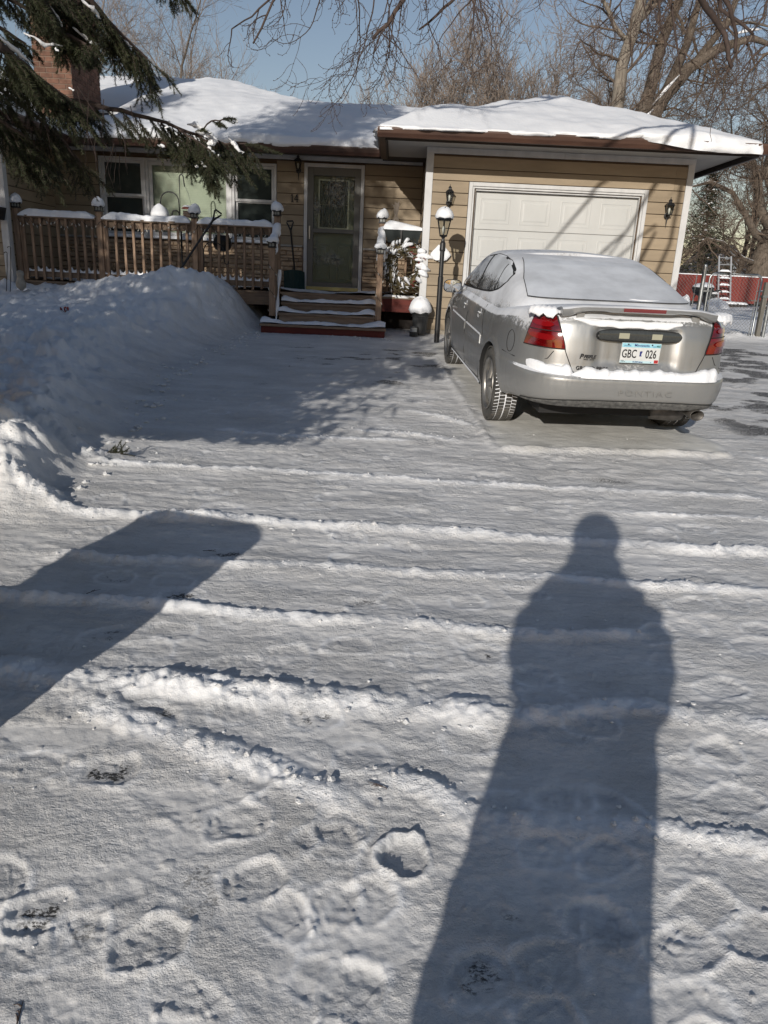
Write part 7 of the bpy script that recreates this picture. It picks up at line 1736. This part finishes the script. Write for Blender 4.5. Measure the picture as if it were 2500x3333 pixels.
def spray(p, d, L, rr_, dens=1500, k=5, rad=.004):
    """side branchlet carrying shoots on both sides"""
    d = np.array(d, float); d /= np.linalg.norm(d); n = 6; pts = [np.array(p, float)]
    for i in range(n): d = d+np.array([rr_.gauss(0, .06), rr_.gauss(0, .06), rr_.gauss(-.05, .05)]); d /= np.linalg.norm(d); pts.append(pts[-1]+d*L/n)
    for i in range(n): shoot(pts[i], pts[i+1]-pts[i], np.linalg.norm(pts[i+1]-pts[i])*1.02, rad*(1-.1*i), dens, rr_)
    shoot(pts[-1], d, L*.28, .002, dens, rr_)
    side = np.cross(d, (0, 0, 1.)); side /= np.linalg.norm(side)+1e-9
    for j in range(k):
        t = (j+.8)/(k+.3)*n; i = min(n-1, int(t)); q = pts[i]+(pts[i+1]-pts[i])*(t-i)
        for s_ in (-1, 1):
            if rr_.random() < .1: continue
            shoot(q, d*.9+side*s_*rr_.uniform(.45, .8)+np.array([0, 0, rr_.uniform(-.35, .05)]), L*(.55-.35*j/k)*rr_.uniform(.75, 1.2), .0022, dens, rr_)
def bough(pts, r0, r1, nsp, L, dens=1500, down=.75, start=.0, k=5, snowy=.0):
    P = [np.array(p, float) for p in pts]; Q = []
    for i in range(len(P)-1):
        for t in (0, .33, .66): Q.append(P[i]*(1-t)+P[i+1]*t+np.array([0, 0, r.gauss(0, .004)]))
    Q.append(P[-1]); wood.tube(Q, np.linspace(r0, r1, len(Q)), 6)
    for j in range(nsp):
        t = start+(1-start)*(j+.5)/nsp; x = t*(len(Q)-1); i = min(len(Q)-2, int(x)); q = Q[i]+(Q[i+1]-Q[i])*(x-i); dd = Q[i+1]-Q[i]; dd /= np.linalg.norm(dd); s_ = (-1)**j
        sd = np.cross(dd, (0, 0, 1.)); nd = dd*r.uniform(.35, .9)+sd*s_*r.uniform(.2, .8)+np.array([0, 0, -down*r.uniform(.5, 1.3)])
        spray(q, nd, L*r.uniform(.7, 1.25)*(1-.25*t), r, dens, k)
    dd = Q[-1]-Q[-2]; spray(Q[-1]-dd*.3, dd, L*.8, r, dens, k)
    return Q
# boughs in view (lower right side of the crown)
Q1 = bough([(-4.7, 2.85, 2.5), (-3.6, 3.0, 2.35), (-2.5, 3.1, 2.25), (-1.91, 3.2, 2.21)], .035, .022, 10, .45)
Q1 = bough([(-1.91, 3.2, 2.21), (-1.71, 3.5, 2.215), (-1.56, 3.70, 2.20), (-1.38, 3.85, 2.205), (-1.23, 3.95, 2.185), (-1.12, 4.05, 2.165), (-1.0, 4.12, 2.14)], .016, .006, 34, .17, 1700, .9, k=4)
bough([(-1.12, 4.05, 2.165), (-1.0, 4.12, 2.13), (-.9, 4.16, 2.115), (-.80, 4.2, 2.13)], .006, .003, 15, .20, 2000, .8, k=5)
bough([(-1.18, 4.0, 2.17), (-1.10, 4.10, 2.12), (-1.03, 4.15, 2.05), (-1.0, 4.18, 1.99)], .005, .003, 10, .17, 2000, .7, k=5)
bough([(-1.02, 4.10, 2.15), (-.93, 4.0, 2.19), (-.86, 3.95, 2.195)], .004, .003, 3, .10, 1900, .3, k=3)
bough([(-1.12, 4.05, 2.165), (-1.0, 3.95, 2.10), (-.92, 3.92, 2.05)], .005, .003, 8, .17, 2000, .8, k=5)
bough([(-4.6, 2.85, 3.3), (-3.2, 3.0, 2.95), (-1.73, 3.2, 2.66), (-1.49, 3.4, 2.60), (-1.34, 3.6, 2.56), (-1.27, 3.7, 2.48), (-1.17, 3.8, 2.40)], .03, .006, 40, .22, 1500, .85, start=.45, k=5)
bough([(-4.6, 2.8, 2.9), (-3.0, 2.9, 2.55), (-1.71, 3.0, 2.32), (-1.55, 3.2, 2.28), (-1.53, 3.3, 2.26), (-1.51, 3.4, 2.23), (-1.41, 3.5, 2.16)], .03, .006, 36, .20, 1700, .6, start=.5, k=5)
bough([(-4.6, 2.8, 3.6), (-3.0, 3.0, 3.0), (-1.68, 3.2, 2.60), (-1.50, 3.3, 2.52), (-1.44, 3.4, 2.47), (-1.42, 3.5, 2.41), (-1.33, 3.5, 2.37)], .03, .006, 34, .13, 1600, .8, start=.5, k=4)
bough([(-4.5, 2.8, 2.2), (-3.0, 3.0, 2.1), (-1.87, 3.2, 2.12), (-1.70, 3.4, 2.07), (-1.64, 3.5, 2.02), (-1.60, 3.6, 1.96)], .025, .005, 30, .20, 1500, .9, start=.5, k=5)
bough([(-2.4, 3.1, 2.5), (-1.77, 3.2, 2.36), (-1.62, 3.35, 2.38), (-1.56, 3.45, 2.35)], .014, .005, 18, .11, 1500, .8, k=5)
bough([(-3.6, 2.8, 3.4), (-2.2, 3.0, 3.1), (-1.4, 3.3, 2.85), (-1.10, 3.4, 2.69), (-1.01, 3.5, 2.65), (-.96, 3.6, 2.61)], .02, .004, 16, .14, 1500, .5, start=.4, k=4)
bough([(-2.0, 3.3, 2.4), (-1.62, 3.6, 2.12), (-1.56, 3.75, 2.04), (-1.50, 3.8, 1.95)], .010, .004, 18, .20, 1300, 1.1, k=5)
bough([(-2.0, 3.4, 2.75), (-1.6, 3.5, 2.70), (-1.5, 3.6, 2.58), (-1.42, 3.65, 2.50)], .010, .004, 18, .20, 1500, .9, k=5)
bough([(-2.4, 3.15, 2.68), (-1.70, 3.3, 2.55), (-1.56, 3.40, 2.48), (-1.46, 3.5, 2.42), (-1.38, 3.58, 2.38)], .012, .004, 26, .12, 1600, .7, k=5)
bough([(-2.6, 3.0, 2.75), (-1.75, 3.15, 2.62), (-1.60, 3.3, 2.58), (-1.50, 3.4, 2.55)], .012, .005, 20, .14, 1600, .7, k=5)
# snow lying on the boughs
def pad(pts, rads):
    q_ = MB(); P_ = np.array(pts, float); n_ = 4*(len(P_)-1)+1; t_ = np.linspace(0, len(P_)-1, n_); xi = np.arange(len(P_))
    Q_ = np.stack([np.interp(t_, xi, P_[:, c]) for c in range(3)], 1); R_ = np.interp(t_, xi, rads)*np.sin(np.linspace(.25, PI-.25, n_))**.5
    R_ = R_*np.array([r.uniform(.55, 1.25) for _ in range(n_)]); Q_ += np.array([[r.gauss(0, .003), r.gauss(0, .003), r.gauss(0, .002)] for _ in range(n_)]); q_.tube(Q_, R_, 7); PADS.append(q_)
PADS = []
for j in range(22):
    i = r.randrange(len(Q1)//2, len(Q1)); p = Q1[i]
pad([(-1.07, 4.08, 2.185), (-1.03, 4.09, 2.19), (-.985, 4.10, 2.165)], [.006, .018, .008]); pad([(-1.04, 4.10, 2.155), (-.99, 4.09, 2.165), (-.95, 4.09, 2.14), (-.925, 4.08, 2.115)], [.010, .022, .020, .007]); pad([(-.965, 4.07, 2.09), (-.955, 4.07, 2.06), (-.935, 4.06, 2.03)], [.012, .020, .010]); pad([(-.97, 4.06, 2.10), (-.93, 4.06, 2.11)], [.014, .018])
pad([(-.88, 4.12, 2.145), (-.85, 4.12, 2.12), (-.82, 4.12, 2.085), (-.80, 4.12, 2.07)], [.006, .014, .010, .005]); pad([(-1.12, 4.0, 2.09), (-1.09, 4.0, 2.075)], [.009, .011]); pad([(-1.18, 3.95, 2.07), (-1.15, 3.95, 2.06)], [.006, .009]); pad([(-1.02, 4.0, 1.99), (-1.0, 4.0, 1.985)], [.008, .008]); pad([(-1.0, 4.05, 2.02), (-.985, 4.05, 2.0), (-.97, 4.05, 1.99)], [.004, .007, .003])
for (a, b, c_) in (((-1.55, 3.2, 2.31), (-1.53, 3.3, 2.29), (-1.50, 3.38, 2.25)), ((-1.46, 3.42, 2.50), (-1.43, 3.45, 2.46), (-1.41, 3.46, 2.42)), ((-1.40, 3.55, 2.45), (-1.36, 3.6, 2.41), (-1.31, 3.6, 2.40)), ((-1.36, 3.5, 2.55), (-1.31, 3.55, 2.52), (-1.30, 3.6, 2.49)), ((-1.28, 3.7, 2.50), (-1.25, 3.72, 2.45), (-1.22, 3.74, 2.43)), ((-1.50, 3.35, 2.36), (-1.46, 3.4, 2.34), (-1.41, 3.45, 2.35))): pad([a, b, c_], [.005, .010, .005])
for _ in range(14):
    b = r.choice([(-1.5, 3.4, 2.45), (-1.4, 3.6, 2.3), (-1.6, 3.3, 2.25), (-.95, 4.05, 2.08), (-1.1, 4.0, 2.12)]); p = (b[0]+r.gauss(0, .10), b[1]+r.gauss(0, .05), b[2]+r.gauss(0, .06)); pad([p, (p[0]+r.uniform(-.02, .025), p[1], p[2]-.01)], [.004, .006])
# hanging bare twigs under the boughs
for _ in range(36):
    p = np.array((r.uniform(-1.75, -1.2), r.uniform(3.4, 3.9), r.uniform(2.0, 2.25))); q = [p]; d = np.array((r.uniform(-.3, .4), 0, -1.))
    for i in range(6): d = d+np.array([r.gauss(0, .15), 0, r.gauss(0, .05)]); q.append(q[-1]+d*r.uniform(.015, .04))
    wood.tube(q, np.linspace(.002, .0008, 7), 3, caps=False)
# the rest of the crown, outside the view
def crown(x, y, z0_, ztop, rmax, seed, skip=True, n=260):
    rc2 = random.Random(seed)
    for k in range(n+(170 if skip else 0)):
        t = (k+.5)/n; a = k*2.399+rc2.uniform(-.3, .3)
        if k >= n: t = rc2.uniform(.0, .30); a = rc2.uniform(-1.3, 1.15)
        z = z0_+(ztop-z0_)*(t**1.35 if k < n else t); R_ = rmax*(1-t)**.80*rc2.uniform(.75, 1.08); ex, ey, ez = x+R_*math.cos(a), y+R_*math.sin(a), z-.18*R_
        if skip and ey > .4:      # stay out of the photographed cone
            lim = -(.52*ey+.30) if ez < 1.5+.36*ey+.75 else 9
            if ex > lim: f = (lim-x)/(ex-x); ex, ey, ez = x+(ex-x)*f, y+(ey-y)*f, z+(ez-z)*f; R_ *= f
        if skip and bad((ex, ey, ez)): ez += .35; z += .2
        if skip and bad((ex, ey, ez)): continue
        wood.tube([(x, y, z), (x+(ex-x)*.5, y+(ey-y)*.5, z+.02*R_), (ex, ey, ez)], [.03*(1-t)+.006, .018, .004], 4, caps=False)
        for j in range(int(6+R_*9)):
            u_ = rc2.uniform(.18, 1.0); c = (x+(ex-x)*u_, y+(ey-y)*u_, z+(ez-z)*u_-.08); needle_cards(cards, rc2, c, .19, 5, .7)
FILT = True; crown(-4.9, 2.8, 1.25, 11.6, 3.6, 82, n=420); FILT = False
tr.build('trunk', BARK, sp, fixn=False); wood.build('bough', TWIGD, sp, fixn=False); [q_.build('bough_snow', SNOW, sp, smooth=True) for q_ in PADS]
nn_ = np_mesh('needles', np.concatenate(NV), np.concatenate(NF), NEEDLE, sp, smooth=False); nn_['kind'] = 'stuff'
o = cards.build('outer_needles', NEEDLE, sp, fixn=False); o['kind'] = 'stuff'
# second spruce further left, seen only by the shade it throws on the porch
sp3 = thing('yard_spruce', (-8.5, 2.4, .2), 'second dark spruce further left in the front yard, outside the picture', 'tree'); tr = MB(); tr.tube([(-8.5, 2.4, 0), (-8.5, 2.4, 9)], [.2, .02], 8); wood = MB(); cards = MB(); crown(-8.5, 2.4, .6, 9.3, 3.3, 92, False, 300)
tr.build('trunk', BARK, sp3); wood.build('bough', TWIGD, sp3, fixn=False); o = cards.build('needles', NEEDLE, sp3, fixn=False); o['kind'] = 'stuff'
# spruce sprig dropped on the snow
sg = thing('spruce_sprig', (-1.95, 5.1, .3), 'broken green spruce sprig lying on the edge of the snowbank', 'twig'); NV, NF = [], []; cntv = 0; wood = MB(); gzs = gz(-1.93, 5.10)+.03
for k in range(12): shoot((-1.98+.02*k/2, 5.08, gzs+.02), (r.uniform(-.3, 1), r.uniform(-.6, .6), r.uniform(-.1, .6)), r.uniform(.06, .12), .003, 2400, r)
wood.build('twig', TWIGD, sg, fixn=False); o = np_mesh('needles', np.concatenate(NV), np.concatenate(NF), NEEDLE, sg, smooth=False); o['kind'] = 'stuff'
# scattered bits of twig on the snow
for i, (x, y, lab) in enumerate(((-.95, 3.65, 'dark clump of twigs on the snow in the broad shadow'), (-1.35, 3.1, 'small dark twig on the shaded snow near the left edge'), (-.75, 1.18, 'short dark twig on the snow at the bottom left'), (.05, 1.95, 'tiny forked twig beside the big footprint by the long shadow'), (-.15, 8.1, 'thin dark twig lying in the shaded drive'), (-1.2, 8.9, 'dark leaf litter on the shaded drive near the steps'))):
    t = thing('fallen_twig', (x, y, 0), lab, 'twig'); m_ = MB(); z_ = gz(x, y)
    for k in range(4 if i % 2 == 0 else 3):
        a = .4*k+i*.9; l_ = r.uniform(.012, .028) if k else .07; x0_, y0_ = (x, y) if k == 0 else (x+.018*k*math.cos(i*.9), y+.018*k*math.sin(i*.9)); m_.tube([(x0_, y0_, z_+.005), (x0_+l_*.5*math.cos(a), y0_+l_*.5*math.sin(a)+.002, z_+.007), (x0_+l_*math.cos(a), y0_+l_*math.sin(a), z_+.004)], [.0018, .0014, .0008], 4)
    m_.build('stem', TWIGD, t)
# ------------------------------------------------------------------ off-frame things whose shadows fall into view
def photographer():
    """standing person in a padded winter coat, both hands raised to a phone; one skinned body"""
    bx, by = -.13, -.42; zg_ = GZ(by)+.04; ca, sa = math.cos(R(SUN_AZ)), math.sin(R(SUN_AZ)); t = thing('person', (bx, by, zg_), 'person in a bulky winter coat and knit hat holding up a phone with both hands', 'person')
    def W(l, f, h): return (bx+l*ca+f*sa, by-l*sa+f*ca, zg_+h)     # l = right, f = forward
    J = {'pelvis': (0, 0, .98, .20, .16), 'belly': (0, .0, 1.14, .22, .17), 'chest': (.02, 0, 1.36, .235, .165), 'neck': (.01, .0, 1.56, .10, .10), 'head': (0, .03, 1.70, .105, .115), 'crown': (0, .03, 1.80, .085, .09),
         'hipL': (-.11, 0, .90, .155, .15), 'kneeL': (-.135, .01, .50, .118, .115), 'ankL': (-.145, 0, .12, .10, .10), 'toeL': (-.15, .16, .05, .06, .045), 'hipR': (.11, 0, .90, .155, .15), 'kneeR': (.14, .01, .50, .118, .115), 'ankR': (.15, 0, .12, .10, .10), 'toeR': (.16, .16, .05, .06, .045),
         'shL': (-.17, 0, 1.47, .095, .10), 'elL': (-.25, .05, 1.20, .075, .075), 'wrL': (-.12, .28, 1.36, .045, .045), 'shR': (.19, 0, 1.49, .10, .10), 'elR': (.335, .04, 1.24, .085, .085), 'wrR': (.16, .28, 1.38, .045, .045)}
    E = [('pelvis', 'belly'), ('belly', 'chest'), ('chest', 'neck'), ('neck', 'head'), ('head', 'crown'), ('pelvis', 'hipL'), ('hipL', 'kneeL'), ('kneeL', 'ankL'), ('ankL', 'toeL'), ('pelvis', 'hipR'), ('hipR', 'kneeR'), ('kneeR', 'ankR'), ('ankR', 'toeR'), ('chest', 'shL'), ('shL', 'elL'), ('elL', 'wrL'), ('chest', 'shR'), ('shR', 'elR'), ('elR', 'wrR')]
    # hands: palm then five short chains
    for s, wr_ in (('L', -1), ('R', 1)):
        w0 = J['wr'+s]; J['pm'+s] = (w0[0]-wr_*.02, w0[1]+.07, w0[2]+.03, .036, .022); E.append(('wr'+s, 'pm'+s))
        for k in range(4):
            J['f%d%s' % (k, s)] = (w0[0]-wr_*.05, w0[1]+.10, w0[2]+.065-.022*k, .0095, .009); J['g%d%s' % (k, s)] = (w0[0]-wr_*(.085-.004*k), w0[1]+.085, w0[2]+.065-.022*k, .008, .008); E += [('pm'+s, 'f%d%s' % (k, s)), ('f%d%s' % (k, s), 'g%d%s' % (k, s))]
        J['th'+s] = (w0[0]-wr_*.045, w0[1]+.04, w0[2]+.06, .011, .010); J['ti'+s] = (w0[0]-wr_*.075, w0[1]+.045, w0[2]+.075, .009, .009); E += [('pm'+s, 'th'+s), ('th'+s, 'ti'+s)]
    names = list(J); me = bpy.data.meshes.new('body'); me.from_pydata([W(*J[k][:3]) for k in names], [(names.index(a), names.index(b)) for a, b in E], [])
    o = obj_from_mesh('body', me, None); sk_ = o.modifiers.new('s', 'SKIN'); 
    for i, k in enumerate(names): v = me.skin_vertices[0].data[i]; v.radius = J[k][3:5]; v.use_root = (k == 'pelvis')
    sk_.use_smooth_shade = True; ss_ = o.modifiers.new('u', 'SUBSURF'); ss_.levels = 1; ss_.render_levels = 1
    dg = bpy.context.evaluated_depsgraph_get(); dg.update(); me3 = bpy.data.meshes.new_from_object(o.evaluated_get(dg)); bpy.data.objects.remove(o); me3.name = 'body'
    me3.materials.clear(); me3.materials.append(mat('dark_clothing', (.03, .035, .05), (.05, .055, .075), rough=.85, scale=12, bump=.3)); obj_from_mesh('body', me3, t)
    def ell(name, c, rx, ry, rz_, m__, n=18, z0_=-1, z1_=1):
        P = []
        for v in np.linspace(z0_, z1_, 11):
            k = math.sqrt(max(0, 1-v*v)); P.append([W(c[0]+rx*k*math.cos(a), c[1]+ry*k*math.sin(a), c[2]+rz_*v) for a in [2*PI*j/n for j in range(n)]])
        m2 = MB(); m2.grid(P, close_v=True); return m2.build(name, m__, t, smooth=True)
    coat = mat('padded_coat', (.02, .025, .04), (.03, .035, .055), rough=.7, scale=6)
    # coat: quilted rings from shoulder to thigh, open skirt
    P = []
    for h, wl, wr_, dp in ((.60, -.255, .27, .17), (.70, -.25, .27, .18), (.80, -.235, .28, .18), (.95, -.22, .30, .19), (1.05, -.19, .30, .19), (1.13, -.25, .35, .19), (1.21, -.29, .38, .19), (1.31, -.30, .38, .18), (1.40, -.265, .345, .17), (1.47, -.205, .265, .15), (1.53, -.16, .185, .13), (1.60, -.135, .15, .13)):
        for dh, q in ((0, 1.0), (.045, 1.03)): c = (wl+wr_)/2; hw = (wr_-wl)/2*q; P.append([W(c+hw*math.cos(a), dp*q*math.sin(a), h+dh) for a in [2*PI*j/24 for j in range(24)]])
    m2 = MB(); m2.grid(P, close_v=True); m2.build('coat', coat, t, smooth=True)
    ell('knit_hat', (0, .02, 1.77), .138, .145, .15, mat('knit_wool', (.06, .06, .065), rough=.95, bump=.5), z0_=-.35)
    face = mat('skin', (.45, .28, .21), rough=.55); ell('nose', (0, .14, 1.67), .013, .022, .022, face)
    for s in (-1, 1): ell('eye', (s*.032, .122, 1.705), .012, .008, .009, WHITE); ell('ear', (s*.108, .02, 1.68), .012, .024, .032, face)
    ell('mouth', (0, .128, 1.625), .022, .008, .006, mat('lips', (.30, .12, .10), rough=.5))
    ell('face', (0, .045, 1.675), .088, .092, .115, face)
    ph = thing('phone', W(.0, .36, 1.44), 'smartphone held up in both hands by the person behind the camera', 'phone'); q = [W(l, .33+f, 1.44+h) for h in (-.04, .04) for l, f in ((-.035, 0), (.035, 0), (.035, .009), (-.035, .009))]; MB().hexa(q).build('phone_body', BLKPL, ph)
photographer()
# wheeled cart standing on the left, its shadow crosses the drive
ct = thing('garbage_cart', (-1.95, 1.15, -.1), 'tall dark wheeled garbage cart with sloped lid standing beside the drive, outside the picture', 'garbage cart'); zc_ = GZ(1.15)
M_ = Matrix.Translation((-1.93, 1.15, zc_)) @ Matrix.Rotation(R(-22), 4, 'Z'); CM_ = mat('cart_plastic', (.02, .05, .03), rough=.5)
def lx(p): return tuple(M_ @ Vector(p))
m_ = MB(); P = []
for z_, hx_, hy in ((.06, .24, .26), (.30, .28, .31), (.6, .33, .36), (.80, .36, .40), (.94, .37, .42)): P.append([lx((hx_*c1, hy*c2_, z_)) for c1, c2_ in ((-1, -.85), (-.85, -1), (.85, -1), (1, -.85), (1, .85), (.85, 1), (-.85, 1), (-1, .85))])
m_.grid(P, close_v=True); m_.add(P[0], [tuple(range(8))]); m_.build('bin', CM_, ct); m_ = MB()
P = [[lx((hx_*c1, hy*c2_, z_+.10*c1*0+.045*(c2_ > 0))) for c1, c2_ in ((-1, -.8), (-.8, -1), (.8, -1), (1, -.8), (1, .8), (.8, 1), (-.8, 1), (-1, .8))] for z_, hx_, hy in ((.93, .39, .44), (.97, .39, .44), (1.04, .33, .38), (1.075, .20, .24))]; m_.grid(P, close_v=True); m_.add(P[-1], [tuple(range(8))]); m_.build('lid', CM_, ct)
for s in (-1, 1): MB().tube([lx((s*.30, .30, .12)), lx((s*.36, .30, .12))], .12, 16).build('wheel', BLKPL, ct)
MB().tube([lx((-.3, .46, .96)), lx((.3, .46, .96))], .018, 8).build('handle', CM_, ct)
